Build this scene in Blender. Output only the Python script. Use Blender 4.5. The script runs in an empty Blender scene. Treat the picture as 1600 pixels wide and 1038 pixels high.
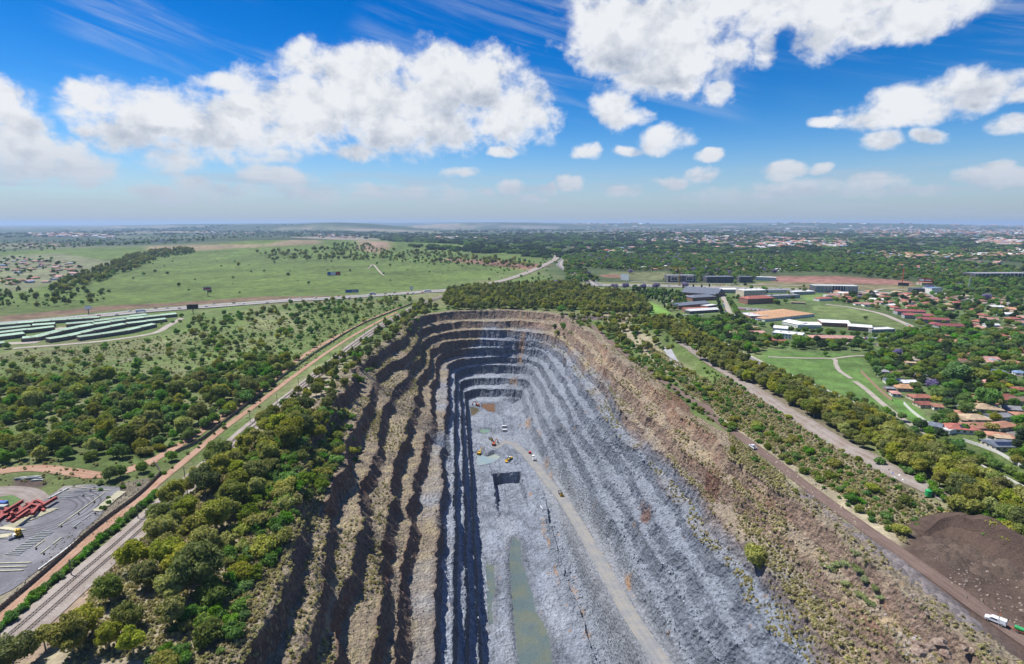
import bpy, bmesh, math, random
import numpy as np
from mathutils import Vector, Matrix
from mathutils.geometry import delaunay_2d_cdt
random.seed(7); RNG = np.random.default_rng(7)
SC = bpy.context.scene
COL = SC.collection
R = math.radians
# ------------------------------------------------------------------ camera, sky, sun, exposure
CAM_H, PITCH, FPX = 140.0, R(10.83), 889.0
cd = bpy.data.cameras.new('camera'); cam = bpy.data.objects.new('camera', cd); COL.objects.link(cam)
cam.location = (0, 0, CAM_H); cam.rotation_euler = (R(90) - PITCH, 0, 0)
cd.sensor_width = 36; cd.lens = 36 * FPX / 1600; cd.clip_start = 1; cd.clip_end = 200000
SC.camera = cam
SUN_EL, SUN_AZ = 58.0, -61.0          # azimuth from +Y, clockwise positive
W = bpy.data.worlds.new("World"); SC.world = W; W.use_nodes = True
sl = bpy.data.lights.new('sun', 'SUN'); sun = bpy.data.objects.new('sun', sl); COL.objects.link(sun)
sl.energy = 5.0; sl.angle = R(0.5); sl.color = (1.0, 0.955, 0.88)
sdir = Vector((math.sin(R(SUN_AZ)) * math.cos(R(SUN_EL)), math.cos(R(SUN_AZ)) * math.cos(R(SUN_EL)), math.sin(R(SUN_EL))))
sun.rotation_euler = sdir.to_track_quat('Z', 'Y').to_euler(); sun.location = (-400, 200, 500)
SC.view_settings.view_transform = 'Standard'; SC.view_settings.look = 'None'
SC.view_settings.exposure = 0.52; SC.view_settings.gamma = 1.0; SC.view_settings.use_curve_mapping = False
SC.render.engine = 'CYCLES'
SC.cycles.use_denoising = True
SC.cycles.max_bounces = 5; SC.cycles.diffuse_bounces = 2; SC.cycles.glossy_bounces = 2
SC.cycles.transparent_max_bounces = 6; SC.cycles.volume_bounces = 0
SC.cycles.volume_step_rate = 10.0; SC.cycles.volume_max_steps = 16

# ------------------------------------------------------------------ node helpers
class NT:
    def __init__(s, tree): s.t = tree; s.n = tree.nodes; s.l = tree.links
    def new(s, typ, **kw):
        n = s.n.new(typ)
        for k, v in kw.items(): setattr(n, k, v)
        return n
    def put(s, sock, v):
        if isinstance(v, bpy.types.NodeSocket): s.l.new(v, sock)
        elif v is not None:
            if sock.type == 'RGBA' and hasattr(v, '__len__') and len(v) == 3: v = (*v, 1)
            sock.default_value = v
    def m(s, op, a, b=None, c=None, clamp=False):
        n = s.new('ShaderNodeMath', operation=op, use_clamp=clamp)
        s.put(n.inputs[0], a)
        if b is not None: s.put(n.inputs[1], b)
        if c is not None: s.put(n.inputs[2], c)
        return n.outputs[0]
    def vm(s, op, a, b=None, out=0):
        n = s.new('ShaderNodeVectorMath', operation=op); s.put(n.inputs[0], a)
        if b is not None:
            if op == 'SCALE': s.put(n.inputs['Scale'], b)
            else: s.put(n.inputs[1], b)
        return n.outputs[out]
    def noise(s, vec, scale, detail=4, rough=0.55, dist=0.0, lac=2.0, out='Fac'):
        n = s.new('ShaderNodeTexNoise'); s.put(n.inputs['Vector'], vec)
        n.inputs['Scale'].default_value = scale; n.inputs['Detail'].default_value = detail
        n.inputs['Roughness'].default_value = rough; n.inputs['Distortion'].default_value = dist
        n.inputs['Lacunarity'].default_value = lac
        return n.outputs[out]
    def vor(s, vec, scale, feature='F1', out='Distance', rand=1.0):
        n = s.new('ShaderNodeTexVoronoi', feature=feature); s.put(n.inputs['Vector'], vec)
        n.inputs['Scale'].default_value = scale; n.inputs['Randomness'].default_value = rand
        return n.outputs[out]
    def ss(s, x, a, b):
        n = s.new('ShaderNodeMapRange', interpolation_type='SMOOTHSTEP')
        s.put(n.inputs['Value'], x); s.put(n.inputs['From Min'], a); s.put(n.inputs['From Max'], b)
        return n.outputs['Result']
    def lin(s, x, a, b, c=0.0, d=1.0):
        n = s.new('ShaderNodeMapRange'); s.put(n.inputs['Value'], x)
        for i, v in zip(('From Min', 'From Max', 'To Min', 'To Max'), (a, b, c, d)): s.put(n.inputs[i], v)
        return n.outputs['Result']
    def mix(s, f, a, b, blend='MIX'):
        n = s.new('ShaderNodeMix', data_type='RGBA', blend_type=blend)
        s.put(n.inputs[0], f); s.put(n.inputs[6], a); s.put(n.inputs[7], b)
        return n.outputs[2]
    def xyz(s, v):
        n = s.new('ShaderNodeSeparateXYZ'); s.put(n.inputs[0], v); return n.outputs
    def comb(s, x, y, z):
        n = s.new('ShaderNodeCombineXYZ')
        s.put(n.inputs[0], x); s.put(n.inputs[1], y); s.put(n.inputs[2], z); return n.outputs[0]
    def attr(s, name, out='Color'):
        n = s.new('ShaderNodeAttribute'); n.attribute_name = name; return n.outputs[out]

MATS = {}
def mat(name, color=(.5, .5, .5), rough=0.9, fn=None, metal=0.0, spec=0.3):
    if name in MATS: return MATS[name]
    m = bpy.data.materials.new(name); m.use_nodes = True; N = NT(m.node_tree)
    b = m.node_tree.nodes['Principled BSDF']
    b.inputs['Base Color'].default_value = (*color, 1); b.inputs['Roughness'].default_value = rough
    b.inputs['Metallic'].default_value = metal; b.inputs['Specular IOR Level'].default_value = spec
    if fn: fn(N, b)
    else:   # light wear so nothing is perfectly flat
        c = N.new('ShaderNodeTexCoord').outputs['Object']
        f = N.noise(c, 0.9, 5, 0.6); g = N.lin(f, 0.3, 0.7, 0.8, 1.15)
        N.put(b.inputs['Base Color'], N.vm('SCALE', N.comb(*color), g))
    MATS[name] = m; return m
def geo_pos(N): return N.new('ShaderNodeNewGeometry').outputs['Position']
def bump(N, b, h, dist, strength=1.0):
    n = N.new('ShaderNodeBump'); N.put(n.inputs['Height'], h)
    n.inputs['Distance'].default_value = dist; n.inputs['Strength'].default_value = strength
    N.put(b.inputs['Normal'], n.outputs[0])

# ------------------------------------------------------------------ the sky (world)
def px_dir(px, py):
    x = (px - 800) / FPX; yc = -(py - 519) / FPX
    cp, sp = math.cos(PITCH), math.sin(PITCH)
    d = Vector((x, cp + yc * sp, -sp + yc * cp)); return d.normalized()
def px_ae(px, py):
    d = px_dir(px, py); return math.atan2(d.x, d.y), math.asin(d.z)
def build_world():
    N = NT(W.node_tree); N.n.clear()
    out = N.new('ShaderNodeOutputWorld'); bg = N.new('ShaderNodeBackground')
    sky = N.new('ShaderNodeTexSky', sky_type='NISHITA')
    sky.sun_disc = False; sky.sun_elevation = R(SUN_EL); sky.sun_rotation = R(SUN_AZ)
    sky.altitude = 1500; sky.air_density = 1.0; sky.dust_density = 0.6; sky.ozone_density = 2.0
    gen = N.new('ShaderNodeTexCoord').outputs['Generated']
    X = N.xyz(gen)
    az = N.m('ARCTAN2', X[0], X[1]); el = N.m('ARCSINE', X[2])
    # clear sky: richer blue high up, pale toward the horizon
    hs = N.new('ShaderNodeHueSaturation'); hs.inputs['Saturation'].default_value = 1.55; hs.inputs['Hue'].default_value = 0.508
    N.put(hs.inputs['Color'], sky.outputs[0])
    base = hs.outputs[0]
    base = N.mix(N.ss(el, 0.02, 0.38), N.mix(1.0, base, (1.0, 1.0, 1.0), 'MULTIPLY'), N.mix(1.0, base, (0.36, 0.80, 0.90), 'MULTIPLY'))
    haze = N.m('POWER', N.m('SUBTRACT', 1.0, N.ss(el, -0.02, 0.20)), 2.0)
    base = N.mix(N.m('MULTIPLY', haze, 0.9), base, (2.35, 3.02, 4.15))
    # cloud coordinates
    P = N.comb(az, N.m('MULTIPLY', el, 1.25), 0.0)
    wn = N.noise(P, 9.0, 6, 0.6, out='Color')
    wv = N.vm('SCALE', N.vm('SUBTRACT', wn, (0.5, 0.5, 0.5)), 0.05)
    Q = N.vm('ADD', P, wv)
    blobs = [  # px, py, rx, ry, weight
        (250, 175, 120, 42, 1.00), (195, 205, 55, 34, 1.00), (350, 195, 110, 48, 1.00), (470, 175, 110, 60, 1.05), (560, 145, 110, 62, 1.10),
        (480, 105, 42, 30, 1.00), (585, 95, 50, 34, 1.00), (640, 190, 110, 52, 1.05), (720, 130, 100, 58, 1.10), (795, 175, 68, 50, 1.00), (350, 130, 42, 14, 0.80),
        (420, 235, 60, 20, 0.70), (275, 240, 60, 26, 0.80), (430, 272, 50, 16, 1.02), (555, 243, 32, 15, 1.02), (785, 238, 22, 11, 1.02),
        (120, 138, 26, 12, 0.70), (10, 190, 60, 34, 1.00), (40, 235, 85, 34, 1.00), (80, 262, 105, 26, 0.95), (10, 150, 40, 28, 0.90), (135, 203, 26, 12, 0.75),
        (1010, 50, 130, 66, 1.15), (1050, 100, 110, 46, 1.10), (960, 30, 80, 50, 1.00), (1120, 150, 26, 18, 0.70), (960, 165, 30, 34, 0.85), (985, 178, 34, 14, 0.70),
        (1300, 10, 210, 30, 1.10), (1290, 50, 60, 36, 1.00), (1400, 35, 110, 34, 1.00), (1197, 70, 16, 34, 0.62), (1130, 0, 160, 26, 1.00), (1480, 5, 90, 24, 0.90),
        (1420, 165, 95, 32, 1.05), (1510, 140, 80, 34, 1.05), (1370, 180, 60, 18, 0.90), (1590, 145, 30, 14, 0.80), (1585, 190, 40, 16, 0.90), (1295, 186, 22, 9, 0.70),
        (1378, 220, 36, 16, 1.05), (1450, 215, 26, 12, 0.96), (1230, 268, 34, 14, 1.05), (1283, 268, 16, 9, 0.90), (1550, 272, 50, 20, 1.02), (1590, 275, 40, 16, 1.02), (1040, 218, 36, 22, 1.05),
        (980, 236, 22, 9, 0.90), (915, 238, 22, 14, 1.02), (1108, 245, 20, 10, 1.02), (1100, 275, 26, 9, 0.70), (1050, 284, 30, 7, 0.77), (890, 286, 24, 10, 0.90), (975, 300, 26, 10, 0.77),
        (795, 291, 22, 11, 0.96), (855, 294, 16, 8, 0.90), (720, 272, 24, 8, 0.90), (755, 300, 16, 7, 0.77), (830, 310, 24, 7, 0.77), (1375, 286, 40, 14, 0.77), (1395, 300, 60, 10, 0.60),
        (330, 292, 60, 14, 0.62), (240, 298, 40, 12, 0.77), (480, 300, 70, 12, 0.58), (600, 300, 90, 12, 0.55), (680, 305, 60, 10, 0.55), (1200, 300, 120, 12, 0.50), (1560, 255, 30, 12, 0.90), (300, 305, 90, 12, 0.50),
    ]
    big = None
    def blob_field(coord):
        f = None
        for (px, py, rx, ry, w) in blobs:
            a, e = px_ae(px, py); e *= 1.25
            a2, e2 = px_ae(px + rx, py); b2, f2 = px_ae(px, py + ry)
            ra = abs(a2 - a) * 1.22; re = abs(f2 * 1.25 - e) * 1.22
            d = N.vm('MULTIPLY', N.vm('SUBTRACT', coord, (a, e, 0)), (1 / ra, 1 / re, 0))
            L = N.vm('DOT_PRODUCT', d, d, out=1)
            g = N.m('MULTIPLY_ADD', L, -w, w)
            f = g if f is None else N.m('SMOOTH_MAX', f, g, 0.15)
        return N.m('MAXIMUM', f, -1.2)
    fld = blob_field(Q)
    # generic clouds only outside the picture's field (behind the viewer)
    back = N.m('MULTIPLY_ADD', N.ss(N.noise(N.vm('MULTIPLY', P, (1, 1.6, 1)), 3.0, 3, 0.5), 0.5, 0.72), 2.0, -1.2)
    outside = N.ss(N.m('ABSOLUTE', az), 0.80, 1.0)
    outside = N.m('MAXIMUM', outside, N.ss(el, 0.42, 0.55))
    fup = blob_field(N.vm('ADD', Q, (-0.015, 0.045, 0)))
    under = N.ss(N.m('SUBTRACT', fup, fld), -0.20, 0.30)
    fld = N.m('MULTIPLY_ADD', N.m('SUBTRACT', back, fld), outside, fld)
    n1 = N.noise(P, 20.0, 12, 0.60, 0.2)
    n2 = N.noise(N.vm('ADD', P, (-0.006, 0.014, 0)), 22.0, 12, 0.62, 0.2)
    d0 = N.m('ADD', N.m('MULTIPLY', fld, 0.62), N.m('MULTIPLY', N.m('SUBTRACT', n1, 0.5), 1.75))
    a = N.ss(d0, -0.12, 0.50)
    # light: bright toward the sun side (upper left), greyer in thick lower parts
    lowf = N.noise(P, 9.0, 6, 0.55)
    thick = N.ss(d0, 0.22, 0.80)
    shade = N.m('ADD', N.m('MULTIPLY', N.m('SUBTRACT', n1, n2), 1.5), 0.0)
    lowg = N.noise(N.vm('ADD', P, (-0.012, 0.035, 0)), 9.0, 6, 0.55)
    bulge = N.m('MULTIPLY', N.m('SUBTRACT', lowf, lowg), 2.6)
    grey = N.m('MULTIPLY', thick, N.m('ADD', N.m('MULTIPLY', N.ss(lowf, 0.42, 0.66), 0.35), N.m('MULTIPLY', under, 0.85)))
    grey = N.m('SUBTRACT', N.m('SUBTRACT', N.m('MULTIPLY', grey, 0.9), shade), bulge, clamp=True)
    cc = N.mix(grey, (6.6, 6.75, 7.05), (2.9, 3.4, 4.3))
    cc = N.mix(N.m('MULTIPLY', N.m('SUBTRACT', 1.0, N.ss(el, 0.01, 0.15)), 0.8), cc, (3.1, 3.8, 4.8))
    col = N.mix(a, base, cc)
    # thin cirrus streaks high up
    S = N.comb(N.m('ADD', N.m('MULTIPLY', az, 4.0), N.m('MULTIPLY', el, 7.0)), N.m('MULTIPLY', N.m('SUBTRACT', el, N.m('MULTIPLY', az, -0.25)), 26.0), 3.0)
    ci = N.noise(S, 1.2, 7, 0.62, 0.6)
    cm = N.ss(N.noise(P, 3.5, 2, 0.5), 0.36, 0.60)
    ca = N.m('MULTIPLY', N.m('MULTIPLY', N.ss(ci, 0.44, 0.80), cm), N.ss(el, 0.12, 0.24))
    col = N.mix(N.m('MULTIPLY', N.m('MULTIPLY', ca, 0.55), N.m('SUBTRACT', 1.0, a)), col, (5.4, 5.8, 6.3))
    # low band of thin cloud near the horizon
    B = N.comb(N.m('MULTIPLY', az, 5.0), N.m('MULTIPLY', el, 45.0), 9.0)
    lb = N.m('MULTIPLY', N.ss(N.noise(B, 1.6, 7, 0.6), 0.42, 0.72), N.m('MULTIPLY', N.ss(el, 0.005, 0.03), N.m('SUBTRACT', 1.0, N.ss(el, 0.06, 0.10))))
    col = N.mix(N.m('MULTIPLY', lb, 0.55), col, (3.6, 4.2, 5.1))
    N.put(bg.inputs['Color'], col); bg.inputs['Strength'].default_value = 0.09
    N.l.new(bg.outputs[0], out.inputs[0])
    W.cycles.sampling_method = 'MANUAL'; W.cycles.sample_map_resolution = 512
build_world()

# ------------------------------------------------------------------ numpy noise
def _hash(ix, iy, iz, seed):
    h = (ix.astype(np.int64) * 374761393 + iy.astype(np.int64) * 668265263 + iz.astype(np.int64) * 2147483647 + seed * 974634777) & 0xffffffff
    h = ((h ^ (h >> 13)) * 1274126177) & 0xffffffff
    h = (h ^ (h >> 16)) & 0xffffffff
    return h.astype(np.float64) / 4294967295.0
def vnoise(x, y, z=None, seed=0):
    x = np.asarray(x, float); y = np.asarray(y, float) + 0 * x
    ix = np.floor(x); iy = np.floor(y); fx = x - ix; fy = y - iy
    fx = fx * fx * (3 - 2 * fx); fy = fy * fy * (3 - 2 * fy)
    def layer(iz):
        a = _hash(ix, iy, iz, seed); b = _hash(ix + 1, iy, iz, seed); c = _hash(ix, iy + 1, iz, seed); d = _hash(ix + 1, iy + 1, iz, seed)
        return (a * (1 - fx) + b * fx) * (1 - fy) + (c * (1 - fx) + d * fx) * fy
    if z is None: return layer(np.zeros_like(ix)) * 2 - 1
    z = np.asarray(z, float) + 0 * x; iz = np.floor(z); fz = z - iz; fz = fz * fz * (3 - 2 * fz)
    return (layer(iz) * (1 - fz) + layer(iz + 1) * fz) * 2 - 1
def fbm(x, y, z=None, oct=4, seed=0, gain=0.5):
    s = 0; a = 1; t = 0
    for o in range(oct):
        k = 2.03 ** o
        s = s + a * vnoise(np.asarray(x) * k, np.asarray(y) * k, None if z is None else np.asarray(z) * k, seed + o * 17); t += a; a *= gain
    return s / t
def sstep(x, a, b):
    t = np.clip((np.asarray(x, float) - a) / (b - a), 0, 1); return t * t * (3 - 2 * t)

# ------------------------------------------------------------------ quarry axes and terrain height
AX = R(-5.65); CA, SA = math.cos(AX), math.sin(AX)
def uv2xy(u, v): return u * CA + v * SA, -u * SA + v * CA
def xy2uv(x, y): return x * CA - y * SA, x * SA + y * CA
HILLS = [(-1080, 3150, 46, 1000, 600), (-1950, 4300, 40, 600, 420), (-3300, 11000, 150, 1500, 900), (-5300, 12500, 120, 1700, 700), (-900, 15000, 120, 2600, 900),
         (3500, 16000, 110, 5200, 1500), (9000, 15000, 120, 4000, 1500), (-9000, 17000, 110, 3500, 1300), (1800, 6500, 25, 2200, 700), (-4200, 5200, -15, 1500, 1500),
         (12500, 26000, 150, 9000, 2500), (-9500, 28000, 150, 9000, 2500), (1000, 30000, 160, 8000, 2500), (600, 1900, 6, 900, 500)]
def gz(x, y):
    x = np.asarray(x, float); y = np.asarray(y, float)
    d = np.hypot(x, y); u, v = xy2uv(x, y)
    z = 1.6 * fbm(x / 170, y / 170, oct=3, seed=3) * sstep(d, 100, 400)
    z = z + fbm(x / 1500, y / 1500, oct=3, seed=5) * 14 * sstep(d, 1600, 5000)
    for (hx, hy, hh, sx, sy) in HILLS:
        z = z + hh * np.exp(-((x - hx) / sx) ** 2 - ((y - hy) / sy) ** 2)
    w = sstep(v, 820, 640)
    z = z + w * 8.0 * sstep(u, 212, 240) * sstep(u, 305, 268)
    z = z + w * 1.5 * np.clip(fbm(x / 22, y / 22, oct=3, seed=8), -.3, 1) * sstep(u, 205, 225) * sstep(u, 300, 270)
    z = z + 3.0 * sstep(u, -150, -118) * sstep(u, -75, -100) * sstep(v, 600, 450)
    z = z - 2.5 * sstep(u, -125, -150) * sstep(v, 900, 800)
    return z
def P0(px, py, z=0.0):
    d = px_dir(px, py); t = (z - CAM_H) / d.z
    return d.x * t, d.y * t
def G(px, py, dz=0.0):
    """ground point seen at a place of the photograph"""
    z = 0.0
    for i in range(14):
        x, y = P0(px, py, z)
        if y > 45000 or y < 0: break
        z = z * 0.4 + 0.6 * float(gz(x, y))
    return Vector((x, y, float(gz(x, y)) + dz))

# ------------------------------------------------------------------ object helpers
def link(o, parent=None):
    COL.objects.link(o)
    if parent is not None: o.parent = parent
    return o
def mesh_np(name, verts, faces, mats=(), smooth=False, cols=None, fmat=None, attrs=None):
    me = bpy.data.meshes.new(name)
    verts = np.asarray(verts, np.float32); faces = np.asarray(faces, np.int32)
    n = faces.shape[1]
    me.vertices.add(len(verts)); me.vertices.foreach_set('co', verts.ravel())
    me.loops.add(faces.size); me.loops.foreach_set('vertex_index', faces.ravel())
    me.polygons.add(len(faces)); me.polygons.foreach_set('loop_start', np.arange(0, faces.size, n, dtype=np.int32))
    try: me.polygons.foreach_set('loop_total', np.full(len(faces), n, np.int32))
    except Exception: pass
    for m in mats: me.materials.append(m)
    if fmat is not None: me.polygons.foreach_set('material_index', np.asarray(fmat, np.int32))
    me.polygons.foreach_set('use_smooth', np.full(len(faces), bool(smooth)))
    if cols is not None:
        ca = me.color_attributes.new('Col', 'FLOAT_COLOR', 'POINT')
        c4 = np.ones((len(verts), 4), np.float32); c4[:, :3] = cols; ca.data.foreach_set('color', c4.ravel())
    if attrs:
        for k, a in attrs.items():
            at = me.attributes.new(k, 'FLOAT', 'POINT'); at.data.foreach_set('value', np.asarray(a, np.float32))
    me.update(calc_edges=True); me.validate()
    return me
def obj(name, me, parent=None, loc=None):
    o = bpy.data.objects.new(name, me); link(o, parent)
    if loc is not None: o.location = loc
    return o
def tag(o, label=None, cat=None, group=None, kind=None):
    if label: o['label'] = label
    if cat: o['category'] = cat
    if group: o['group'] = group
    if kind: o['kind'] = kind
    return o
def empty(name, loc, rz=0.0, s=1.0):
    o = bpy.data.objects.new(name, None); link(o); o.location = loc; o.rotation_euler = (0, 0, rz); o.scale = (s, s, s)
    o.empty_display_size = 0.5; return o
def children(o): return [c for c in bpy.data.objects if c.parent == o]
KIDS = {}
def kids(o):
    if o.name not in KIDS: KIDS[o.name] = [(c, [g for g in children(c)]) for c in children(o)]
    return KIDS[o.name]
def dup(root, loc, rz=0.0, s=1.0, label=None, cat=None, group=None):
    ks = kids(root)
    r = root.copy(); link(r); r.location = loc; r.rotation_euler = (0, 0, rz)
    r.scale = (s, s, s) if not hasattr(s, '__len__') else s
    for c, gs in ks:
        cc = c.copy(); link(cc, r)
        for g in gs: gg = g.copy(); link(gg, cc)
    tag(r, label, cat, group); return r
class MB:
    """collects boxes, bars, tubes into ONE mesh"""
    def __init__(s): s.v = []; s.f = []; s.mi = []
    def add(s, vs, fs, mi=0):
        o = len(s.v); s.v += [tuple(v) for v in vs]; s.f += [tuple(i + o for i in f) for f in fs]; s.mi += [mi] * len(fs)
    def box(s, x0, x1, y0, y1, z0, z1, mi=0):
        s.add([(x0, y0, z0), (x1, y0, z0), (x1, y1, z0), (x0, y1, z0), (x0, y0, z1), (x1, y0, z1), (x1, y1, z1), (x0, y1, z1)],
              [(0, 3, 2, 1), (4, 5, 6, 7), (0, 1, 5, 4), (1, 2, 6, 5), (2, 3, 7, 6), (3, 0, 4, 7)], mi); return s
    def bar(s, a, b, w, h=None, mi=0, up=(0, 0, 1)):
        a = Vector(a); b = Vector(b); h = h or w; d = (b - a).normalized(); upv = Vector(up)
        if abs(d.dot(upv)) > .95: upv = Vector((1, 0, 0))
        sx = d.cross(upv).normalized() * (w / 2); sz = sx.cross(d).normalized() * (h / 2)
        s.add([a - sx - sz, a + sx - sz, a + sx + sz, a - sx + sz, b - sx - sz, b + sx - sz, b + sx + sz, b - sx + sz],
              [(0, 1, 2, 3), (7, 6, 5, 4), (0, 4, 5, 1), (1, 5, 6, 2), (2, 6, 7, 3), (3, 7, 4, 0)], mi); return s
    def tube(s, a, b, r0, r1=None, n=8, mi=0):
        a = Vector(a); b = Vector(b); r1 = r0 if r1 is None else r1; d = (b - a).normalized()
        e = Vector((1, 0, 0)) if abs(d.x) < .8 else Vector((0, 1, 0)); p = d.cross(e).normalized(); q = d.cross(p)
        vs = []
        for c, r in ((a, r0), (b, r1)):
            for i in range(n): t = 2 * math.pi * i / n; vs.append(c + (p * math.cos(t) + q * math.sin(t)) * r)
        fs = [(i, (i + 1) % n, n + (i + 1) % n, n + i) for i in range(n)] + [tuple(range(n))[::-1], tuple(range(n, 2 * n))]
        s.add(vs, fs, mi); return s
    def prism(s, pts, y0, y1, mi=0):      # profile in x,z extruded along y
        n = len(pts); vs = [(p[0], y0, p[1]) for p in pts] + [(p[0], y1, p[1]) for p in pts]
        fs = [tuple(range(n)), tuple(range(2 * n - 1, n - 1, -1))] + [(i, i + n, (i + 1) % n + n, (i + 1) % n) for i in range(n)]
        s.add(vs, fs, mi); return s
    def mesh(s, name, *mats, smooth=False):
        me = bpy.data.meshes.new(name); me.from_pydata(s.v, [], s.f)
        for m in mats: me.materials.append(m)
        for p, i in zip(me.polygons, s.mi): p.material_index = i; p.use_smooth = smooth
        bm = bmesh.new(); bm.from_mesh(me); bmesh.ops.recalc_face_normals(bm, faces=bm.faces); bm.to_mesh(me); bm.free()
        me.update(); return me
    def build(s, name, m, parent=None, smooth=False):
        ms = m if isinstance(m, (list, tuple)) else [m]
        return obj(name, s.mesh(name, *ms, smooth=smooth), parent)
# ------------------------------------------------------------------ the quarry pit
NB = 9; BH = 12.2
UL = np.array([-68, -57, -49, -39, -29, -14, -5, 1.8, 8.6, 15.0])
UR = np.array([166, 156, 147, 138, 129, 120, 111, 102, 92, 76.0])
VN = np.array([905, 890, 874, 864, 857, 848, 840, 818, 799, 778.0])
RC = np.array([95, 88, 80, 70, 62, 52, 42, 30, 22, 14.0])
VS = -90.0
def contour(k):
    """closed U of bench k sampled with the same parameter for all k -> pts (n,2) in u,v, inward normals, tag side"""
    ul, ur, vn, rc = UL[k], UR[k], VN[k], RC[k]
    rcs = min(rc, 0.48 * (ur - ul)); vs = VS + k * 9
    def seg(n, p): t = (np.arange(n) / n) ** p; return t
    L = []
    t = np.concatenate([np.linspace(0, .25, 70, endpoint=False), np.linspace(.25, 1, 720, endpoint=False)])
    L.append(np.stack([np.full_like(t, ul), vs + (vn - rcs - vs) * t], 1)); s1 = np.full(len(t), 0)
    a = np.linspace(0, math.pi / 2, 90, endpoint=False)
    L.append(np.stack([ul + rcs - rcs * np.cos(a), vn - rcs + rcs * np.sin(a)], 1))
    t2 = np.linspace(0, 1, 90, endpoint=False)
    L.append(np.stack([ul + rcs + (ur - ul - 2 * rcs) * t2, np.full_like(t2, vn)], 1))
    L.append(np.stack([ur - rcs + rcs * np.sin(a), vn - rcs + rcs * np.cos(a)], 1))
    L.append(np.stack([np.full_like(t, ur), vs + (vn - rcs - vs) * (1 - t)], 1))
    t3 = np.linspace(0, 1, 30, endpoint=False)
    L.append(np.stack([ur + (ul - ur) * t3, np.full_like(t3, vs)], 1))
    sh_k = (27, 21, 14, 7, 2, 0, 0, 0, 0, 0)[k]; L0 = L[0]; L0[:, 0] -= sh_k * sstep(L0[:, 1], 190, 340) * sstep(L0[:, 1], 740, 560)
    side = np.concatenate([np.full(len(x), i) for i, x in enumerate(L)])
    return np.concatenate(L), side
CT = [contour(k) for k in range(NB + 1)]
SIDE = CT[0][1]; NQ = len(SIDE)
CP = np.stack([c[0] for c in CT], 0)                      # (10, NQ, 2)
inw = CP[9] - CP[0]; inw /= np.linalg.norm(inw, axis=1)[:, None]
# distance-like coordinate along the wall
arc = np.concatenate([[0], np.cumsum(np.linalg.norm(np.diff(CP[4], axis=0), axis=1))])
wl = np.where(SIDE == 0, 1.0, np.where(SIDE == 1, 1 - 0.5 * np.linspace(0, 1, NQ) * 0, 0.0))   # left weight
is_left = ((SIDE == 0) | (SIDE == 1)).astype(float); is_right = ((SIDE == 4) | (SIDE == 3)).astype(float)
def smooth_periodic(a, n):
    k = np.ones(n) / n; return np.convolve(np.concatenate([a[-n:], a, a[:n]]), k, 'same')[n:-n]
is_left = smooth_periodic(is_left, 60); is_right = smooth_periodic(is_right, 60)
is_north = 1 - is_left - is_right
vv = CP[4][:, 1]
def crest_off(k, toe):
    up = max(0.0, 1 - k / 6.5)
    a_left = (2.6 + 3.2 * up) if k < 6 else 1.2
    a_right = 2.4 + 2.4 * up; a_n = 1.5 + 2.0 * up
    A = is_left * a_left + is_right * a_right + is_north * a_n
    s = 11.3 * k + (3.1 if toe else 0)
    n = fbm(arc / 46 + s, np.full(NQ, s), oct=3, seed=21) * 1.5 + fbm(arc / 11 + s * 2, np.full(NQ, s), oct=3, seed=22, gain=.6) * 0.75
    # shared drift so that neighbouring benches swing together
    n = n + 0.9 * fbm(arc / 85 + k * 0.45, np.full(NQ, 2.0), oct=2, seed=23)
    return A * n * (0.75 if k == 0 else 1.0)
crest = []; toe = []
for k in range(NB + 1):
    crest.append(CP[k] + inw * crest_off(k, False)[:, None])
for k in range(NB):
    wdt = np.sum((CP[k + 1] - CP[k]) * inw, axis=1)
    frac = is_left * 0.33 + is_right * 0.48 + is_north * 0.38
    if k >= 5: frac = np.where(is_left > .5, 0.42, frac)
    raw = np.clip(wdt * frac, 2.4, 6.5) + crest_off(k, True) * 0.45
    lim = np.sum((crest[k + 1] - crest[k]) * inw, axis=1)
    raw = np.minimum(raw, np.maximum(lim - 1.6, 1.0)); raw = np.maximum(raw, 1.8)
    toe.append(crest[k] + inw * raw[:, None])
for k in range(1, NB + 1):          # a crest never sits behind the toe above it
    gap = np.sum((crest[k] - toe[k - 1]) * inw, axis=1)
    crest[k] = crest[k] + inw * np.maximum(0, 1.4 - gap)[:, None]
rows = []; rz = []; kindr = []; bk = []        # kind: 0 apron, 1 face, 2 ledge
for d in (26, 18, 12, 7, 3.5, 1.2):
    rows.append(crest[0] - inw * (d * (1 - .42 * is_right - .30 * is_left))[:, None]); rz.append(('g', d)); kindr.append(0); bk.append(0)
NF, NL = 6, 5
hvar = [0.0 * arc] + [2.4 * fbm(arc / 60 + 9 * k, np.full(NQ, 3.3 * k), oct=2, seed=31) for k in range(1, NB)] + [0.0 * arc]
for k in range(NB):
    z0 = -BH * k + hvar[k]; z1 = -BH * (k + 1) + hvar[k + 1]
    for i in range(NF):
        t = i / NF; tt = t ** 1.25
        rows.append(crest[k] + (toe[k] - crest[k]) * tt); rz.append(('z', z0 + (z1 + 1.2 - z0) * t)); kindr.append(1 if i else 1.5); bk.append(k)
    for i in range(NL):
        t = i / NL
        rows.append(toe[k] + (crest[k + 1] - toe[k]) * t); rz.append(('z', z1 + 1.2 * (1 - t) ** 2)); kindr.append(2); bk.append(k + 1)
rows.append(crest[9]); rz.append(('z', -BH * 9 + 0 * arc)); kindr.append(2); bk.append(9)
rows.append(crest[9] + inw * 3); rz.append(('z', -BH * 9 - 1.0 + 0 * arc)); kindr.append(2); bk.append(9)
U = np.stack([r[:, 0] for r in rows]); V = np.stack([r[:, 1] for r in rows])
X, Y = uv2xy(U, V)
GZ = gz(X, Y)
Z = np.zeros_like(X)
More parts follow.
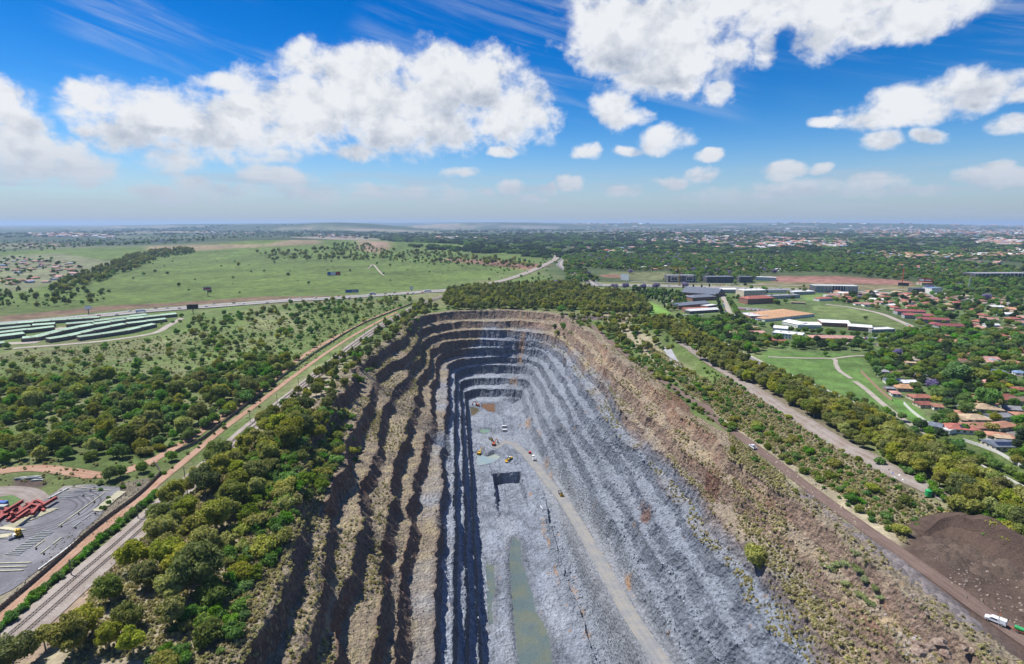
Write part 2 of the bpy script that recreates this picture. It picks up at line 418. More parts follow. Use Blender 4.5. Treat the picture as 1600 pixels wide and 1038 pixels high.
for i, r in enumerate(rz):
    if r[0] == 'g': Z[i] = GZ[i] + (0.55 if r[1] < 20 else -1.6) + (0.4 if r[1] < 8 else 0)
    else: Z[i] = r[1] + GZ[5] * np.exp(r[1] / 14.0)
KN = np.array(kindr)[:, None] + 0 * U; BK = np.array(bk)[:, None] + 0 * U
S = arc[None, :] + 0 * U
# rubble chute on the left wall: benches broken down to a slope
cx = np.exp(-((V - 545 - (Z + 30) * 0.5) / 20.0) ** 2) * (is_left[None, :] > .5) * sstep(Z, -78, -62) * sstep(Z, 6, -4)
tn = np.sum((np.stack([U, V], -1) - CP[0][None]) * inw[None], -1)
lsl = -np.clip(tn, 0, 100) * 1.05
Z = Z * (1 - 0.8 * cx) + (lsl + 2.0 * fbm(S / 9, tn / 9, oct=3, seed=77)) * 0.8 * cx
# benches partly broken down into rubble slopes, most on the sunny side
CTN = np.stack([np.sum((crest[k] + (toe[k] - crest[k]) * .5 - CP[0]) * inw, 1) for k in range(NB)]); ZL = np.zeros_like(Z)
for q_ in range(NQ): ZL[:, q_] = np.interp(tn[:, q_], np.concatenate([[CTN[0, q_] - 6], CTN[:, q_], [CTN[-1, q_] + 8]]), np.concatenate([[0], -BH * (np.arange(NB) + .5), [-BH * NB]]))
wb = is_right[None] * sstep(fbm(S / 55, tn / 16, oct=3, seed=91), -.20, .35) * .65 + is_left[None] * sstep(fbm(S / 38, tn / 14, oct=3, seed=92), .25, .50) * .5 * sstep(Z, -92, -74) + is_north[None] * sstep(fbm(S / 30, tn / 12, oct=3, seed=93), .15, .5) * .5
wb = wb * (KN > .5) * sstep(Z, 2, -7) * sstep(Z, -109, -100)
Z = Z * (1 - wb) + (ZL + 2.2 * fbm(S / 11, tn / 8, oct=4, seed=94)) * wb
# rock relief
face = (np.abs(KN - 1) < .6).astype(float)
ledge = (KN == 2).astype(float); apr = (KN == 0).astype(float)
blk = np.abs(fbm(S / 5.5, Z / 9.0, U / 9.0, oct=4, seed=41, gain=.6))
col_ = fbm(S / 2.6, Z / 14.0, oct=3, seed=43)
hd = face * (2.6 * (0.28 - blk) + 0.9 * col_) + (ledge + apr * .6) * 0.7 * fbm(S / 4, tn / 4, oct=3, seed=44)
hd *= (0.75 + 0.45 * is_right[None, :])
endfade = np.where(np.arange(len(rows)) >= len(rows) - 1, 0, 1)[:, None]
U = U + inw[:, 0][None] * hd * endfade; V = V + inw[:, 1][None] * hd * endfade
rub = np.maximum(0, fbm(S / 3.0, tn / 3.0, oct=4, seed=45, gain=.65)) * 1.35
rub2 = np.maximum(0, fbm(S / 14.0, tn / 8.0, oct=3, seed=46))
Z = Z + endfade * ((ledge * (0.5 + 0.7 * is_right[None, :]) * (rub * 1.3 + rub2 * 1.4)) + face * 0.9 * fbm(S / 3, Z / 3, oct=3, seed=47) + apr * (rub * 1.2 + rub2 * 0.9) * (KN < .5))
X, Y = uv2xy(U, V)
# haul ramp cut through the lower right benches
RAMP_PX = [(772, 700, -110), (792, 691, -110), (815, 704, -110), (838, 730, -108.5), (862, 760, -106), (880, 782, -104), (905, 822, -99.5), (950, 900, -90), (985, 962, -83), (1035, 1038, -76), (1100, 1150, -66)]
RP = np.array([[*P0(a, b, c), c] for a, b, c in RAMP_PX])
def spline(P, n=12):
    P = np.asarray(P, float); Q = np.vstack([2 * P[0] - P[1], P, 2 * P[-1] - P[-2]]); out = []
    for i in range(1, len(Q) - 2):
        p0, p1, p2, p3 = Q[i - 1:i + 3]
        for t in np.linspace(0, 1, n, endpoint=False):
            out.append(0.5 * ((2 * p1) + (-p0 + p2) * t + (2 * p0 - 5 * p1 + 4 * p2 - p3) * t * t + (-p0 + 3 * p1 - 3 * p2 + p3) * t ** 3))
    out.append(P[-1]); return np.array(out)
RS = spline(RP)
def near_line(x, y, L):
    """distance to polyline and z there"""
    sh = x.shape; x = x.ravel(); y = y.ravel(); best = np.full(len(x), 1e9); bz = np.zeros(len(x))
    for i in range(len(L) - 1):
        a = L[i]; b = L[i + 1]; d = b[:2] - a[:2]; l2 = d @ d + 1e-9
        t = np.clip(((x - a[0]) * d[0] + (y - a[1]) * d[1]) / l2, 0, 1)
        dd = np.hypot(x - a[0] - t * d[0], y - a[1] - t * d[1]); m = dd < best
        best[m] = dd[m]; bz[m] = (a[2] + t * (b[2] - a[2]))[m] if len(a) > 2 else 0
    return best.reshape(sh), bz.reshape(sh)
dr, zr = near_line(X, Y, RS)
m = sstep(dr, 15.0, 7.5) * (np.abs(Z - zr) < 30)
Z = Z * (1 - m) + (zr - 0.25) * m
RAMPD = dr

# colours (albedo) of the rock
def rock_cols(U, V, Z, S, tn, KN, isl, isr, isn):
    n1 = fbm(S / 30, Z / 10, oct=4, seed=51); n2 = fbm(S / 6, tn / 5, oct=3, seed=52)
    zt = isl * (-66) + isr * (-30) + isn * (-20)
    g = sstep(Z, zt + 13 + 12 * n1, zt - 9 + 12 * n1)                          # 0 weathered brown .. 1 fresh grey-blue
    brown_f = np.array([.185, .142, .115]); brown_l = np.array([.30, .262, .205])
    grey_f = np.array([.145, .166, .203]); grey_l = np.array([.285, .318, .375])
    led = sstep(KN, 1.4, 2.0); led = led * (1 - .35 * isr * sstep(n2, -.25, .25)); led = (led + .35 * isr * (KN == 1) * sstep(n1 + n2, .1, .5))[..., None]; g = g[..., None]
    red = sstep(n1, 0.05, 0.5)[..., None]
    bf = brown_f * (1 - red) + np.array([.20, .125, .09]) * red
    tan = np.array([.36, .32, .215]); tm = sstep(n2, -0.05, 0.4)[..., None] * (1 - g)
    bl = brown_l * (1 - tm) + tan * tm
    # brown/grey gravel on the left ledges
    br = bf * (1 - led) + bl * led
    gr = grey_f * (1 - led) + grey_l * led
    # left faces darker, right ledges darker, right faces lighter
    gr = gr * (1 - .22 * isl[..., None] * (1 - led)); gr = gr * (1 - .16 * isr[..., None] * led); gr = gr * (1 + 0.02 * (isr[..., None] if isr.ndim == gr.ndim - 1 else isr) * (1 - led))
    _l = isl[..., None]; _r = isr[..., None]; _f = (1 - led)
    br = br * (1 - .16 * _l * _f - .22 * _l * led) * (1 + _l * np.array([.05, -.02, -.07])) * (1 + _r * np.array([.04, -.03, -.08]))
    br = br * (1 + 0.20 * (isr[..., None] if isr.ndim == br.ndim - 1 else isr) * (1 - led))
    c = br * (1 - g) + gr * g
    c = c * (1 + 0.22 * n2)[..., None]
    return np.clip(c, .02, .7), g[..., 0]
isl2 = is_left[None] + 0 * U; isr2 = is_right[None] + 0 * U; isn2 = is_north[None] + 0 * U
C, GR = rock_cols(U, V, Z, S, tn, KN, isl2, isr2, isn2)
C = C * (1 - 0.25 * m[..., None]) + np.array([.30, .29, .27]) * 0.25 * m[..., None]
# orange seepage stains
ORANGE = [(825, 655, 7, 14), (842, 680, 4, 10), (853, 716, 5, 9), (858, 735, 5, 12), (828, 760, 4, 8), (850, 812, 5, 14), (858, 835, 3, 10), (868, 875, 5, 12), (873, 892, 4, 12), (898, 905, 6, 16), (912, 945, 6, 20), (916, 970, 7, 14), (802, 605, 9, 5), (815, 565, 10, 8), (985, 805, 5, 20), (1055, 700, 8, 14)]
def project(X, Y, Z):
    cp, sp = math.cos(PITCH), math.sin(PITCH); zc = Y * cp - (Z - CAM_H) * sp; up = Y * sp + (Z - CAM_H) * cp
    zc = np.where(zc < 1, 1, zc); return 800 + FPX * X / zc, 519 - FPX * up / zc
def stain(X, Y, Z, C, seed=60):
    for (px, py, rx, ry) in ORANGE:
        zz = -100.0 if py > 600 else -70.0
        if px > 950: zz = -40
        cx_, cy_ = P0(px, py, zz); sx = rx * (CAM_H - zz) / (py - 349) * 1.0; sy = ry * (CAM_H - zz) / (py - 349) * 2.0
        w = np.exp(-(((X - cx_) / sx) ** 2 + ((Y - cy_) / sy) ** 2)) + 0.5 * fbm(X / 3, Y / 5, oct=3, seed=seed)
        w = sstep(w + .5 * fbm(X / 1.5, Y / 3.5, oct=2, seed=seed + 1), 0.5, 1.15)[..., None] * 0.75
        C = C * (1 - w) + np.array([.33, .19, .09]) * w
    return C
_ga = gz(X[:6], Y[:6]) * 0
C[:6] = C[:6] * .35 + (np.array([.285, .25, .175]) * (1 + .35 * fbm(X[:6] / 5, Y[:6] / 5, oct=3, seed=62))[..., None]) * .65
C = stain(X, Y, Z, C)
# dark red earth scar on the right side
for (px, py, zz, sx, sy) in ((1115, 750, -15, 7, 16), (1010, 770, -40, 4, 12), (1150, 625, -3, 10, 26), (1060, 640, -8, 14, 40)):
    cx_, cy_ = P0(px, py, zz); w = np.exp(-(((X - cx_) / sx) ** 2 + ((Y - cy_) / sy) ** 2)) + 0.4 * fbm(X / 6, Y / 6, oct=3, seed=61)
    w = sstep(w, 0.4, 0.8)[..., None] * 0.8; C = C * (1 - w) + np.array([.15, .075, .05]) * w
nr = len(rows)
idx = np.arange(nr * NQ).reshape(nr, NQ)
a = idx[:-1, :]; b = np.roll(idx, -1, axis=1)[:-1, :]; c_ = np.roll(idx, -1, axis=1)[1:, :]; d_ = idx[1:, :]
F = np.stack([a, b, c_, d_], -1).reshape(-1, 4)
grassy = ((1 - GR) * sstep(Z, -75, -20)).ravel()
PITV = np.stack([X, Y, Z], -1)

def rock_mat(N, b):
    pos = geo_pos(N); col = N.attr('Col'); gm = N.attr('grassy', 'Fac')
    f1 = N.noise(pos, 0.35, 9, 0.66); f2 = N.noise(pos, 2.2, 6, 0.7)
    v = N.vor(N.vm('ADD', pos, N.vm('SCALE', N.noise(pos, 0.6, 3, out='Color'), 1.6)), 0.55, out='Distance')
    k = N.m('MULTIPLY', N.lin(f1, 0.3, 0.7, 0.62, 1.38), N.lin(f2, 0.25, 0.75, 0.70, 1.30))
    c = N.vm('SCALE', col, k)
    # pale scattered stones
    st = N.vor(pos, 0.9, out='Distance'); stm = N.m('SUBTRACT', 1.0, N.ss(st, 0.10, 0.20))
    c = N.mix(N.m('MULTIPLY', N.m('MULTIPLY', stm, N.ss(f1, 0.52, 0.62)), 0.5), c, N.vm('SCALE', col, 2.1))
    # dry tufts and low scrub on the weathered benches
    tf = N.vor(N.vm('MULTIPLY', pos, (1, 1, .35)), 0.62, out='Distance'); tm = N.m('SUBTRACT', 1.0, N.ss(tf, 0.16, 0.42))
    tm = N.m('MULTIPLY', N.m('MULTIPLY', tm, gm), N.ss(N.noise(pos, 0.06, 3), 0.40, 0.60))
    c = N.mix(N.m('MULTIPLY', tm, 0.85), c, N.mix(N.ss(N.noise(pos, 0.03, 2), .5, .62), (.36, .32, .19), (.24, .23, .11)))
    N.put(b.inputs['Base Color'], c)
    h = N.m('ADD', N.m('MULTIPLY', f1, 1.6), N.m('ADD', N.m('MULTIPLY', v, 0.9), N.m('MULTIPLY', f2, 0.45)))
    h = N.m('ADD', h, N.m('MULTIPLY', tm, 0.5))
    bump(N, b, h, 1.3, 1.0)
M_ROCK = mat('quarry_rock', rough=0.93, fn=rock_mat, spec=0.2)
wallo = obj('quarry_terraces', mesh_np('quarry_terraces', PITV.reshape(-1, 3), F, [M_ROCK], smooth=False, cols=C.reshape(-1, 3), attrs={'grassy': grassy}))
tag(wallo, kind='structure')
from mathutils.bvhtree import BVHTree
PBVH = BVHTree.FromPolygons([tuple(p) for p in PITV.reshape(-1, 3)], [tuple(f) for f in F])
def surf_z(x, y):
    h = PBVH.ray_cast(Vector((x, y, 80)), Vector((0, 0, -1)))
    g = float(gz(x, y)); return max(h[0].z, g) if (h[0] is not None and h[0].z > -3) else (h[0].z if h[0] is not None else g)
def surf_zs(P): return np.array([surf_z(float(p[0]), float(p[1])) for p in P])
def GP(px, py):
    o = Vector((0, 0, CAM_H)); h = PBVH.ray_cast(o, px_dir(px, py)); g = G(px, py)
    return g if h[0] is None or (g - o).length < (h[0] - o).length else h[0].copy()

# pit floor
FE = crest[9] + inw * 0.5
ZF = -BH * 9
gu = np.arange(2, 96, 1.15); gv = np.concatenate([np.arange(-90, 150, 6.0), np.arange(150, 800, 1.25)])
UU, VV = np.meshgrid(gu, gv)
left = np.interp(VV, FE[SIDE == 0][:, 1], FE[SIDE == 0][:, 0]) - 1.5
rr = FE[SIDE == 4][::-1]; right = np.interp(VV, rr[:, 1], rr[:, 0]) + 1.5
cn = VV > VN[9] - 14
tt = np.clip((VV - (VN[9] - 14)) / 14.0, 0, 1); sh = 14 * (1 - np.sqrt(np.maximum(0, 1 - tt ** 2)))
left = left + sh; right = right - sh
UU = np.clip(UU, left, right); VV = np.minimum(VV, VN[9] + 3)
FX, FY = uv2xy(UU, VV)
n_a = fbm(FX / 16, FY / 16, oct=4, seed=70); n_b = fbm(FX / 4, FY / 4, oct=3, seed=71); n_c = fbm(FX / 1.8, FY / 1.8, oct=2, seed=74)
FZ = ZF + 0.9 * n_a + 0.35 * n_b + 0.25 * n_c
# rubble shoulder between floor and ramp
sh_ = sstep(UU, 56, 74) * sstep(VV, 560, 480)
FZ = FZ + sh_ * (2.5 + 2.2 * np.maximum(0, fbm(FX / 9, FY / 16, oct=3, seed=72)) + 1.0 * n_b)
# lower bench cut into the floor
jag = 2.2 * fbm(FX / 7, FY / 7, oct=3, seed=73)
sub = sstep(UU + jag, 33.0, 35.5) * sstep(VV + jag, 541, 538) * sstep(UU + jag, 62, 60.5) * sstep(VV, 440, 520)
FZ = FZ - 10.5 * sub
# heaps beside the excavators
for (px, py, h, s) in ((768, 705, 3.0, 8), (786, 716, 3.5, 7), (800, 722, 2.5, 8), (744, 700, 2.5, 7), (760, 660, 2.0, 9), (790, 655, 2.5, 10), (745, 742, 1.5, 9)):
    hx, hy = P0(px, py, ZF); FZ = FZ + h * np.exp(-(((FX - hx) / s) ** 2 + ((FY - hy) / (s * 1.3)) ** 2)) * (1 + .5 * n_b)
PONDS = {  # name: (polygon in photo pixels, level, colour, label)
    'quarry_pond': [([(735, 712), (745, 708), (762, 713), (772, 709), (784, 713), (782, 719), (768, 724), (745, 729), (736, 724)], 'milky'),
                    ([(748, 672), (756, 670), (766, 671), (767, 675), (757, 678), (749, 676)], 'teal'),
                    ([(729, 640), (738, 636), (748, 638), (750, 642), (742, 649), (731, 653)], 'olive'),
                    ([(752, 636), (752, 631), (774, 631), (775, 645), (764, 644)], 'brown'),
                    ([(798, 842), (808, 840), (816, 850), (817, 880), (826, 905), (835, 930), (838, 955), (852, 975), (862, 1000), (866, 1060), (812, 1060), (804, 1000), (800, 960), (796, 900), (794, 868)], 'lagoon'),
                    ([(750, 872), (757, 870), (764, 882), (774, 884), (776, 920), (770, 950), (774, 975), (764, 978), (758, 950), (753, 920), (748, 890)], 'lagoon')],
}
def inpoly(x, y, poly):
    ins = np.zeros(x.shape, bool); n = len(poly)
    for i in range(n):
        x0, y0 = poly[i]; x1, y1 = poly[(i + 1) % n]
        c = ((y0 > y) != (y1 > y)) & (x < (x1 - x0) * (y - y0) / (y1 - y0 + 1e-12) + x0); ins ^= c
    return ins
def polyd(x, y, poly):
    P = np.array(list(poly) + [poly[0]], float); d, _ = near_line(x, y, P)
    return np.where(inpoly(x, y, poly), d, -d)
PC = {'milky': (.30, .40, .44), 'teal': (.16, .30, .30), 'olive': (.11, .095, .05), 'brown': (.17, .10, .05), 'lagoon': (.12, .165, .16)}
def water_mat(colr):
    def fn(N, b):
        pos = geo_pos(N)
        f = N.noise(pos, 0.045, 5, 0.6)
        c = N.mix(N.ss(f, .42, .60), colr, tuple(v * k for v, k in zip(colr, (1.35, 1.12, .85))))
        N.put(b.inputs['Base Color'], c)
        bump(N, b, N.noise(pos, 3.0, 3, 0.5), 0.02, 0.4)
        b.inputs['Alpha'].default_value = .66
    return fn
FC = np.zeros(FX.shape + (3,)) + np.array([.215, .242, .295])
FC = FC * (1 + 0.42 * n_a + 0.30 * n_b)[..., None]
lf = sstep(np.abs(fbm(FX / 7 + FY / 60, FY / 70, oct=3, seed=78)), .09, .0)[..., None] * .35; FC = FC * (1 - lf)
pale = sstep(fbm(FX / 26, FY / 40, oct=3, seed=75), 0.05, 0.4)[..., None]
FC = FC * (1 - .45 * pale) + np.array([.33, .355, .40]) * .45 * pale
rub_ = sstep(sh_, .2, .8)[..., None]
FC = FC * (1 - .35 * rub_) + np.array([.20, .225, .26]) * .35 * rub_
for (poly, kind) in PONDS['quarry_pond']:
    wp = [P0(a, b, ZF - 1.0) for a, b in poly]
    dd = polyd(FX, FY, wp) + 1.5 * n_b + 1.0 * n_a
    dip = sstep(dd, -1.6, 4.5)
    FZ = FZ * (1 - dip) + (ZF - 2.4 + 0.25 * n_b) * dip
    damp = sstep(dd, -5, -0.5)[..., None]; FC = FC * (1 - .32 * damp)
    cx_ = np.mean([p[0] for p in wp]); cy_ = np.mean([p[1] for p in wp])
    ww = [((p[0] - cx_) * 1.12 + cx_, (p[1] - cy_) * 1.06 + cy_, ZF - 0.9) for p in wp]
    b_ = MB(); b_.add(ww, [tuple(range(len(ww)))])
    o = b_.build('quarry_pond', mat('pond_' + kind, PC[kind], 0.12, water_mat(PC[kind]), spec=0.5)); tag(o, kind='structure')
dr2, zr2 = near_line(FX, FY, RS); m2 = sstep(dr2, 13, 7); FZ = FZ * (1 - m2) + (np.maximum(zr2, ZF) - 0.2) * m2
FC = stain(FX, FY, FZ, FC); FC = np.clip(FC, .02, .7)
ny, nx = FX.shape; idx = np.arange(ny * nx).reshape(ny, nx)
F2 = np.stack([idx[:-1, :-1], idx[:-1, 1:], idx[1:, 1:], idx[1:, :-1]], -1).reshape(-1, 4)
flo = obj('quarry_floor', mesh_np('quarry_floor', np.stack([FX, FY, FZ], -1).reshape(-1, 3), F2, [M_ROCK], cols=FC.reshape(-1, 3), attrs={'grassy': 0 * FX.ravel()}))
tag(flo, kind='structure')

# ribbons (roads, rails): polyline in world -> strip conforming to z function
def ribbon(name, L, w, m, zoff=0.15, zf=None, nx=5, kind='structure', crown=0.0, parent=None, cols=None):
    L = np.asarray(L, float); T = np.gradient(L[:, :2], axis=0); T /= np.linalg.norm(T, axis=1)[:, None] + 1e-9
    Nn = np.stack([T[:, 1], -T[:, 0]], 1); w = np.asarray(w, float) + np.zeros(len(L))
    ts = np.linspace(-.5, .5, nx); V_ = []
    for t in ts:
        p = L[:, :2] + Nn * (w * t)[:, None]
        z = (L[:, 2] if zf is None else zf(p[:, 0], p[:, 1])) + zoff + crown * (1 - (2 * t) ** 2)
        V_.append(np.concatenate([p, z[:, None]], 1))
    V_ = np.stack(V_, 1); n = len(L); idx = np.arange(n * nx).reshape(n, nx)
    F_ = np.stack([idx[:-1, :-1], idx[:-1, 1:], idx[1:, 1:], idx[1:, :-1]], -1).reshape(-1, 4)
    uvx = np.tile(ts, n)
    o = obj(name, mesh_np(name, V_.reshape(-1, 3), F_, [m], attrs={'across': uvx}), parent)
    if kind: tag(o, kind=kind)
    return o
def track_mat(c1, c2, ruts=True):
    def fn(N, b):
        pos = geo_pos(N); ac = N.attr('across', 'Fac')
        f = N.noise(pos, 0.12, 6, 0.62); g = N.noise(pos, 1.4, 4, 0.6)
        c = N.mix(N.ss(f, .38, .62), c1, c2)
        if ruts:
            w = N.m('ABSOLUTE', N.m('SUBTRACT', N.m('ABSOLUTE', N.m('ADD', ac, N.m('MULTIPLY', N.m('SUBTRACT', N.noise(pos, .02, 2), .5), .25))), 0.18))
            c = N.mix(N.m('MULTIPLY', N.m('SUBTRACT', 1.0, N.ss(w, 0.03, 0.12)), 0.30), c, tuple(v * 1.35 for v in c2))
        c = N.vm('SCALE', c, N.lin(g, .3, .7, .85, 1.15))
        N.put(b.inputs['Base Color'], c); bump(N, b, N.m('ADD', g, f), 0.25, 0.6)
    return fn
ribbon('haul_road', RS, 9.5, mat('haul_road', rough=.95, fn=track_mat((.235, .225, .205), (.185, .19, .20))), 0.12)
# ------------------------------------------------------------------ the ground
def WP(pts, dz=0): return [tuple(G(a, b, dz)[:2]) for a, b in pts]
AREAS = []   # (polygon world, colour, softness, edge noise, grass amount)
def area(pts, col, soft=6.0, edge=6.0, grass=0.0): AREAS.append((WP(pts), np.array(col), soft, edge, grass))
GREEN = (.10, .145, .042); LUSH = (.075, .15, .032); OLIVE = (.15, .165, .075); DIRT = (.21, .125, .085); TAN = (.29, .25, .17); BRN = (.12, .075, .055); FOREST = (.028, .048, .024)
# hillside pasture, highway cutting, far fields
area([(0, 392), (130, 388), (330, 384), (480, 376), (640, 372), (700, 380), (860, 398), (860, 412), (760, 432), (640, 452), (400, 466), (150, 490), (0, 500)], (.092, .135, .034), 40, 30, .4)
area([(0, 494), (160, 478), (260, 474), (400, 464), (560, 462), (560, 466), (400, 470), (170, 486), (0, 504)], (.155, .105, .070), 5, 3, .1)
area([(700, 404), (790, 408), (860, 414), (830, 422), (760, 414), (690, 408)], (.20, .11, .08), 30, 20, .3)
area([(560, 376), (600, 378), (610, 386), (590, 396), (560, 390)], (.24, .17, .12), 30, 25, .3)
area([(230, 385), (420, 382), (500, 378), (500, 382), (300, 392), (230, 390)], (.20, .16, .10), 30, 25, .4)
# right: building site, lawns, school fields, park
area([(1200, 432), (1300, 431), (1420, 438), (1430, 446), (1330, 444), (1210, 441)], (.24, .125, .10), 12, 8, .05)
area([(1180, 441), (1330, 445), (1430, 447), (1440, 455), (1300, 452), (1180, 448)], (.17, .15, .08), 12, 8, .3)
area([(950, 426), (1040, 425), (1060, 434), (1010, 440), (960, 434)], (.14, .15, .07), 10, 5, .3)
area([(935, 429), (965, 429), (975, 434), (945, 434)], (.20, .11, .08), 6, 4, 0)
area([(870, 440), (1250, 447), (1250, 455), (1110, 452), (880, 445)], (.17, .18, .08), 8, 5, .4)
area([(1250, 455), (1360, 457), (1350, 470), (1260, 470)], (.12, .18, .055), 8, 5, .4)
area([(1265, 478), (1310, 478), (1380, 490), (1425, 508), (1405, 516), (1340, 502), (1280, 492)], (.14, .185, .065), 4, 3, .5)
area([(985, 468), (1010, 470), (1030, 478), (1050, 490), (1040, 498), (1010, 490), (990, 478)], (.13, .24, .05), 4, 2, .2)
area([(1085, 512), (1105, 512), (1130, 525), (1135, 540), (1105, 530)], (.16, .20, .07), 4, 3, .4)
area([(1190, 548), (1330, 552), (1352, 560), (1370, 600), (1395, 640), (1380, 645), (1330, 625), (1240, 590), (1190, 575)], (.085, .15, .040), 8, 10, .5)
area([(1385, 618), (1420, 630), (1470, 672), (1455, 675), (1410, 650)], (.10, .205, .045), 3, 2, .2)
# yard side, dirt loops and rubble at the left
area([(0, 745), (60, 738), (160, 742), (230, 740), (250, 760), (180, 790), (100, 780), (0, 790)], (.115, .145, .05), 4, 3, .6)
area([(20, 748), (60, 746), (75, 756), (60, 764), (20, 762)], (.13, .095, .08), 2, 2, 0)
area([(190, 755), (240, 745), (250, 760), (190, 800), (100, 870), (0, 950), (0, 930), (90, 850)], (.20, .175, .13), 3, 3, .5)
area([(60, 965), (150, 880), (200, 830), (230, 800), (250, 800), (170, 920), (60, 1038), (20, 1038)], (.25, .185, .135), 3, 4, .4)
# right: dark spoil, grey heaps, rocky scrub slopes
area([(1430, 815), (1480, 812), (1560, 850), (1600, 870), (1600, 1038), (1560, 1030), (1500, 930), (1440, 880)], (.095, .068, .056), 5, 4, 0)
area([(1395, 925), (1430, 930), (1480, 970), (1530, 1038), (1430, 1038), (1390, 960)], (.19, .195, .21), 4, 3, 0)
area([(1230, 770), (1290, 800), (1400, 900), (1560, 1038), (1500, 1038), (1380, 930), (1290, 850), (1235, 800)], (.135, .115, .115), 4, 3, 0)
area([(1220, 655), (1150, 640), (1080, 580), (1010, 520), (960, 495), (960, 520), (1050, 590), (1160, 680), (1290, 790), (1420, 900), (1500, 960), (1500, 900), (1440, 820), (1340, 740)], (.31, .27, .185), 8, 8, .8)
area([(940, 488), (990, 490), (1000, 505), (950, 508)], (.32, .27, .18), 6, 5, .3)
area([(895, 493), (960, 494), (960, 500), (900, 500)], (.13, .10, .10), 6, 5, .0)
area([(1130, 560), (1200, 600), (1330, 690), (1470, 790), (1500, 800), (1480, 815), (1330, 760), (1200, 660), (1130, 600)], (.175, .15, .105), 6, 8, .8)
# settlements' bare ground
area([(0, 400), (90, 396), (150, 405), (190, 412), (150, 430), (90, 440), (40, 455), (0, 455)], (.15, .16, .09), 20, 15, .4)

area([(1395, 860), (1430, 815), (1480, 812), (1560, 850), (1620, 870), (1640, 1060), (1560, 1060), (1530, 1010), (1480, 960), (1430, 905)], (.080, .056, .045), 5, 4, 0)
area([(1395, 925), (1430, 930), (1480, 970), (1530, 1038), (1430, 1038), (1390, 960)], (.19, .195, .21), 3, 4, 0)
area([(1232, 765), (1262, 768), (1300, 800), (1400, 872), (1480, 935), (1560, 995), (1620, 1060), (1540, 1060), (1500, 1000), (1420, 940), (1380, 905), (1290, 845), (1240, 795)], (.10, .078, .072), 3, 4, 0)
radii = [60.0]
while radii[-1] < 48000: radii.append(radii[-1] * (1.0105 if radii[-1] < 1600 else 1.016 if radii[-1] < 6000 else 1.03))
radii = np.array(radii); azf = np.radians(np.linspace(-58, 58, 620)); azb = np.radians(np.linspace(58, 302, 60)[1:-1])
azs = np.concatenate([azf, azb]); RR, AA = np.meshgrid(radii, azs, indexing='ij')
GX = RR * np.sin(AA); GY = RR * np.cos(AA); GU, GV = xy2uv(GX, GY)
GZZ = gz(GX, GY)
def ground_colour(x, y):
    d = np.hypot(x, y); u, v = xy2uv(x, y)
    n1 = fbm(x / 60, y / 60, oct=4, seed=81); n2 = fbm(x / 300, y / 300, oct=3, seed=82); n3 = fbm(x / 12, y / 12, oct=3, seed=83)
    lush = np.array(GREEN) * 1.0; c = np.zeros(x.shape + (3,)) + lush
    k = sstep(n1, -.2, .45)[..., None]; c = c * (1 - k) + np.array(OLIVE) * k
    k = sstep(n2 + .5 * n1, .15, .5)[..., None] * .6; c = c * (1 - k) + np.array([.20, .175, .105]) * k
    gr = np.full(x.shape, .8)
    # right suburbs: lawns under trees
    k = (sstep(u, 330, 380) * sstep(v, 1500, 1200))[..., None]; c = c * (1 - k) + (np.array([.085, .125, .045]) * (1 + .4 * n1[..., None])) * k
    # belt between railway and pit: dry stony soil
    k = (sstep(u, -150, -128) * sstep(u, -60, -80) * sstep(v, 620, 500))[..., None]; c = c * (1 - k) + np.array([.29, .25, .18]) * k
    # far country: woodland, fields, built land in long bands
    far = sstep(d, 2300, 4200)[..., None]
    bands = fbm(x / 1800 + 3, y / 700, oct=4, seed=84); b2 = fbm(x / 500, y / 260, oct=3, seed=85)
    cf = np.array([.040, .062, .034]) + 0 * c
    k = sstep(bands, .10, .34)[..., None] * (1 - 0.3 * sstep(b2, 0, .4))[..., None]
    cf = cf * (1 - k) + np.array([.12, .135, .075]) * k
    k = sstep(bands + .3 * b2, .34, .50)[..., None]; cf = cf * (1 - k) + np.array([.23, .19, .15]) * k
    k = sstep(fbm(x / 900 + 7, y / 420 + 1, oct=3, seed=86), .22, .42)[..., None] * .7 * sstep(x, -3000, 500)[..., None]
    cf = cf * (1 - k) + np.array([.22, .20, .185]) * k
    c = c * (1 - far) + cf * far
    gr = gr * (1 - far[..., 0])
    # woods right of the axis
    k = (sstep(v, 1150, 1350) * sstep(u - (v - 1300) * -0.02, 190, 320) * sstep(d, 5200, 3800))[..., None] * .8
    c = c * (1 - k) + np.array([.045, .07, .03]) * k
    for (poly, colr, soft, edge, ga) in AREAS:
        P_ = np.array(poly); lo = P_.min(0) - 60; hi = P_.max(0) + 60
        mk = (x > lo[0]) & (x < hi[0]) & (y > lo[1]) & (y < hi[1])
        if not mk.any(): continue
        dd = polyd(x[mk], y[mk], poly) + edge * (n3[mk] * .6 + n1[mk] * .6)
        w = sstep(dd, -soft, soft)[:, None]
        c[mk] = c[mk] * (1 - w) + colr * (1 + .25 * n3[mk] + .15 * n1[mk])[:, None] * w
        gr[mk] = gr[mk] * (1 - w[:, 0]) + ga * w[:, 0]
    return np.clip(c * (1 + .12 * n3[..., None]), .01, .6), gr
GC, GG = ground_colour(GX, GY)
# hole over the pit: outline 9 m outside the crest
OUT = crest[0] - inw * (9.0 - 2.5 * is_right)[:, None]; OX, OY = uv2xy(OUT[:, 0], OUT[:, 1]); opoly = list(zip(OX[::4], OY[::4]))
inside = inpoly(GX, GY, opoly)
nr_, na_ = GX.shape; idx = np.arange(nr_ * na_).reshape(nr_, na_)
j2 = np.roll(idx, -1, axis=1)
F3 = np.stack([idx[:-1], idx[1:], j2[1:], j2[:-1]], -1).reshape(-1, 4)
fin = inside.ravel()[F3].all(axis=1); F3 = F3[~fin]
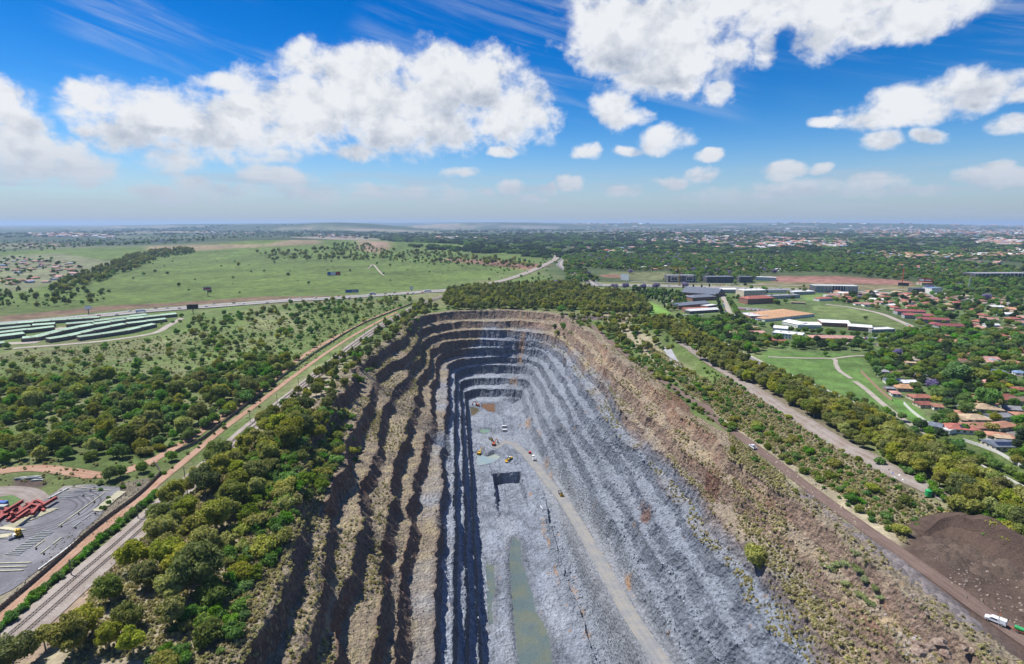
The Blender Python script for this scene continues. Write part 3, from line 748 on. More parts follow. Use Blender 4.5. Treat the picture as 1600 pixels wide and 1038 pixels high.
# vertices of partly covered faces dip below the quarry's own apron
GZZ = np.where(inside, GZZ - 3.0, GZZ)
def ground_mat(N, b):
    pos = geo_pos(N); col = N.attr('Col'); gm = N.attr('grassy', 'Fac')
    dist = N.vm('LENGTH', pos, out=1)
    near = N.m('SUBTRACT', 1.0, N.ss(dist, 1200, 4000))
    f1 = N.noise(pos, 0.055, 8, 0.68); f2 = N.noise(pos, 0.5, 7, 0.7); f3 = N.noise(pos, 0.0045, 7, 0.62)
    k = N.m('MULTIPLY', N.lin(f1, 0.3, 0.7, 0.66, 1.34), N.lin(f2, 0.3, 0.7, 0.74, 1.26))
    k = N.m('MULTIPLY', k, N.lin(f3, .3, .7, .70, 1.30))
    c = N.vm('SCALE', col, k)
    # low scrub speckle and bare stony specks in the grass
    sp = N.vor(pos, 0.16, out='Distance'); spm = N.m('SUBTRACT', 1.0, N.ss(sp, 0.12, 0.36))
    spm = N.m('MULTIPLY', N.m('MULTIPLY', spm, gm), N.ss(f1, .46, .60))
    c = N.mix(N.m('MULTIPLY', spm, 0.75), c, (.055, .095, .026))
    bare = N.m('MULTIPLY', N.m('MULTIPLY', N.ss(N.noise(pos, 0.09, 6, .7), .58, .70), gm), .6)
    c = N.mix(bare, c, (.26, .215, .15))
    tf = N.vor(pos, 0.5, out='Distance'); tm = N.m('MULTIPLY', N.m('SUBTRACT', 1.0, N.ss(tf, 0.15, 0.40)), N.m('MULTIPLY', gm, near))
    c = N.mix(N.m('MULTIPLY', tm, 0.25), c, (.28, .26, .12))
    N.put(b.inputs['Base Color'], c)
    h = N.m('ADD', N.m('MULTIPLY', f1, 3.0), N.m('ADD', N.m('MULTIPLY', f2, 0.7), N.m('MULTIPLY', spm, 1.5)))
    bump(N, b, h, 1.0, 0.8)
M_GROUND = mat('ground', rough=.95, fn=ground_mat, spec=.15)
gro = obj('ground', mesh_np('ground', np.stack([GX, GY, GZZ], -1).reshape(-1, 3), F3, [M_GROUND], smooth=True, cols=GC.reshape(-1, 3), attrs={'grassy': GG.ravel()}))
tag(gro, kind='structure')
# ------------------------------------------------------------------ roads, paths and rails
def line(pts, n=10, dz=0):
    return spline([tuple(G(a, b)) for a, b in pts], n)
def road_mat(c, edge=None, dash=False):
    def fn(N, b):
        pos = geo_pos(N); ac = N.attr('across', 'Fac'); f = N.noise(pos, 0.08, 6, .62); g = N.noise(pos, 2.0, 3, .6)
        col = N.vm('SCALE', N.comb(*c), N.m('MULTIPLY', N.lin(f, .3, .7, .8, 1.2), N.lin(g, .3, .7, .9, 1.1)))
        w = N.m('ABSOLUTE', N.m('SUBTRACT', N.m('ABSOLUTE', ac), 0.22)); col = N.mix(N.m('MULTIPLY', N.m('SUBTRACT', 1.0, N.ss(w, .04, .14)), .25), col, tuple(v * .7 for v in c))
        if edge: col = N.mix(N.m('MULTIPLY', N.ss(N.m('ABSOLUTE', ac), edge, edge + .01), N.m('SUBTRACT', 1.0, N.ss(N.m('ABSOLUTE', ac), edge + .025, edge + .03))), col, (.55, .55, .53))
        N.put(b.inputs['Base Color'], col)
    return fn
M_ASPH = mat('asphalt_grey', rough=.9, fn=road_mat((.16, .155, .155), .44))
M_HWY = mat('highway_concrete', rough=.9, fn=road_mat((.27, .26, .27), .44))
M_PATH = mat('concrete_path', rough=.95, fn=road_mat((.33, .29, .25)))
M_RED = mat('red_dirt', rough=.97, fn=track_mat((.27, .155, .10), (.33, .21, .15)))
M_GREYD = mat('grey_dirt', rough=.97, fn=track_mat((.19, .15, .125), (.235, .205, .185)))
M_DARKD = mat('dark_dirt', rough=.97, fn=track_mat((.12, .082, .068), (.15, .105, .088)))
M_CANAL = mat('pale_gravel', rough=.95, fn=track_mat((.25, .255, .27), (.30, .30, .31), False))
def offset_line(L, d):
    T = np.gradient(L[:, :2], axis=0); T /= np.linalg.norm(T, axis=1)[:, None]
    out = L.copy(); out[:, 0] += T[:, 1] * d; out[:, 1] -= T[:, 0] * d; out[:, 2] = gz(out[:, 0], out[:, 1]); return out
HW = line([(-60, 513), (0, 508), (100, 499), (215, 488), (300, 481), (400, 474), (457, 470), (572, 463), (692, 455), (790, 449), (880, 446), (980, 447), (1060, 448), (1200, 452), (1300, 456), (1440, 462), (1600, 478)], 12)
for s in (-1, 1):
    ribbon('highway', offset_line(HW, s * 12), 15, M_HWY, 1.1, gz)
ribbon('highway_verge', HW, 9, mat('verge', rough=.95, fn=track_mat((.22, .17, .12), (.20, .19, .09), False)), 0.95, gz)
ribbon('service_road', line([(985, 441), (1060, 443), (1120, 444), (1200, 446), (1262, 448)]), 9, M_PATH, 0.9, gz)
ribbon('service_road', line([(1345, 454), (1365, 455), (1385, 452), (1420, 455), (1470, 460), (1540, 466)]), 8, M_PATH, .9, gz)
RN = line([(933, 448), (918, 438), (900, 429), (885, 421), (876, 414), (878, 409), (888, 401), (893, 396)])
for s in (-1, 1): ribbon('dual_road', offset_line(RN, s * 9), 11, M_ASPH, 1.2, gz)
ribbon('road_median', RN, 6, M_PATH, 1.05, gz)
MR = line([(1040, 495), (1110, 528), (1180, 565), (1250, 597), (1320, 628), (1385, 660), (1470, 704), (1560, 748), (1600, 768), (1720, 826)])
ribbon('parkway_road', MR, 9.0, M_ASPH, .25, gz)
ribbon('upper_dirt_road', line([(1060, 530), (1100, 560), (1132, 580), (1200, 624), (1250, 655), (1300, 686), (1350, 712), (1400, 738), (1450, 762), (1490, 782)]), [11] * 10 * 9 + [11], M_GREYD, .35, gz)
LR = line([(905, 497), (925, 510), (945, 527), (985, 560), (1040, 598), (1095, 635), (1125, 660), (1200, 714), (1270, 768), (1337, 816), (1400, 860), (1470, 908), (1525, 948), (1600, 1000), (1700, 1068)])
ribbon('quarry_rim_road', LR, 7.5, M_DARKD, .3, gz)
ribbon('spoil_track', line([(1088, 612), (1100, 628), (1112, 648)]), 5, M_DARKD, .4, gz)
ribbon('gravel_strip', line([(1040, 543), (1048, 556), (1060, 575), (1072, 592), (1084, 607)]), 6.5, M_CANAL, .5, gz)
ribbon('suburban_street', line([(1290, 537), (1355, 537), (1378, 541), (1410, 553), (1440, 565), (1475, 576), (1530, 581), (1600, 588), (1660, 596)]), 8, M_PATH, .35, gz)
ribbon('suburban_street', line([(1446, 586), (1452, 597), (1466, 610), (1490, 628), (1508, 642)]), 7, M_ASPH, .35, gz)
ribbon('suburban_street', line([(1290, 476), (1330, 481), (1370, 489), (1400, 500), (1425, 512), (1430, 524)]), 9, M_PATH, .4, gz)
ribbon('suburban_street', line([(1570, 520), (1582, 530), (1592, 545), (1620, 560)]), 8, M_ASPH, .4, gz)
ribbon('suburban_street', line([(1560, 660), (1585, 680), (1620, 700)]), 7, M_ASPH, .35, gz)
ribbon('school_lane', line([(1127, 458), (1131, 468), (1137, 482), (1142, 494)]), 8, M_PATH, .4, gz)
ribbon('park_path', line([(1200, 558), (1250, 560), (1300, 561), (1306, 570), (1312, 580), (1330, 592)]), 4, M_PATH, .25, gz)
ribbon('park_path', line([(1300, 561), (1330, 557), (1350, 556)]), 4, M_PATH, .25, gz)
ribbon('greenway_path', line([(1335, 596), (1352, 608), (1368, 622), (1392, 642), (1420, 662), (1450, 680)]), 4.5, M_PATH, .25, gz)
ribbon('driveway', line([(1075, 462), (1052, 470), (1040, 478)]), 6, M_PATH, .4, gz)
ribbon('car_park', line([(1150, 482), (1178, 484), (1200, 486)]), 34, M_ASPH, .4, gz)
ribbon('dirt_track', line([(-30, 742), (0, 737), (57, 732), (112, 738), (152, 743), (200, 735), (240, 720)]), 9, M_RED, .25, gz)
ribbon('dirt_track', line([(-40, 775), (0, 768), (40, 772), (58, 785)]), 12, M_GREYD, .25, gz)
ribbon('red_service_road', line([(237, 721), (256, 710), (275, 699), (330, 664), (400, 613), (475, 556), (535, 522), (587, 496), (640, 476)]), 6.5, M_RED, .22, gz)
ribbon('railway_service_road', line([(-80, 1040), (0, 968), (100, 877), (207, 789), (250, 752), (287, 722), (325, 690), (352, 668), (400, 633), (462, 586), (520, 545), (560, 520), (620, 488)]), 5.0, M_RED, .25, gz)
ribbon('bush_track', line([(0, 655), (40, 640), (90, 612), (150, 585), (210, 560), (300, 545)]), 2.5, M_GREYD, .2, gz)
ribbon('pasture_track', line([(575, 420), (583, 414), (592, 424), (600, 431)]), 5, M_PATH, .8, gz)
# railway
RL = line([(-90, 1086), (0, 1007), (50, 964), (120, 903), (188, 845), (280, 764), (370, 685), (400, 659), (460, 611), (515, 567), (582, 517), (625, 492), (655, 476), (700, 460)], 14)
M_BALL = mat('ballast', rough=.97, fn=track_mat((.24, .20, .175), (.30, .265, .24), False))
ribbon('railway_ballast', offset_line(RL, 2.4), 15, M_BALL, .28, gz, crown=.35, nx=7)
ribbon('railway_ballast', line([(757, 446), (800, 435), (830, 424), (850, 415), (868, 405), (870, 396)]), 22, M_BALL, 1.2, gz)
M_STEEL = mat('rail_steel', (.10, .075, .06), .5, metal=.3)
M_SLP = mat('sleeper_concrete', (.33, .30, .27))
def strip_mesh(L, w, h, z0):
    T = np.gradient(L[:, :2], axis=0); T /= np.linalg.norm(T, axis=1)[:, None]; Nn = np.stack([T[:, 1], -T[:, 0]], 1)
    zb = L[:, 2] + z0; vs = []
    for dx, dz in ((-w / 2, 0), (-w / 2, h), (w / 2, h), (w / 2, 0)): vs.append(np.concatenate([L[:, :2] + Nn * dx, (zb + dz)[:, None]], 1))
    V_ = np.stack(vs, 1); n = len(L); i = np.arange(n * 4).reshape(n, 4)
    F_ = np.concatenate([np.stack([i[:-1, k], i[:-1, k + 1], i[1:, k + 1], i[1:, k]], -1) for k in range(3)])
    return V_.reshape(-1, 3), F_
slp = MB(); slp.box(-1.25, 1.25, -.14, .14, 0, .2); slpm = slp.mesh('sleeper', M_SLP)
tlabels = ['railway track nearest the service road, running along the quarry belt', 'railway track nearest the gum trees of the quarry belt', 'outer siding track that joins the railway beside the quarry corner']
for ti, off in enumerate((0.0, 4.6, 9.0)):
    L = offset_line(RL, off)
    if ti == 2: L = L[95:]
    t = empty('railway_track', tuple(L[len(L) // 2])); tag(t, tlabels[ti], 'railway track', 'parallel railway tracks')
    for s in (-.55, .55):
        LL = offset_line(L, s); v, f = strip_mesh(LL, .16, .2, .78); v = v - np.array(t.location)
        obj('rail', mesh_np('rail', v, f, [M_STEEL]), t)
    # sleepers: the nearest 300 singly, the rest in one part
    seg = np.linalg.norm(np.diff(L[:, :2], axis=0), axis=1); cum = np.concatenate([[0], np.cumsum(seg)])
    ss_ = np.arange(0, cum[-1] * .92, 1.6); P_ = np.stack([np.interp(ss_, cum, L[:, k]) for k in range(3)], 1)
    T = np.gradient(P_[:, :2], axis=0); ang = np.arctan2(T[:, 1], T[:, 0]) - math.pi / 2
    od = np.argsort(np.hypot(P_[:, 0], P_[:, 1]) + np.where(P_[:, 1] < 95, 1e5, 0)); rest_v = []; rest_f = []; base = np.array([v.co for v in slpm.vertices]); bf = np.array([list(p.vertices) for p in slpm.polygons])
    for r, i in enumerate(od):
        z = float(gz(P_[i, 0], P_[i, 1])) + .5
        if r < 170:
            o = obj('sleeper', slpm, t, (P_[i, 0] - t.location.x, P_[i, 1] - t.location.y, z - t.location.z)); o.rotation_euler.z = ang[i]
        else:
            c, s_ = math.cos(ang[i]), math.sin(ang[i]); q = base.copy(); q[:, 0], q[:, 1] = base[:, 0] * c - base[:, 1] * s_ + P_[i, 0] - t.location.x, base[:, 0] * s_ + base[:, 1] * c + P_[i, 1] - t.location.y
            q[:, 2] += z - t.location.z; rest_f.append(bf + len(rest_v) * 8); rest_v.append(q)
    o = obj('sleeper', mesh_np('sleepers', np.concatenate(rest_v), np.concatenate(rest_f), [M_SLP]), t); tag(o, kind='stuff')
# catenary masts
mm = MB(); mm.box(-.15, .15, -.15, .15, 0, 7.4); pole_m = mm.mesh('pole', mat('mast_steel', (.13, .12, .11), .6))
mm = MB(); mm.bar((0, 0, 6.6), (3.6, 0, 6.3), .1); mm.bar((0, 0, 7.2), (2.6, 0, 6.4), .07); arm_m = mm.mesh('arm', mat('mast_steel'))
m0 = None
seg = np.linalg.norm(np.diff(RL[:, :2], axis=0), axis=1); cum = np.concatenate([[0], np.cumsum(seg)])
for s_ in np.arange(60, cum[-1] - 40, 46):
    p = [float(np.interp(s_, cum, offset_line(RL, -3.2)[:, k])) for k in range(3)]
    q = [float(np.interp(s_ + 1, cum, offset_line(RL, -3.2)[:, k])) for k in range(3)]
    a_ = math.atan2(q[1] - p[1], q[0] - p[0]) - math.pi / 2
    if m0 is None:
        m0 = empty('catenary_mast', p, a_); tag(m0, 'thin steel catenary mast standing beside the railway tracks', 'mast', 'catenary masts along the railway'); obj('pole', pole_m, m0); obj('arm', arm_m, m0)
    else: dup(m0, p, a_)
# precast walls with panels
M_WALL = mat('precast_wall', rough=.95, fn=lambda N, b: (N.put(b.inputs['Base Color'], N.vm('SCALE', N.comb(.20, .175, .15), N.lin(N.noise(geo_pos(N), .5, 5, .65), .3, .7, .6, 1.35)))))
pm = MB(); pm.box(-1.0, 1.0, -.06, .06, 0, 2.0); pm_panel = pm.mesh('panel', M_WALL)
pm = MB(); pm.box(-.13, .13, -.13, .13, 0, 2.25); pm_post = pm.mesh('post', M_WALL)
def panel_wall(L, label, name='precast_wall', h=1.0, cat='wall', panel=pm_panel, post=pm_post, step=2.24):
    seg = np.linalg.norm(np.diff(L[:, :2], axis=0), axis=1); cum = np.concatenate([[0], np.cumsum(seg)]); ss_ = np.arange(0, cum[-1], step)
    P_ = np.stack([np.interp(ss_, cum, L[:, k]) for k in range(2)], 1); Zs = gz(P_[:, 0], P_[:, 1])
    t = empty(name, (P_[0, 0], P_[0, 1], float(Zs[0]))); tag(t, label, cat); o0 = np.array(t.location)
    base = np.array([v.co for v in panel.vertices]); bf = np.array([list(p.vertices) for p in panel.polygons]); RV = []; RF = []
    dist = np.hypot(P_[:, 0], P_[:, 1]); order = np.argsort(dist); lim = set(order[:120].tolist())
    for i in range(len(P_) - 1):
        a = math.atan2(P_[i + 1, 1] - P_[i, 1], P_[i + 1, 0] - P_[i, 0]); mid = (P_[i] + P_[i + 1]) / 2; z = float(Zs[i]) + .1
        sx = np.linalg.norm(P_[i + 1] - P_[i]) / 2.0
        if i in lim:
            o = obj('panel', panel, t, (mid[0] - o0[0], mid[1] - o0[1], z - o0[2])); o.rotation_euler.z = a; o.scale = (sx * .93, 1, h)
            o = obj('post', post, t, (P_[i, 0] - o0[0], P_[i, 1] - o0[1], z - o0[2])); o.rotation_euler.z = a; o.scale = (1, 1, h)
        else:
            c, s_ = math.cos(a), math.sin(a); q = base.copy() * np.array([sx * .97, 1, h]); x_ = q[:, 0] * c - q[:, 1] * s_; y_ = q[:, 0] * s_ + q[:, 1] * c
            RF.append(bf + 8 * len(RV)); RV.append(np.stack([x_ + mid[0] - o0[0], y_ + mid[1] - o0[1], q[:, 2] + z - o0[2]], 1))
    if RV: tag(obj('panel', mesh_np('wall_panels', np.concatenate(RV), np.concatenate(RF), [panel.materials[0]]), t), kind='stuff')
    return t
panel_wall(line([(-60, 1005), (0, 955), (72, 894), (150, 825), (212, 779), (247, 746), (250, 738), (240, 724)]), 'long weathered concrete wall between the storage yard and the red service road')
panel_wall(line([(275, 708), (312, 690), (350, 661), (400, 622), (457, 578), (510, 541), (550, 516), (600, 493), (645, 475)]), 'long grey concrete wall beside the railway, beyond the gap by the bushes')
M_WW = mat('white_barrier', (.62, .60, .57))
pm = MB(); pm.box(-1.0, 1.0, -.12, .12, 0, 1.0); bar_panel = pm.mesh('panel', M_WW); pm = MB(); pm.box(-.16, .16, -.16, .16, 0, 1.1); bar_post = pm.mesh('post', M_WW)
panel_wall(offset_line(MR[10:], -5.4), 'white concrete barrier along the parkway road beyond the gum trees', 'road_barrier', 1.0, 'barrier', bar_panel, bar_post, 6.0)
M_BRW = mat('boundary_wall', (.36, .22, .17)); pm = MB(); pm.box(-1, 1, -.12, .12, 0, 1.9); bw = pm.mesh('panel', M_BRW); pm = MB(); pm.box(-.2, .2, -.2, .2, 0, 2.1); bwp = pm.mesh('post', M_BRW)
panel_wall(line([(1345, 582), (1360, 597), (1378, 615), (1395, 628)]), 'reddish brick garden wall behind the houses at the green strip', 'garden_wall', 1.1, 'wall', bw, bwp, 4.0)
pm = MB(); pm.box(-1, 1, -.12, .12, 0, 1.9); bw2 = pm.mesh('panel', M_WW); pm = MB(); pm.box(-.2, .2, -.2, .2, 0, 2.1); bwp2 = pm.mesh('post', M_WW)
panel_wall(line([(1412, 632), (1425, 645), (1445, 660), (1474, 678)]), 'pale garden wall along the far side of the green strip', 'garden_wall', 1.1, 'wall', bw2, bwp2, 4.0)
panel_wall(line([(1505, 690), (1530, 698), (1560, 710), (1590, 728), (1620, 745)]), 'cream garden wall below the solar roofed house', 'garden_wall', 1.0, 'wall', bw2, bwp2, 4.0)

# ------------------------------------------------------------------ buildings
def tile_mat(c):
    def fn(N, b):
        pos = N.new('ShaderNodeTexCoord').outputs['Object']; X_ = N.xyz(pos)
        rib = N.m('SINE', N.m('MULTIPLY', X_[0], 9.0)); f = N.noise(pos, .35, 5, .65)
        k = N.m('MULTIPLY', N.lin(rib, -1, 1, .88, 1.08), N.lin(f, .3, .7, .68, 1.25))
        oi = N.new('ShaderNodeObjectInfo').outputs['Random']; k = N.m('MULTIPLY', k, N.lin(oi, 0, 1, .82, 1.18))
        N.put(b.inputs['Base Color'], N.vm('SCALE', N.comb(*c), k)); bump(N, b, rib, .05, .6)
    return fn
ROOF = {'red': (.30, .105, .08), 'terracotta': (.36, .18, .12), 'brick': (.30, .12, .085), 'brown': (.20, .13, .10), 'tan': (.40, .30, .20), 'grey': (.25, .25, .27), 'slate': (.13, .15, .19), 'blue': (.16, .24, .36), 'white': (.66, .66, .66), 'green': (.29, .42, .31), 'pink': (.42, .23, .20), 'orange': (.40, .235, .13), 'crimson': (.25, .075, .08)}
WALLC = {'cream': (.52, .45, .34), 'white': (.68, .67, .64), 'brick': (.28, .14, .10), 'grey': (.36, .36, .37), 'tan': (.42, .33, .24), 'dark': (.07, .075, .085), 'brown': (.22, .145, .105), 'pinkish': (.48, .30, .25)}
def M_R(c): return mat(c + '_roof', rough=.75, fn=tile_mat(ROOF[c]))
def M_W(c): return mat(c + '_wall', WALLC[c], .9)
M_GLASS = mat('window_glass', (.035, .045, .06), .08, fn=lambda N, b: (N.put(b.inputs['Base Color'], (.035, .045, .06, 1)), N.put(b.inputs['Roughness'], .08)), spec=.6)
M_FRAME = mat('window_frame', (.55, .55, .54)); M_DOOR = mat('garage_door', (.14, .10, .08)); M_SOLAR = mat('solar_panel', (.02, .03, .07), .2, spec=.6)
M_TRIM = mat('white_trim', (.6, .6, .58))
_mc = {}
def cached(key, f):
    if key not in _mc: _mc[key] = f()
    return _mc[key]
def window_mesh(w, h, m=None):
    def f():
        q = MB(); q.box(-w / 2, w / 2, -.06, .05, 0, h, 1)
        q.add([(-w / 2 + .12, -.09, .12), (w / 2 - .12, -.09, .12), (w / 2 - .12, -.09, h - .12), (-w / 2 + .12, -.09, h - .12)], [(0, 1, 2, 3)], 0)
        q.box(-.05, .05, -.11, -.08, .12, h - .12, 1); return q.mesh('window', M_GLASS, M_FRAME)
    return cached(('win', round(w, 1), round(h, 1)), f)
def roof_mesh(L, D, H, kind, over=.5, pitch=.32, m=None):
    q = MB(); x0, x1, y0, y1 = -over, L + over, -over, D + over; rh = (D / 2 + over) * pitch; e = .18
    if kind == 'gable':
        q.prism([(y0, 0), (D / 2, rh), (y1, 0), (y1, -e), (y0, -e)], x0, x1)
        q.v = [(y, x, z + H) for x, y, z in q.v]
    elif kind == 'hip':
        r = min(D / 2 + over, (x1 - x0) / 2 - .3); a = [(x0, y0, H), (x1, y0, H), (x1, y1, H), (x0, y1, H), (x0 + r, D / 2, H + rh), (x1 - r, D / 2, H + rh)]
        b_ = [(x, y, H - e) for x, y, z in a[:4]]
        q.add(a + b_, [(0, 1, 5, 4), (1, 2, 5), (2, 3, 4, 5), (3, 0, 4), (0, 6, 7, 1), (1, 7, 8, 2), (2, 8, 9, 3), (3, 9, 6, 0), (9, 8, 7, 6)])
    elif kind == 'mono':
        q.prism([(y0, 0), (y1, D * .16), (y1, D * .16 - e), (y0, -e)], x0, x1); q.v = [(y, x, z + H) for x, y, z in q.v]
    else:
        q.box(-.15, L + .15, -.15, D + .15, H, H + .25); p = .35
        for bx in ((-.25, L + .25, -.25, -.05), (-.25, L + .25, D + .05, D + .25), (-.25, -.05, -.05, D + .05), (L + .05, L + .25, -.05, D + .05)): q.box(*bx, H - .1, H + .7)
    return q
def building(A, B, D, H, roof='grey', wall='cream', rk='gable', name='house', label='', cat='house', group=None, storeys=1, nwin=None, doors=0, pitch=.32, extra=None, world=False):
    """near base corners A, B (places in the photograph), depth D, wall height H"""
    if world: a, b = Vector(A), Vector(B)
    else: a, b = G(*A), G(*B)
    z = min(a.z, b.z) - .3; d = (b - a); d.z = 0; L = d.length; ang = math.atan2(d.y, d.x)
    t = empty(name, (a.x, a.y, z), ang); tag(t, label, cat, group)
    q = MB(); q.box(0, L, 0, D, -1, H)
    if rk == 'gable': q.prism([(0, H), (D / 2, H + D / 2 * pitch * .95), (D, H)], .02, L - .02); n = 6; q.v[-n:] = [(y, x, zz) for x, y, zz in q.v[-n:]]
    q.build('wall', M_W(wall), t); roof_mesh(L, D, H, rk, pitch=pitch).build('roof', M_R(roof), t)
    sh = H / storeys; nw = nwin if nwin is not None else max(2, int(L / 3.4)); nw = min(nw, 16)
    for s in range(storeys):
        for i in range(nw):
            x = (i + .5) * L / nw
            if doors and s == 0 and i % 3 == 1: o = obj('door', cached(('door',), lambda: MB().box(-.55, .55, -.05, .05, 0, 2.1).mesh('door', M_DOOR)), t, (x, -.03, .35)); continue
            o = obj('window', window_mesh(min(1.8, L / nw * .62), min(1.5, sh * .5)), t, (x, -.02, s * sh + sh * .32 + .2))
        for i in range(max(1, min(4, int(D / 4)))):
            y = (i + .5) * D / max(1, min(4, int(D / 4)))
            o = obj('window', window_mesh(1.6, min(1.5, sh * .5)), t, (-.02, y, s * sh + sh * .32 + .2)); o.rotation_euler.z = -math.pi / 2
    if extra: extra(t, L, D, H)
    return t
def solar(n, m_, x0, y0):
    def f(t, L, D, H):
        pn = cached(('sol',), lambda: MB().box(0, 1.0, 0, 1.7, 0, .05).mesh('solar_panel', M_SOLAR)); sl_ = math.atan(.32)
        for i in range(n):
            for j in range(m_):
                y = y0 + j * 1.72; o = obj('solar_panel', pn, t, (x0 + i * 1.06, y, H + .12 + (y + .5) * .32 )); o.rotation_euler.x = sl_
    return f
def plant(t, L, D, H):      # roof plant boxes
    for i in range(3):
        q = MB(); q.box(0, 2.4, 0, 1.8, 0, 1.3); q.build('roof_unit', M_TRIM, t).location = (L * (.2 + .27 * i), D * .5, H + .25)

# storage units at the left
M_ROLL = mat('roller_door', (.05, .10, .11), .6)
def storage(pts, D, label, H=4.2, wallc='brown'):
    P_ = [G(*p) for p in pts]; t = empty('storage_block', tuple(P_[0])); tag(t, label, 'storage units', 'green roofed storage blocks'); o0 = P_[0]
    rd = cached(('roll',), lambda: MB().box(-1.3, 1.3, -.08, .04, 0, 2.4).mesh('roller_door', M_ROLL)); nd = 0
    for a, b in zip(P_[:-1], P_[1:]):
        d = b - a; n = max(1, int(d.length / 18)); zz = min(a.z, b.z)
        for i in range(n):
            p = a + d * (i / n); q2 = a + d * ((i + 1) / n); L = (q2 - p).length; ang = math.atan2(d.y, d.x); st = p.z * 1.0
            w = MB(); w.box(0, L - .25, 0, D, -.8, H); w.box(0, L - .25, -.15, .1, H - .9, H + .35)
            w.box(-.25, .25, -.25, D, -.5, H + .75)
            w = w.build('wall', M_W(wallc), t); w.location = (p.x - o0.x, p.y - o0.y, st - o0.z); w.rotation_euler.z = ang
            r = roof_mesh(L - .3, D, H, 'mono', over=.1).build('roof', M_R('green'), t); r.location = w.location; r.rotation_euler.z = ang
            for k in range(int(L / 3.6)):
                if nd > 280: break
                x = 2 + k * 3.6; o = obj('roller_door', rd, t, (w.location.x + x * math.cos(ang) + .15 * math.sin(ang), w.location.y + x * math.sin(ang) - .15 * math.cos(ang), w.location.z + .1)); o.rotation_euler.z = ang; nd += 1
storage([(34, 535), (60, 533), (100, 522), (150, 512), (200, 504), (278, 495)], 9.5, 'longest green roofed storage block with the stepped brown wall')
storage([(78, 536), (110, 531), (150, 521), (200, 511), (262, 503)], 8.5, 'green roofed storage block between the longest block and the front one')
storage([(124, 533), (160, 528), (200, 522), (246, 511)], 8, 'front storage block nearest the bush, with a saw tooth roof edge')
storage([(104, 512), (150, 507), (232, 496)], 9, 'green roofed storage block behind the longest one, right of the gap')
storage([(-30, 522), (0, 520), (50, 514), (86, 511)], 9, 'second green roofed storage block from the highway, left of the gap', wallc='brown')
storage([(-30, 516), (0, 513), (80, 506), (155, 501)], 9, 'green roofed storage block closest to the highway')
storage([(-30, 529), (0, 526), (45, 521), (87, 516)], 8.5, 'third green roofed storage block from the highway, left of the gap')
storage([(-20, 534), (0, 532), (41, 527)], 10, 'short green roofed storage block at the left edge')
storage([(-30, 546), (0, 543), (12, 541)], 8, 'small brown storage block at the left frame edge nearest the bush')
ribbon('storage_forecourt', line([(-20, 538), (20, 537), (60, 535)]), 16, M_PATH, .3, gz)
ribbon('storage_forecourt', line([(20, 545), (110, 538), (180, 531), (240, 521), (262, 510), (285, 497)]), 9, M_PATH, .3, gz)
ribbon('storage_forecourt', line([(88, 516), (100, 514), (108, 512)]), 26, M_PATH, .3, gz)

BL = building
# right: schools, offices, town houses
BL((1064, 461), (1120, 465), 55, 6, 'slate', 'brick', 'gable', 'school_block', 'large slate grey roofed school hall beside the dark tree grove', 'school', storeys=2, nwin=14)
BL((1082, 471), (1119, 469), 22, 7, 'slate', 'brick', 'hip', 'school_block', 'smaller slate roofed brick wing in front of the large grey hall', 'school', storeys=2, nwin=10)
BL((1060, 484), (1108, 480), 20, 7, 'slate', 'brick', 'gable', 'school_block', 'curved brick school block with slate roof, nearest the lawn', 'school', storeys=2, nwin=14)
BL((1070, 488), (1108, 487), 12, 5, 'brick', 'brick', 'gable', 'school_block', 'low brick block under a red and white roof, in front of the slate roofed block', 'school', nwin=8)
BL((1078, 491), (1123, 488), 14, 5, 'white', 'dark', 'gable', 'school_block', 'white ridged school building with dark glass front', 'school', nwin=14)
BL((1104, 484), (1120, 482), 12, 6, 'white', 'brick', 'flat', 'school_block', 'small flat white roofed block between the red ridged roofs', 'school')
BL((1130, 458), (1155, 458), 30, 7, 'white', 'grey', 'flat', 'office_building', 'white flat roofed hall left of the cream building', 'building', storeys=2)
BL((1162, 464), (1197, 463), 28, 12, 'white', 'cream', 'flat', 'office_building', 'cream hall with a broad white roof behind the red roofed school', 'building', storeys=2, nwin=6, extra=plant)
BL((1168, 476), (1210, 474), 24, 10, 'red', 'brick', 'hip', 'school_block', 'brick school building with bright red roof and tall piers', 'school', storeys=2, nwin=16)
BL((1195, 503), (1272, 495), 55, 5, 'orange', 'white', 'hip', 'school_block', 'wide low building with orange tiled roofs and white edges', 'school', nwin=16, pitch=.12)
BL((1172, 500), (1200, 500), 32, 6, 'white', 'brick', 'flat', 'school_block', 'white roofed brick block left of the orange tiled building', 'school', nwin=8, extra=plant)
BL((1246, 514), (1283, 514), 22, 6, 'white', 'white', 'gable', 'school_block', 'white building with a row of arched windows, behind the street trees', 'school', nwin=14, pitch=.2)
BL((1222, 508), (1247, 514), 22, 6, 'white', 'white', 'gable', 'school_block', 'white wing joined to the arched window building', 'school', nwin=8, pitch=.2)
BL((1284, 510), (1328, 512), 26, 6, 'white', 'brick', 'gable', 'school_block', 'pale roofed school hall right of the arched window building', 'school', nwin=8, pitch=.15)
BL((1325, 516), (1362, 519), 22, 6, 'white', 'brick', 'gable', 'school_block', 'pale roofed brick hall above the parked cars', 'school', nwin=9, pitch=.15)
BL((1362, 520), (1398, 519), 14, 4, 'white', 'grey', 'flat', 'school_block', 'low white roofed shed at the right end of the school halls', 'school', nwin=6)
BL((1206, 527), (1252, 532), 20, 6, 'white', 'white', 'flat', 'shop_building', 'white flat roofed building with many small roof units near the car park', 'building', storeys=2, extra=plant)
BL((1208, 520), (1230, 522), 14, 7, 'white', 'white', 'gable', 'shop_building', 'narrow white roofed building behind the one with roof units', 'building')
BL((1268, 534), (1345, 535), 14, 5, 'pink', 'brick', 'hip', 'long_building', 'long pink tiled hall in front of the street tree row', 'building', nwin=16)
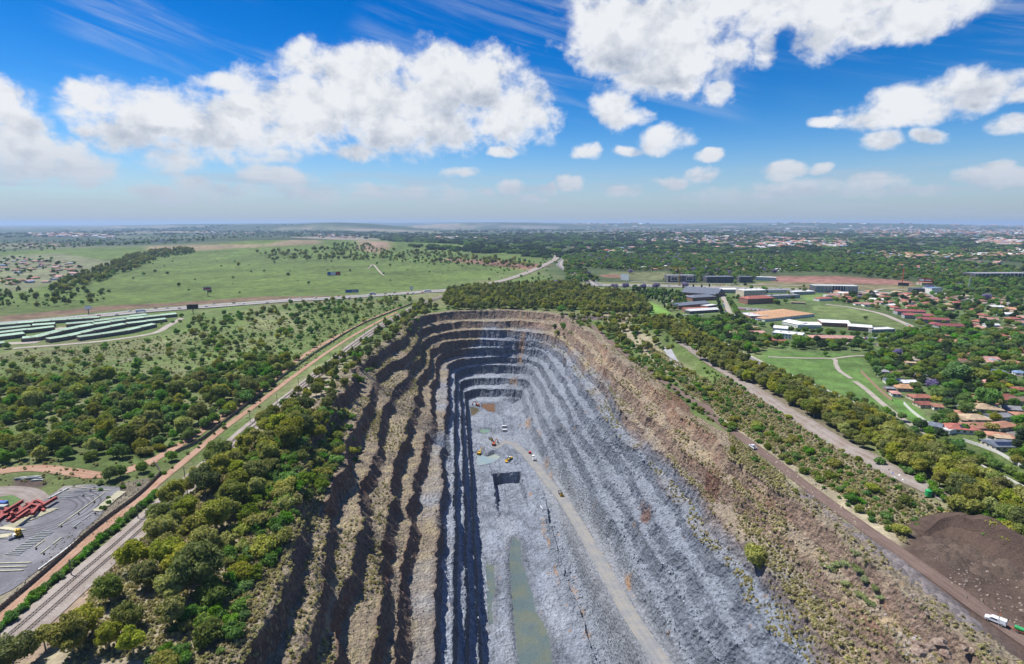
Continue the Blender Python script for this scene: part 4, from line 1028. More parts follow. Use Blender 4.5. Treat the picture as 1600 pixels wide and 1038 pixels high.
BL((1193, 535), (1228, 538), 12, 4, 'brick', 'brick', 'hip', 'long_building', 'short brick roofed building left of the long pink tiled hall', 'building')
BL((1150, 517), (1185, 518), 12, 4, 'pink', 'brick', 'gable', 'long_building', 'low pink roofed row, rear one of the pair near the grove', 'building')
BL((1142, 525), (1196, 525), 12, 4, 'pink', 'brick', 'gable', 'long_building', 'low pink roofed row, front one of the pair near the grove', 'building')
TH = 'town house blocks with crimson roofs'
BL((1402, 492), (1446, 493), 14, 6, 'crimson', 'grey', 'gable', 'town_house_block', 'rearmost crimson roofed block of grey town houses', 'flats', TH, 2, 14)
BL((1413, 498), (1458, 500), 14, 6, 'crimson', 'grey', 'gable', 'town_house_block', 'second crimson roofed town house block from the rear', 'flats', TH, 2, 14)
BL((1436, 505), (1484, 507), 14, 6, 'crimson', 'grey', 'gable', 'town_house_block', 'third crimson roofed town house block, just behind the front one', 'flats', TH, 2, 14)
BL((1466, 517), (1507, 518), 14, 7, 'crimson', 'grey', 'gable', 'town_house_block', 'front crimson roofed town house block nearest the big trees', 'flats', TH, 2, 14)
BL((1450, 512), (1474, 516), 12, 6, 'crimson', 'white', 'gable', 'town_house_block', 'short white walled wing with crimson roof beside the front block', 'flats', TH, 2, 6)
BL((1458, 533), (1490, 534), 12, 6, 'terracotta', 'brick', 'hip', 'flats_block', 'orange tiled brick flats, the higher of the two', 'flats', None, 2, 8)
BL((1464, 541), (1510, 543), 12, 6, 'terracotta', 'brick', 'hip', 'flats_block', 'orange tiled brick flats, the lower of the two among the trees', 'flats', None, 2, 12)
BL((1510, 538), (1540, 543), 10, 4, 'white', 'grey', 'gable', 'flats_block', 'small pale roofed block right of the orange tiled flats', 'building')
# offices along the highway
def skeleton(t, L, D, H):
    for i in range(9):
        x = L * i / 8; q = MB(); q.box(x - .4, x + .4, -.9, -.2, 0, H + .5); q.build('column', M_W('grey'), t)
    for k in range(4): q = MB(); q.box(-.3, L + .3, -1.2, D, k * H / 3.4 - .2, k * H / 3.4 + .2); q.build('floor_slab', M_W('grey'), t)
    for x in (.10, .66):
        q = MB(); a, b, c, d = L * x, L * (x + .26), H * .35, H * .8
        q.box(a, b, -2.4, -1.2, d, d + 1.2); q.box(a, b, -2.4, -1.2, c - 1.2, c); q.box(a, a + 1.2, -2.4, -1.2, c, d); q.box(b - 1.2, b, -2.4, -1.2, c, d); q.build('window_surround', M_TRIM, t)
BL((1043, 442), (1086, 442), 30, 17, 'grey', 'dark', 'flat', 'office_building', 'dark office building under construction beside the yellow crane', 'office', storeys=3, nwin=12, extra=skeleton)
BL((1104, 442), (1146, 442), 30, 14, 'slate', 'dark', 'flat', 'office_building', 'long dark glass office building right of the crane', 'office', storeys=3, nwin=14, extra=plant)
BL((1155, 442), (1176, 442), 24, 14, 'slate', 'dark', 'flat', 'office_building', 'small blue glass office building with a white frame', 'office', storeys=3, nwin=7, extra=plant)
BL((1180, 438), (1212, 439), 20, 8, 'white', 'white', 'flat', 'office_building', 'low white roofed offices right of the small glass office', 'office', storeys=2)
def fins(t, L, D, H):
    n = 46; fm = cached(('fin',), lambda: MB().box(-.25, .25, -1.0, 0, 0, 1).mesh('fin', M_TRIM))
    for i in range(n):
        if 0.40 < i / n < 0.68 and i % 3: continue
        o = obj('fin', fm, t, (L * (i + .5) / n, 0, .5)); o.scale = (1.6 if i % 4 else .8, 1, H - .8)
BL((1272, 457), (1340, 458), 26, 14, 'white', 'dark', 'flat', 'office_building', 'long glass office building with silver vertical fins', 'office', storeys=3, nwin=4, extra=fins)
BL((1240, 461), (1273, 460), 18, 6, 'white', 'grey', 'flat', 'office_building', 'low white flat building left of the finned glass office', 'office')
BL((1198, 468), (1250, 466), 20, 6, 'grey', 'grey', 'flat', 'office_building', 'long low grey shed behind the school lawn', 'building', nwin=12, extra=plant)
BL((1175, 458), (1240, 457), 20, 5, 'grey', 'white', 'flat', 'office_building', 'long low shed beside the highway right of the cream hall', 'building', nwin=12)
def bays(t, L, D, H):
    for i in range(14):
        if i in (4, 5): continue
        q = MB(); q.box(0, 1.4, -1.2, -.1, 0, H); q.build('pier', M_TRIM, t).location = (L * (i + .3) / 14, 0, 0)
BL((1524, 438), (1612, 438), 40, 17, 'grey', 'dark', 'flat', 'office_building', 'long white framed office building at the right edge below the lake', 'office', storeys=3, nwin=14, extra=bays)
BL((1455, 460), (1472, 460), 26, 12, 'blue', 'white', 'flat', 'office_building', 'white office with a pale blue flat roof beside the highway', 'office', storeys=3)
BL((1426, 458), (1454, 458), 16, 9, 'slate', 'dark', 'flat', 'office_building', 'dark low office left of the pale blue roofed office', 'office', storeys=2)
BL((1440, 446), (1458, 446), 18, 6, 'terracotta', 'cream', 'hip', 'office_building', 'terracotta roofed building under the red hoarding', 'building')
BL((1488, 450), (1508, 451), 20, 8, 'white', 'pinkish', 'hip', 'office_building', 'pale roofed house at the end of the dark highway trees', 'building')
BL((235, 378), (275, 377), 40, 10, 'grey', 'grey', 'flat', 'warehouse', 'long grey warehouse standing alone on the far green rise', 'warehouse', nwin=10)
BL((1280, 471), (1302, 470), 14, 5, 'red', 'white', 'hip', 'house', 'red roofed house at the top of the sports field', 'house')
BL((1290, 465), (1306, 465), 10, 4, 'white', 'white', 'flat', 'house', 'small white house behind the sports field', 'house')
BL((1236, 475), (1258, 476), 10, 3, 'tan', 'tan', 'flat', 'depot', 'small tan depot with blue sheets by the orange tiled school', 'building')

# named near houses
H_ = lambda A, B, D, H, r, w, lab, rk='hip', **k: BL(A, B, D, H, r, w, rk, 'house', lab, 'house', None, **k)
H_((1377, 585), (1390, 586), 8, 3, 'grey', 'cream', 'small grey roofed house beside the turquoise pool')
H_((1393, 586), (1412, 588), 9, 3, 'brown', 'tan', 'flat brown roofed house right of the pool house', 'flat')
H_((1412, 589), (1428, 592), 9, 3, 'grey', 'tan', 'grey roofed house between the brown roof and the yellow tree')
H_((1384, 600), (1412, 602), 9, 3.2, 'slate', 'white', 'house with a long row of dark blue solar panels', 'gable', extra=solar(14, 2, 1, .6))
H_((1412, 603), (1434, 603), 9, 3, 'white', 'white', 'white roofed house beside the solar panel roof', 'gable')
H_((1385, 613), (1400, 614), 8, 3, 'grey', 'brick', 'grey flat roofed outbuilding by the brick garden wall', 'flat')
H_((1402, 612), (1442, 614), 13, 3.4, 'orange', 'tan', 'wide orange tiled hip roofed house among the trees')
H_((1394, 620), (1408, 621), 8, 3, 'pink', 'white', 'small pink roofed house below the wide orange roof')
H_((1428, 627), (1460, 627), 10, 3, 'brick', 'cream', 'brick red roofed house below the wide orange roof')
H_((1438, 638), (1456, 638), 9, 3, 'red', 'cream', 'red roofed house, left of the pair above the large leafy tree', 'gable')
H_((1459, 641), (1474, 642), 9, 3, 'terracotta', 'white', 'white gabled house with terracotta roof, right of the red one', 'gable')
H_((1417, 572), (1434, 573), 10, 3, 'tan', 'tan', 'tan roofed house below the street bend', 'flat')
H_((1498, 568), (1512, 568), 8, 3, 'red', 'white', 'small bright red roofed house beside the flat topped tree', 'gable')
H_((1545, 567), (1560, 568), 9, 3, 'grey', 'tan', 'grey roofed house right of the flat topped tree')
H_((1553, 586), (1575, 587), 9, 3, 'blue', 'cream', 'blue grey roofed house, left one behind the street', 'hip')
H_((1586, 587), (1606, 588), 9, 3, 'blue', 'white', 'blue grey roofed house at the right edge of the picture', 'hip')
H_((1532, 603), (1562, 606), 12, 3.2, 'pink', 'tan', 'long pinkish brown roofed house right of the giant tree', 'hip')
H_((1530, 617), (1560, 618), 10, 3, 'tan', 'tan', 'tan roofed house below the long pinkish brown one')
H_((1588, 614), (1610, 615), 9, 3, 'red', 'brick', 'crimson roofed house at the right edge above the leafy trees')
H_((1584, 634), (1612, 634), 11, 4, 'brown', 'cream', 'cream house with brown roof at the right edge', 'gable')
H_((1574, 645), (1600, 647), 10, 3, 'grey', 'white', 'pale grey roofed house right of the tall green tree', 'gable')
H_((1588, 655), (1612, 656), 9, 3, 'terracotta', 'brick', 'terracotta roofed house at the right edge below the grey roof')
H_((1492, 651), (1508, 653), 8, 3, 'terracotta', 'pinkish', 'narrow terracotta house hidden among tall trees')
H_((1503, 662), (1522, 664), 9, 3, 'tan', 'tan', 'tan tiled house below the narrow terracotta one', 'gable')
H_((1482, 677), (1532, 680), 13, 3.4, 'red', 'white', 'wide red roofed house with solar panels by the yellow bush', extra=solar(5, 2, 8, 1.5))
H_((1450, 670), (1470, 674), 9, 3, 'slate', 'grey', 'slate roofed house left of the wide red roof', 'gable')
H_((1470, 676), (1483, 680), 8, 3, 'white', 'white', 'white roofed garage touching the wide red roof', 'flat')
H_((1555, 706), (1592, 706), 12, 3.6, 'slate', 'cream', 'cream gabled house covered with dark solar panels', 'gable', extra=solar(12, 2, 2, .8))
H_((1534, 696), (1552, 702), 9, 3, 'grey', 'cream', 'grey roofed wing left of the cream solar house', 'gable')
H_((1556, 690), (1580, 692), 7, 3, 'tan', 'cream', 'narrow tan roofed outbuilding behind the cream solar house', 'gable')
pool = MB(); pool.box(0, 8, 0, 4, 0, .35, 0); pool.add([(.3, .3, .36), (7.7, .3, .36), (7.7, 3.7, .36), (.3, 3.7, .36)], [(0, 1, 2, 3)], 1)
p_ = pool.build('swimming_pool', [M_TRIM, mat('pool_water', (.05, .35, .36), .1)]); p_.location = G(1374, 590, .2); tag(p_, 'turquoise swimming pool beside the small grey roofed house', 'pool')

# plain houses further off: one mesh each, walls and roof, in several colours
def small_house(roof, wall, L, D, rk):
    q = roof_mesh(L, D, 3.0, rk, pitch=.36); q.mi = [1] * len(q.f); q.box(0, L, 0, D, -1.5, 3.0, 0)
    for x in (.2, .5, .8): q.box(L * x - .7, L * x + .7, -.05, .05, 1.0, 2.2, 2)
    q.v = [(x - L / 2, y - D / 2, z) for x, y, z in q.v]
    return q.mesh('house', M_W(wall), M_R(roof), M_GLASS)
SH = [(r, small_house(r, w, L, D, k)) for r, w, L, D, k in (('red', 'cream', 15, 10, 'hip'), ('terracotta', 'cream', 17, 10, 'hip'), ('pink', 'white', 16, 11, 'gable'), ('grey', 'white', 16, 9, 'gable'), ('brown', 'tan', 15, 11, 'hip'), ('white', 'white', 18, 9, 'gable'), ('blue', 'grey', 15, 9, 'gable'), ('tan', 'cream', 14, 11, 'hip'))]
def sample(poly, n, rng, mind=0.0, ex=(), tries=40):
    """n places spread over the ground that the photo polygon covers"""
    wp = WP(poly); P_ = np.array(wp); lo = P_.min(0); hi = P_.max(0); out = []; cell = {}
    exw = [WP(e) for e in ex]
    for _ in range(tries):
        q = rng.uniform(lo, hi, (max(64, n * 3), 2)); k = inpoly(q[:, 0], q[:, 1], wp)
        for e in exw: k &= ~inpoly(q[:, 0], q[:, 1], e)
        for p in q[k]:
            if mind:
                c = (int(p[0] // mind), int(p[1] // mind)); bad = False
                for i in (-1, 0, 1):
                    for j in (-1, 0, 1):
                        for r_ in cell.get((c[0] + i, c[1] + j), ()):
                            if (r_[0] - p[0]) ** 2 + (r_[1] - p[1]) ** 2 < mind * mind: bad = True
                if bad: continue
                cell.setdefault(c, []).append(p)
            out.append(p)
            if len(out) >= n: return np.array(out)
    return np.array(out).reshape(-1, 2)
HOUSES = []; HQ = []
def houses(poly, n, where, mind=24, kinds=range(8), scale=1.0, ex=()):
    rng = np.random.default_rng(len(HOUSES) + 5)
    for p in sample(poly, n, rng, mind, ex):
        k = int(rng.choice(list(kinds))); r, me = SH[k]
        HQ.append((p, k, where, float(rng.normal(0, .25)) + (math.pi / 2 if rng.random() < .25 else 0), scale * float(rng.uniform(.85, 1.25)))); HOUSES.append(p)
houses([(-10, 408), (60, 404), (110, 412), (135, 422), (110, 436), (60, 446), (-10, 452)], 62, 'in the left settlement', 26, (0, 1, 2, 3, 4, 6, 2, 1))
houses([(-10, 381), (80, 378), (140, 383), (140, 387), (60, 390), (-10, 391)], 60, 'in the upper left settlement', 34, (0, 1, 2, 4, 7))
houses([(1300, 462), (1400, 458), (1600, 470), (1600, 530), (1520, 525), (1510, 500), (1440, 482), (1400, 484), (1330, 476)], 72, 'among the gardens by the sports field', 28, (0, 1, 2, 4, 7, 0, 5))
houses([(1450, 548), (1600, 552), (1600, 580), (1480, 572)], 12, 'behind the curved street', 15, (0, 1, 2, 4, 7, 3))
houses([(1515, 625), (1570, 625), (1570, 690), (1530, 680), (1510, 655)], 9, 'below the second street', 14, (1, 3, 4, 7, 0))
houses([(1290, 455), (1440, 460), (1430, 480), (1400, 484), (1310, 474)], 16, 'near the finned office', 22, (0, 1, 2, 5))
houses([(1520, 540), (1600, 530), (1600, 560), (1540, 560)], 8, 'under the tall trees at the right edge', 22, (1, 4, 7))
houses([(880, 402), (1000, 396), (1250, 398), (1250, 426), (1180, 426), (1040, 428), (960, 418), (890, 416)], 130, 'half hidden in the wooded suburb', 40, (0, 1, 2, 5, 3, 7), 1.15)
houses([(1280, 395), (1600, 388), (1600, 420), (1450, 430), (1300, 424)], 150, 'beyond the red building site', 42, (0, 1, 2, 4, 7), 1.3)

# names of things one can find, used to say which of many alike is meant
LANDM = [(1450, 776, 'green water tank'), (1395, 745, 'dumped rubbish strip'), (1505, 675, 'wide red roofed house'), (1176, 701, 'white pickup'), (1060, 575, 'gravel strip'), (1305, 533, 'long pink hall'), (1230, 497, 'orange tiled school'), (1460, 500, 'crimson town houses'), (1480, 538, 'orange flats'), (1495, 603, 'giant green tree'), (1440, 567, 'shade roof'), (1305, 455, 'finned office'), (1061, 443, 'yellow crane'), (1095, 465, 'slate school hall'), (976, 440, 'blank white billboard'), (1330, 438, 'red building site'), (1409, 445, 'orange mast'), (247, 746, 'concrete wall corner'), (100, 800, 'storage yard'), (150, 742, 'red track end'), (120, 525, 'storage blocks'), (302, 491, 'dark billboard'), (325, 463, 'three sided billboard'), (522, 431, 'striped hoarding'), (550, 458, 'blue hoarding'), (645, 478, 'railway bend'), (720, 490, 'quarry head'), (877, 495, 'lime green tree'), (905, 432, 'dual road'), (1560, 438, 'long white office'), (1445, 446, 'red hoarding'), (1410, 607, 'wide orange roof'), (1570, 706, 'cream solar house'), (1385, 600, 'brick garden wall'), (1290, 557, 'park lawn'), (1340, 495, 'sports field'), (1588, 587, 'blue grey roofs'), (1185, 470, 'red roofed school'), (1240, 530, 'roof unit building'), (1035, 480, 'school lawn'), (373, 418, 'lone pasture tree'), (255, 378, 'lone warehouse'), (1188, 800, 'lone dark tree'), (1555, 974, 'green trailer'), (1300, 740, 'dry slope crest'), (1040, 598, 'rim road hedge'), (1513, 456, 'lattice pylon'), (1535, 605, 'long pinkish roof'), (300, 600, 'bush track'), (275, 648, 'pale reed clumps'), (0, 600, 'left picture edge'), (0, 700, 'lower left edge'), (400, 613, 'red service road')]
LMP = [(G(x, y), n) for x, y, n in LANDM]
def near_lm(p): return min(LMP, key=lambda q: (q[0].x - p[0]) ** 2 + (q[0].y - p[1]) ** 2)[1]
HQ.sort(key=lambda h: math.hypot(*h[0]) / h[4]); _hc = {}
for i, (p, k, where, rz_, s_) in enumerate(HQ):
    if i >= 262: continue
    r, me = SH[k]; o = obj('house', me, None, (p[0], p[1], float(gz(*p)) + .2)); o.rotation_euler.z = rz_; o.scale = [s_] * 3
    tag(o, f'{r} roofed house {where}, near the {near_lm(p)}', 'house', f'{r} roofed houses {where}')
# ------------------------------------------------------------------ vegetation
def leaf_mat(name, c, c2=None, var=.30):
    k_ = 1.0 if 'dry' in name or 'reed' in name or 'yellow' in name else 1.38
    c = (c[0] * k_, c[1] * k_, c[2] * .8 * k_)
    c2 = (c2[0] * 1.2, c2[1] * 1.22, c2[2]) if c2 else c2
    c2 = c2 or tuple(v * 1.5 for v in c)
    def fn(N, b):
        oi = N.new('ShaderNodeObjectInfo').outputs['Random']; ti = N.attr('tint', 'Fac')
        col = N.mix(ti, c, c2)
        hs = N.new('ShaderNodeHueSaturation'); N.put(hs.inputs['Color'], col)
        N.put(hs.inputs['Hue'], N.lin(oi, 0, 1, .478, .515)); N.put(hs.inputs['Value'], N.lin(N.m('FRACT', N.m('MULTIPLY', oi, 7.31)), 0, 1, 1 - var, 1 + var))
        N.put(hs.inputs['Saturation'], N.lin(N.m('FRACT', N.m('MULTIPLY', oi, 3.17)), 0, 1, .8, 1.1))
        N.put(b.inputs['Base Color'], hs.outputs[0])
        tr = N.new('ShaderNodeBsdfTranslucent'); N.put(tr.inputs['Color'], N.vm('MULTIPLY', hs.outputs[0], (1.15, 1.25, .7)))
        mx = N.new('ShaderNodeMixShader'); mx.inputs[0].default_value = .34; N.l.new(b.outputs[0], mx.inputs[1]); N.l.new(tr.outputs[0], mx.inputs[2]); N.l.new(mx.outputs[0], N.n['Material Output'].inputs[0])
    return mat(name, rough=.75, fn=fn, spec=.15)
LM = {'gum': leaf_mat('gum_leaves', (.165, .185, .040), (.31, .30, .066)), 'gumdark': leaf_mat('gum_leaves_dark', (.100, .130, .036), (.20, .215, .060)),
      'wood': leaf_mat('bushland_leaves', (.075, .145, .032), (.165, .25, .052)), 'bright': leaf_mat('bright_leaves', (.070, .17, .026), (.13, .25, .042)),
      'garden': leaf_mat('garden_leaves', (.058, .125, .030), (.135, .22, .050)), 'lime': leaf_mat('lime_leaves', (.105, .15, .024), (.18, .22, .04)),
      'dark': leaf_mat('dark_leaves', (.022, .045, .022), (.045, .075, .034)), 'purple': leaf_mat('jacaranda_blossom', (.15, .11, .30), (.24, .19, .44)),
      'yellow': leaf_mat('yellow_blossom', (.26, .25, .035), (.38, .34, .07)), 'sage': leaf_mat('grey_green_leaves', (.12, .155, .085), (.20, .25, .15)),
      'reed': leaf_mat('reed_leaves', (.20, .25, .12), (.30, .34, .19)), 'dry': leaf_mat('dry_tuft_leaves', (.30, .265, .15), (.44, .39, .25))}
M_BARK = mat('bark', (.16, .125, .10)); M_PALEB = mat('pale_bark', (.30, .26, .21))
def crown_mesh(name, seed, lobes, W_, H_c, z0, leaf, n, m, flat=.8, lobe_r=.34, tall=False, up=.35):
    r = np.random.default_rng(seed); V_ = []; F_ = []; T_ = []; off = 0
    cs = []
    for i in range(lobes):
        for _ in range(30):
            p = r.uniform(-1, 1, 3)
            if np.hypot(p[0], p[1]) ** 2 + p[2] ** 2 < 1: break
        p = p * np.array([W_ / 2 * .68, W_ / 2 * .68, H_c / 2 * .72]); k = r.uniform(.75, 1.2)
        if tall: k *= (1 - .35 * (p[2] / H_c + .5))
        cs.append((p + np.array([0, 0, z0 + H_c / 2]), lobe_r * W_ * k * np.array([1, 1, flat])))
    per = n // lobes
    for c, rad in cs:
        d = r.normal(size=(per, 3)); d[:, 2] = d[:, 2] + up; d /= np.linalg.norm(d, axis=1)[:, None]
        ph = r.uniform(0, 6.28, 3); bump_ = 1 + .16 * np.sin(d[:, 0] * 5 + ph[0]) * np.sin(d[:, 1] * 5 + ph[1]) + .10 * np.sin(d[:, 2] * 9 + ph[2])
        p = c + d * rad * (bump_ * r.uniform(.80, 1.06, per))[:, None]
        nr = d + r.normal(size=(per, 3)) * .55; nr /= np.linalg.norm(nr, axis=1)[:, None]
        t1 = np.cross(nr, r.normal(size=(per, 3))); t1 /= np.linalg.norm(t1, axis=1)[:, None] + 1e-9; t2 = np.cross(nr, t1)
        s = leaf * r.uniform(.6, 1.35, per)[:, None]
        q = np.stack([p - t1 * s, p - t2 * s * .55, p + t1 * s, p + t2 * s * .55], 1) + r.normal(size=(per, 4, 3)) * leaf * .22
        V_.append(q.reshape(-1, 3)); F_.append(np.arange(per * 4).reshape(per, 4) + off); off += per * 4
        tt = np.clip(.5 + .35 * r.normal(size=per) , 0, 1) * .75 + r.uniform(0, .25); T_.append(np.repeat(tt, 4))
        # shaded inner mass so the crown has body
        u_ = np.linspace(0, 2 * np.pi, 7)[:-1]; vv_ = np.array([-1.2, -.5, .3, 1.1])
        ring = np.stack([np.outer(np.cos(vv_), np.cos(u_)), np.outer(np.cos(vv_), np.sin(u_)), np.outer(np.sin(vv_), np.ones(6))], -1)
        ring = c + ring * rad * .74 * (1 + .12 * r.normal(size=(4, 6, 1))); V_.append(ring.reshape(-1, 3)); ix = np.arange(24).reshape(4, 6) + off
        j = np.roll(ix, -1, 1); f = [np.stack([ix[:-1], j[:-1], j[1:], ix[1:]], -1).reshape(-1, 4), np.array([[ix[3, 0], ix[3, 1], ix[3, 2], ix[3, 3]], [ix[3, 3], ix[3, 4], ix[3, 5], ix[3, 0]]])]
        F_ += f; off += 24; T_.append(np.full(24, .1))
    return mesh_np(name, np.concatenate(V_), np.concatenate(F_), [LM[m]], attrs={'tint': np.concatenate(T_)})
def trunk_mesh(seed, h, r0, spread, m):
    rr = random.Random(seed); q = MB(); top = Vector((rr.uniform(-.5, .5), rr.uniform(-.5, .5), h * .5)); q.tube((0, 0, -.6), top, r0, r0 * .7, 7)
    for i in range(5):
        a = i * 1.256 + rr.uniform(-.3, .3); e = top + Vector((math.cos(a) * spread, math.sin(a) * spread, h * rr.uniform(.25, .45))); q.tube(top, e, r0 * .55, r0 * .2, 5)
        q.tube(e, e + Vector((math.cos(a) * spread * .5, math.sin(a) * spread * .5, h * .15)), r0 * .22, r0 * .1, 4)
    return q.mesh('trunk', m)
KINDS = {}   # kind -> list of (crown mesh, trunk mesh)
def kind(name, n, lobes, W_, H_c, z0, leaf, cnt, ms, r0=.35, bark=None, **k):
    KINDS[name] = [(crown_mesh(name + '_crown', 100 * len(KINDS) + i, lobes + i % 3, W_ * (1 + .12 * (i % 3 - 1)), H_c * (1 + .1 * (i % 2)), z0, leaf, cnt, ms[i % len(ms)], **k), trunk_mesh(i + 5, z0 + H_c * .7, r0, W_ * .22, bark or M_BARK)) for i in range(n)]
kind('gum_tree', 6, 22, 13.5, 9.5, 2.6, .52, 4200, ['gum', 'gum', 'gumdark'], .4, M_PALEB, lobe_r=.165, flat=.85)
kind('tall_gum_tree', 4, 13, 8.5, 12, 2.0, .6, 1900, ['gumdark', 'gumdark', 'gum'], .35, M_PALEB, lobe_r=.22, flat=1.2, tall=True)
kind('woodland_tree', 7, 9, 9.5, 5.5, 1.6, .55, 1500, ['wood', 'bright', 'gumdark', 'bright', 'wood', 'gum', 'wood'], .25, lobe_r=.22, flat=.95)
kind('shrub', 5, 7, 4.6, 2.6, .2, .38, 520, ['wood', 'bright', 'wood', 'gumdark', 'bright'], .1, lobe_r=.25)
kind('garden_tree', 6, 13, 12, 7.5, 2.6, .62, 1700, ['garden', 'wood', 'bright', 'garden', 'lime', 'dark'], .35, lobe_r=.23)
kind('conifer', 2, 9, 6, 12, 1.5, .55, 1100, ['dark', 'garden'], .3, lobe_r=.27, flat=1.5, tall=True)
kind('jacaranda_tree', 2, 8, 12, 6, 3.0, .7, 1000, ['purple'], .3, lobe_r=.27)
kind('yellow_tree', 2, 9, 10, 5.5, 2.0, .6, 1000, ['yellow', 'lime'], .3, lobe_r=.25)
kind('umbrella_tree', 2, 12, 16, 4.5, 4.5, .6, 1700, ['lime', 'bright'], .4, lobe_r=.17, flat=.8)
kind('acacia', 3, 10, 8, 3.5, .8, .42, 1200, ['bright', 'lime', 'gum'], .15, lobe_r=.22)
kind('dry_tuft', 3, 3, 1.8, 1.2, 0, .30, 90, ['dry', 'dry', 'dry'], .05, lobe_r=.3)
kind('far_tree_clump', 3, 14, 62, 12, 1, 3.4, 1100, ['dark', 'garden', 'dark'], 1, lobe_r=.17, flat=.75)
TREES = {}
WOODL = []
def place_tree(kd, p, s=1.0, label=None, group=None, parts=True, cat='tree', i=None, dz=0.0, sz=1.0, zfix=None):
    v = KINDS[kd]; i = random.randrange(len(v)) if i is None else i; z = surf_z(p[0], p[1]) if zfix is None else zfix
    rz_ = random.uniform(0, 6.28); TREES[kd] = TREES.get(kd, 0) + 1
    nm = kd
    if parts:
        t = empty(nm, (p[0], p[1], z + dz), rz_); t.scale = (s, s, s * sz); obj('crown', v[i][0], t)
        if kd != 'shrub': obj('trunk', v[i][1], t)
    else:
        t = obj(nm, v[i][0], None, (p[0], p[1], z + dz)); t.rotation_euler.z = rz_; t.scale = (s, s, s * sz)
    tag(t, label, cat, group); return t
SCAT = {}    # stuff: name -> list of (x, y, z, scale, kind index)
ORD = ['nearest', 'second', 'third', 'fourth', 'fifth', 'sixth', 'seventh', 'eighth', 'ninth', 'tenth', 'eleventh', 'twelfth', 'thirteenth', 'fourteenth', 'fifteenth', 'sixteenth', 'seventeenth', 'eighteenth', 'nineteenth', 'twentieth']
def art(nm, rank, where, adj=''):
    if rank == 0: return f'{adj}{nm} nearest the viewer {where}'
    if rank < len(ORD): return f'{adj}{nm} {where}, {ORD[rank]} nearest the viewer'
    return f'{adj}{nm} {where}'
QUEUE = []; CNT = {}
def scatter(poly, n, kds, smin, smax, where, mind=4, seed=1, parts=True, cat='tree', indiv=10 ** 9, adj='', ex=(), stuff='scattered_trees', order='near', sz=1.0, wts=None):
    rng = np.random.default_rng(seed); P_ = sample(poly, n, rng, mind, ex)
    if not len(P_): return
    o = np.argsort(np.hypot(P_[:, 0], P_[:, 1])); P_ = P_[o]
    for r, p in enumerate(P_):
        kd = kds[int(rng.choice(len(kds), p=wts))]; s = float(rng.uniform(smin, smax))
        if r < indiv:
            QUEUE.append((kd, (p[0], p[1]), s, adj, where, parts, cat, sz, stuff))
        else: SCAT.setdefault(stuff, []).append((p[0], p[1], float(gz(*p)), s, kd))
# 1 gum belt between railway and pit
belt = [(0, 1060), (20, 1020), (70, 1010), (120, 995), (165, 950), (205, 900), (225, 855), (250, 815), (282, 778), (328, 738), (368, 703), (400, 668), (445, 645), (480, 640), (480, 690), (445, 730), (405, 780), (370, 830), (330, 880), (300, 940), (270, 990), (200, 1050)]
scatter(belt, 66, ['gum_tree'], .7, 1.4, 'in the belt left of the quarry', 7.5, 11, adj='olive ')
scatter([(400, 668), (470, 612), (520, 570), (600, 512), (660, 474), (690, 480), (650, 505), (600, 545), (560, 590), (530, 630), (500, 650), (440, 690)], 190, ['gum_tree', 'tall_gum_tree', 'woodland_tree', 'acacia'], .55, .95, 'along the rail side of the far quarry edge', 4.5, 12)
scatter([(400, 700), (520, 640), (530, 690), (480, 790), (440, 860), (400, 930), (370, 1000), (340, 1045), (230, 1045), (300, 950), (340, 880), (380, 800)], 260, ['shrub', 'acacia'], .45, 1.5, 'on the stony strip above the left benches', 3, 113, cat='bush', wts=[.75, .25])
scatter([(380, 800), (455, 730), (520, 640), (550, 620), (560, 660), (500, 740), (440, 830), (400, 900), (330, 1000)], 70, ['shrub', 'acacia', 'shrub'], .7, 1.5, 'on the stony left quarry edge', 4, 13, cat='bush', wts=[.45, .25, .3])
# 2 grove behind the north rim
scatter([(692, 470), (700, 456), (760, 449), (880, 445), (1000, 466), (1020, 490), (1000, 497), (960, 492), (900, 488), (800, 484), (700, 486)], 1300, ['tall_gum_tree', 'gum_tree', 'tall_gum_tree', 'acacia', 'woodland_tree'], .8, 1.15, 'in the dense grove behind the quarry', 6, 14, wts=[.34, .28, .1, .14, .14])
scatter([(860, 496), (940, 490), (1000, 500), (1060, 535), (1040, 560), (990, 548), (930, 520), (880, 505)], 190, ['gum_tree', 'acacia', 'woodland_tree', 'shrub'], .5, .95, 'above the far right quarry corner', 4.5, 15, wts=[.3, .25, .2, .25])
place_tree('umbrella_tree', G(878, 491), 1.3, 'large lime green round tree on the quarry edge in front of the grove', None)
# 3 woodland lower left, bushes
wl = [(-20, 600), (60, 590), (130, 600), (200, 588), (290, 590), (350, 575), (430, 560), (470, 562), (420, 608), (350, 655), (300, 690), (240, 712), (130, 722), (0, 726), (-20, 726)]
scatter(wl, 470, ['woodland_tree', 'gum_tree', 'acacia', 'shrub'], .7, 1.25, 'in the thick bushland left of the railway', 5, 16, wts=[.62, .12, .16, .10])
scatter([(-20, 545), (120, 545), (260, 525), (330, 500), (480, 470), (650, 460), (640, 475), (540, 515), (470, 560), (330, 580), (150, 600), (-20, 605)], 420, ['shrub', 'woodland_tree', 'acacia'], .55, 1.15, 'on the rough grass below the highway', 9, 17, cat='bush', wts=[.55, .2, .25])
scatter([(240, 500), (560, 468), (640, 466), (560, 505), (470, 550), (330, 575), (300, 540)], 210, ['woodland_tree', 'acacia', 'shrub'], .6, 1.05, 'beside the far railway bend', 8, 18, wts=[.5, .25, .25])
scatter([(150, 760), (240, 720), (300, 690), (420, 612), (430, 620), (330, 690), (250, 748), (160, 815)], 22, ['shrub'], .5, .8, 'along the red service road', 6, 19, cat='bush')
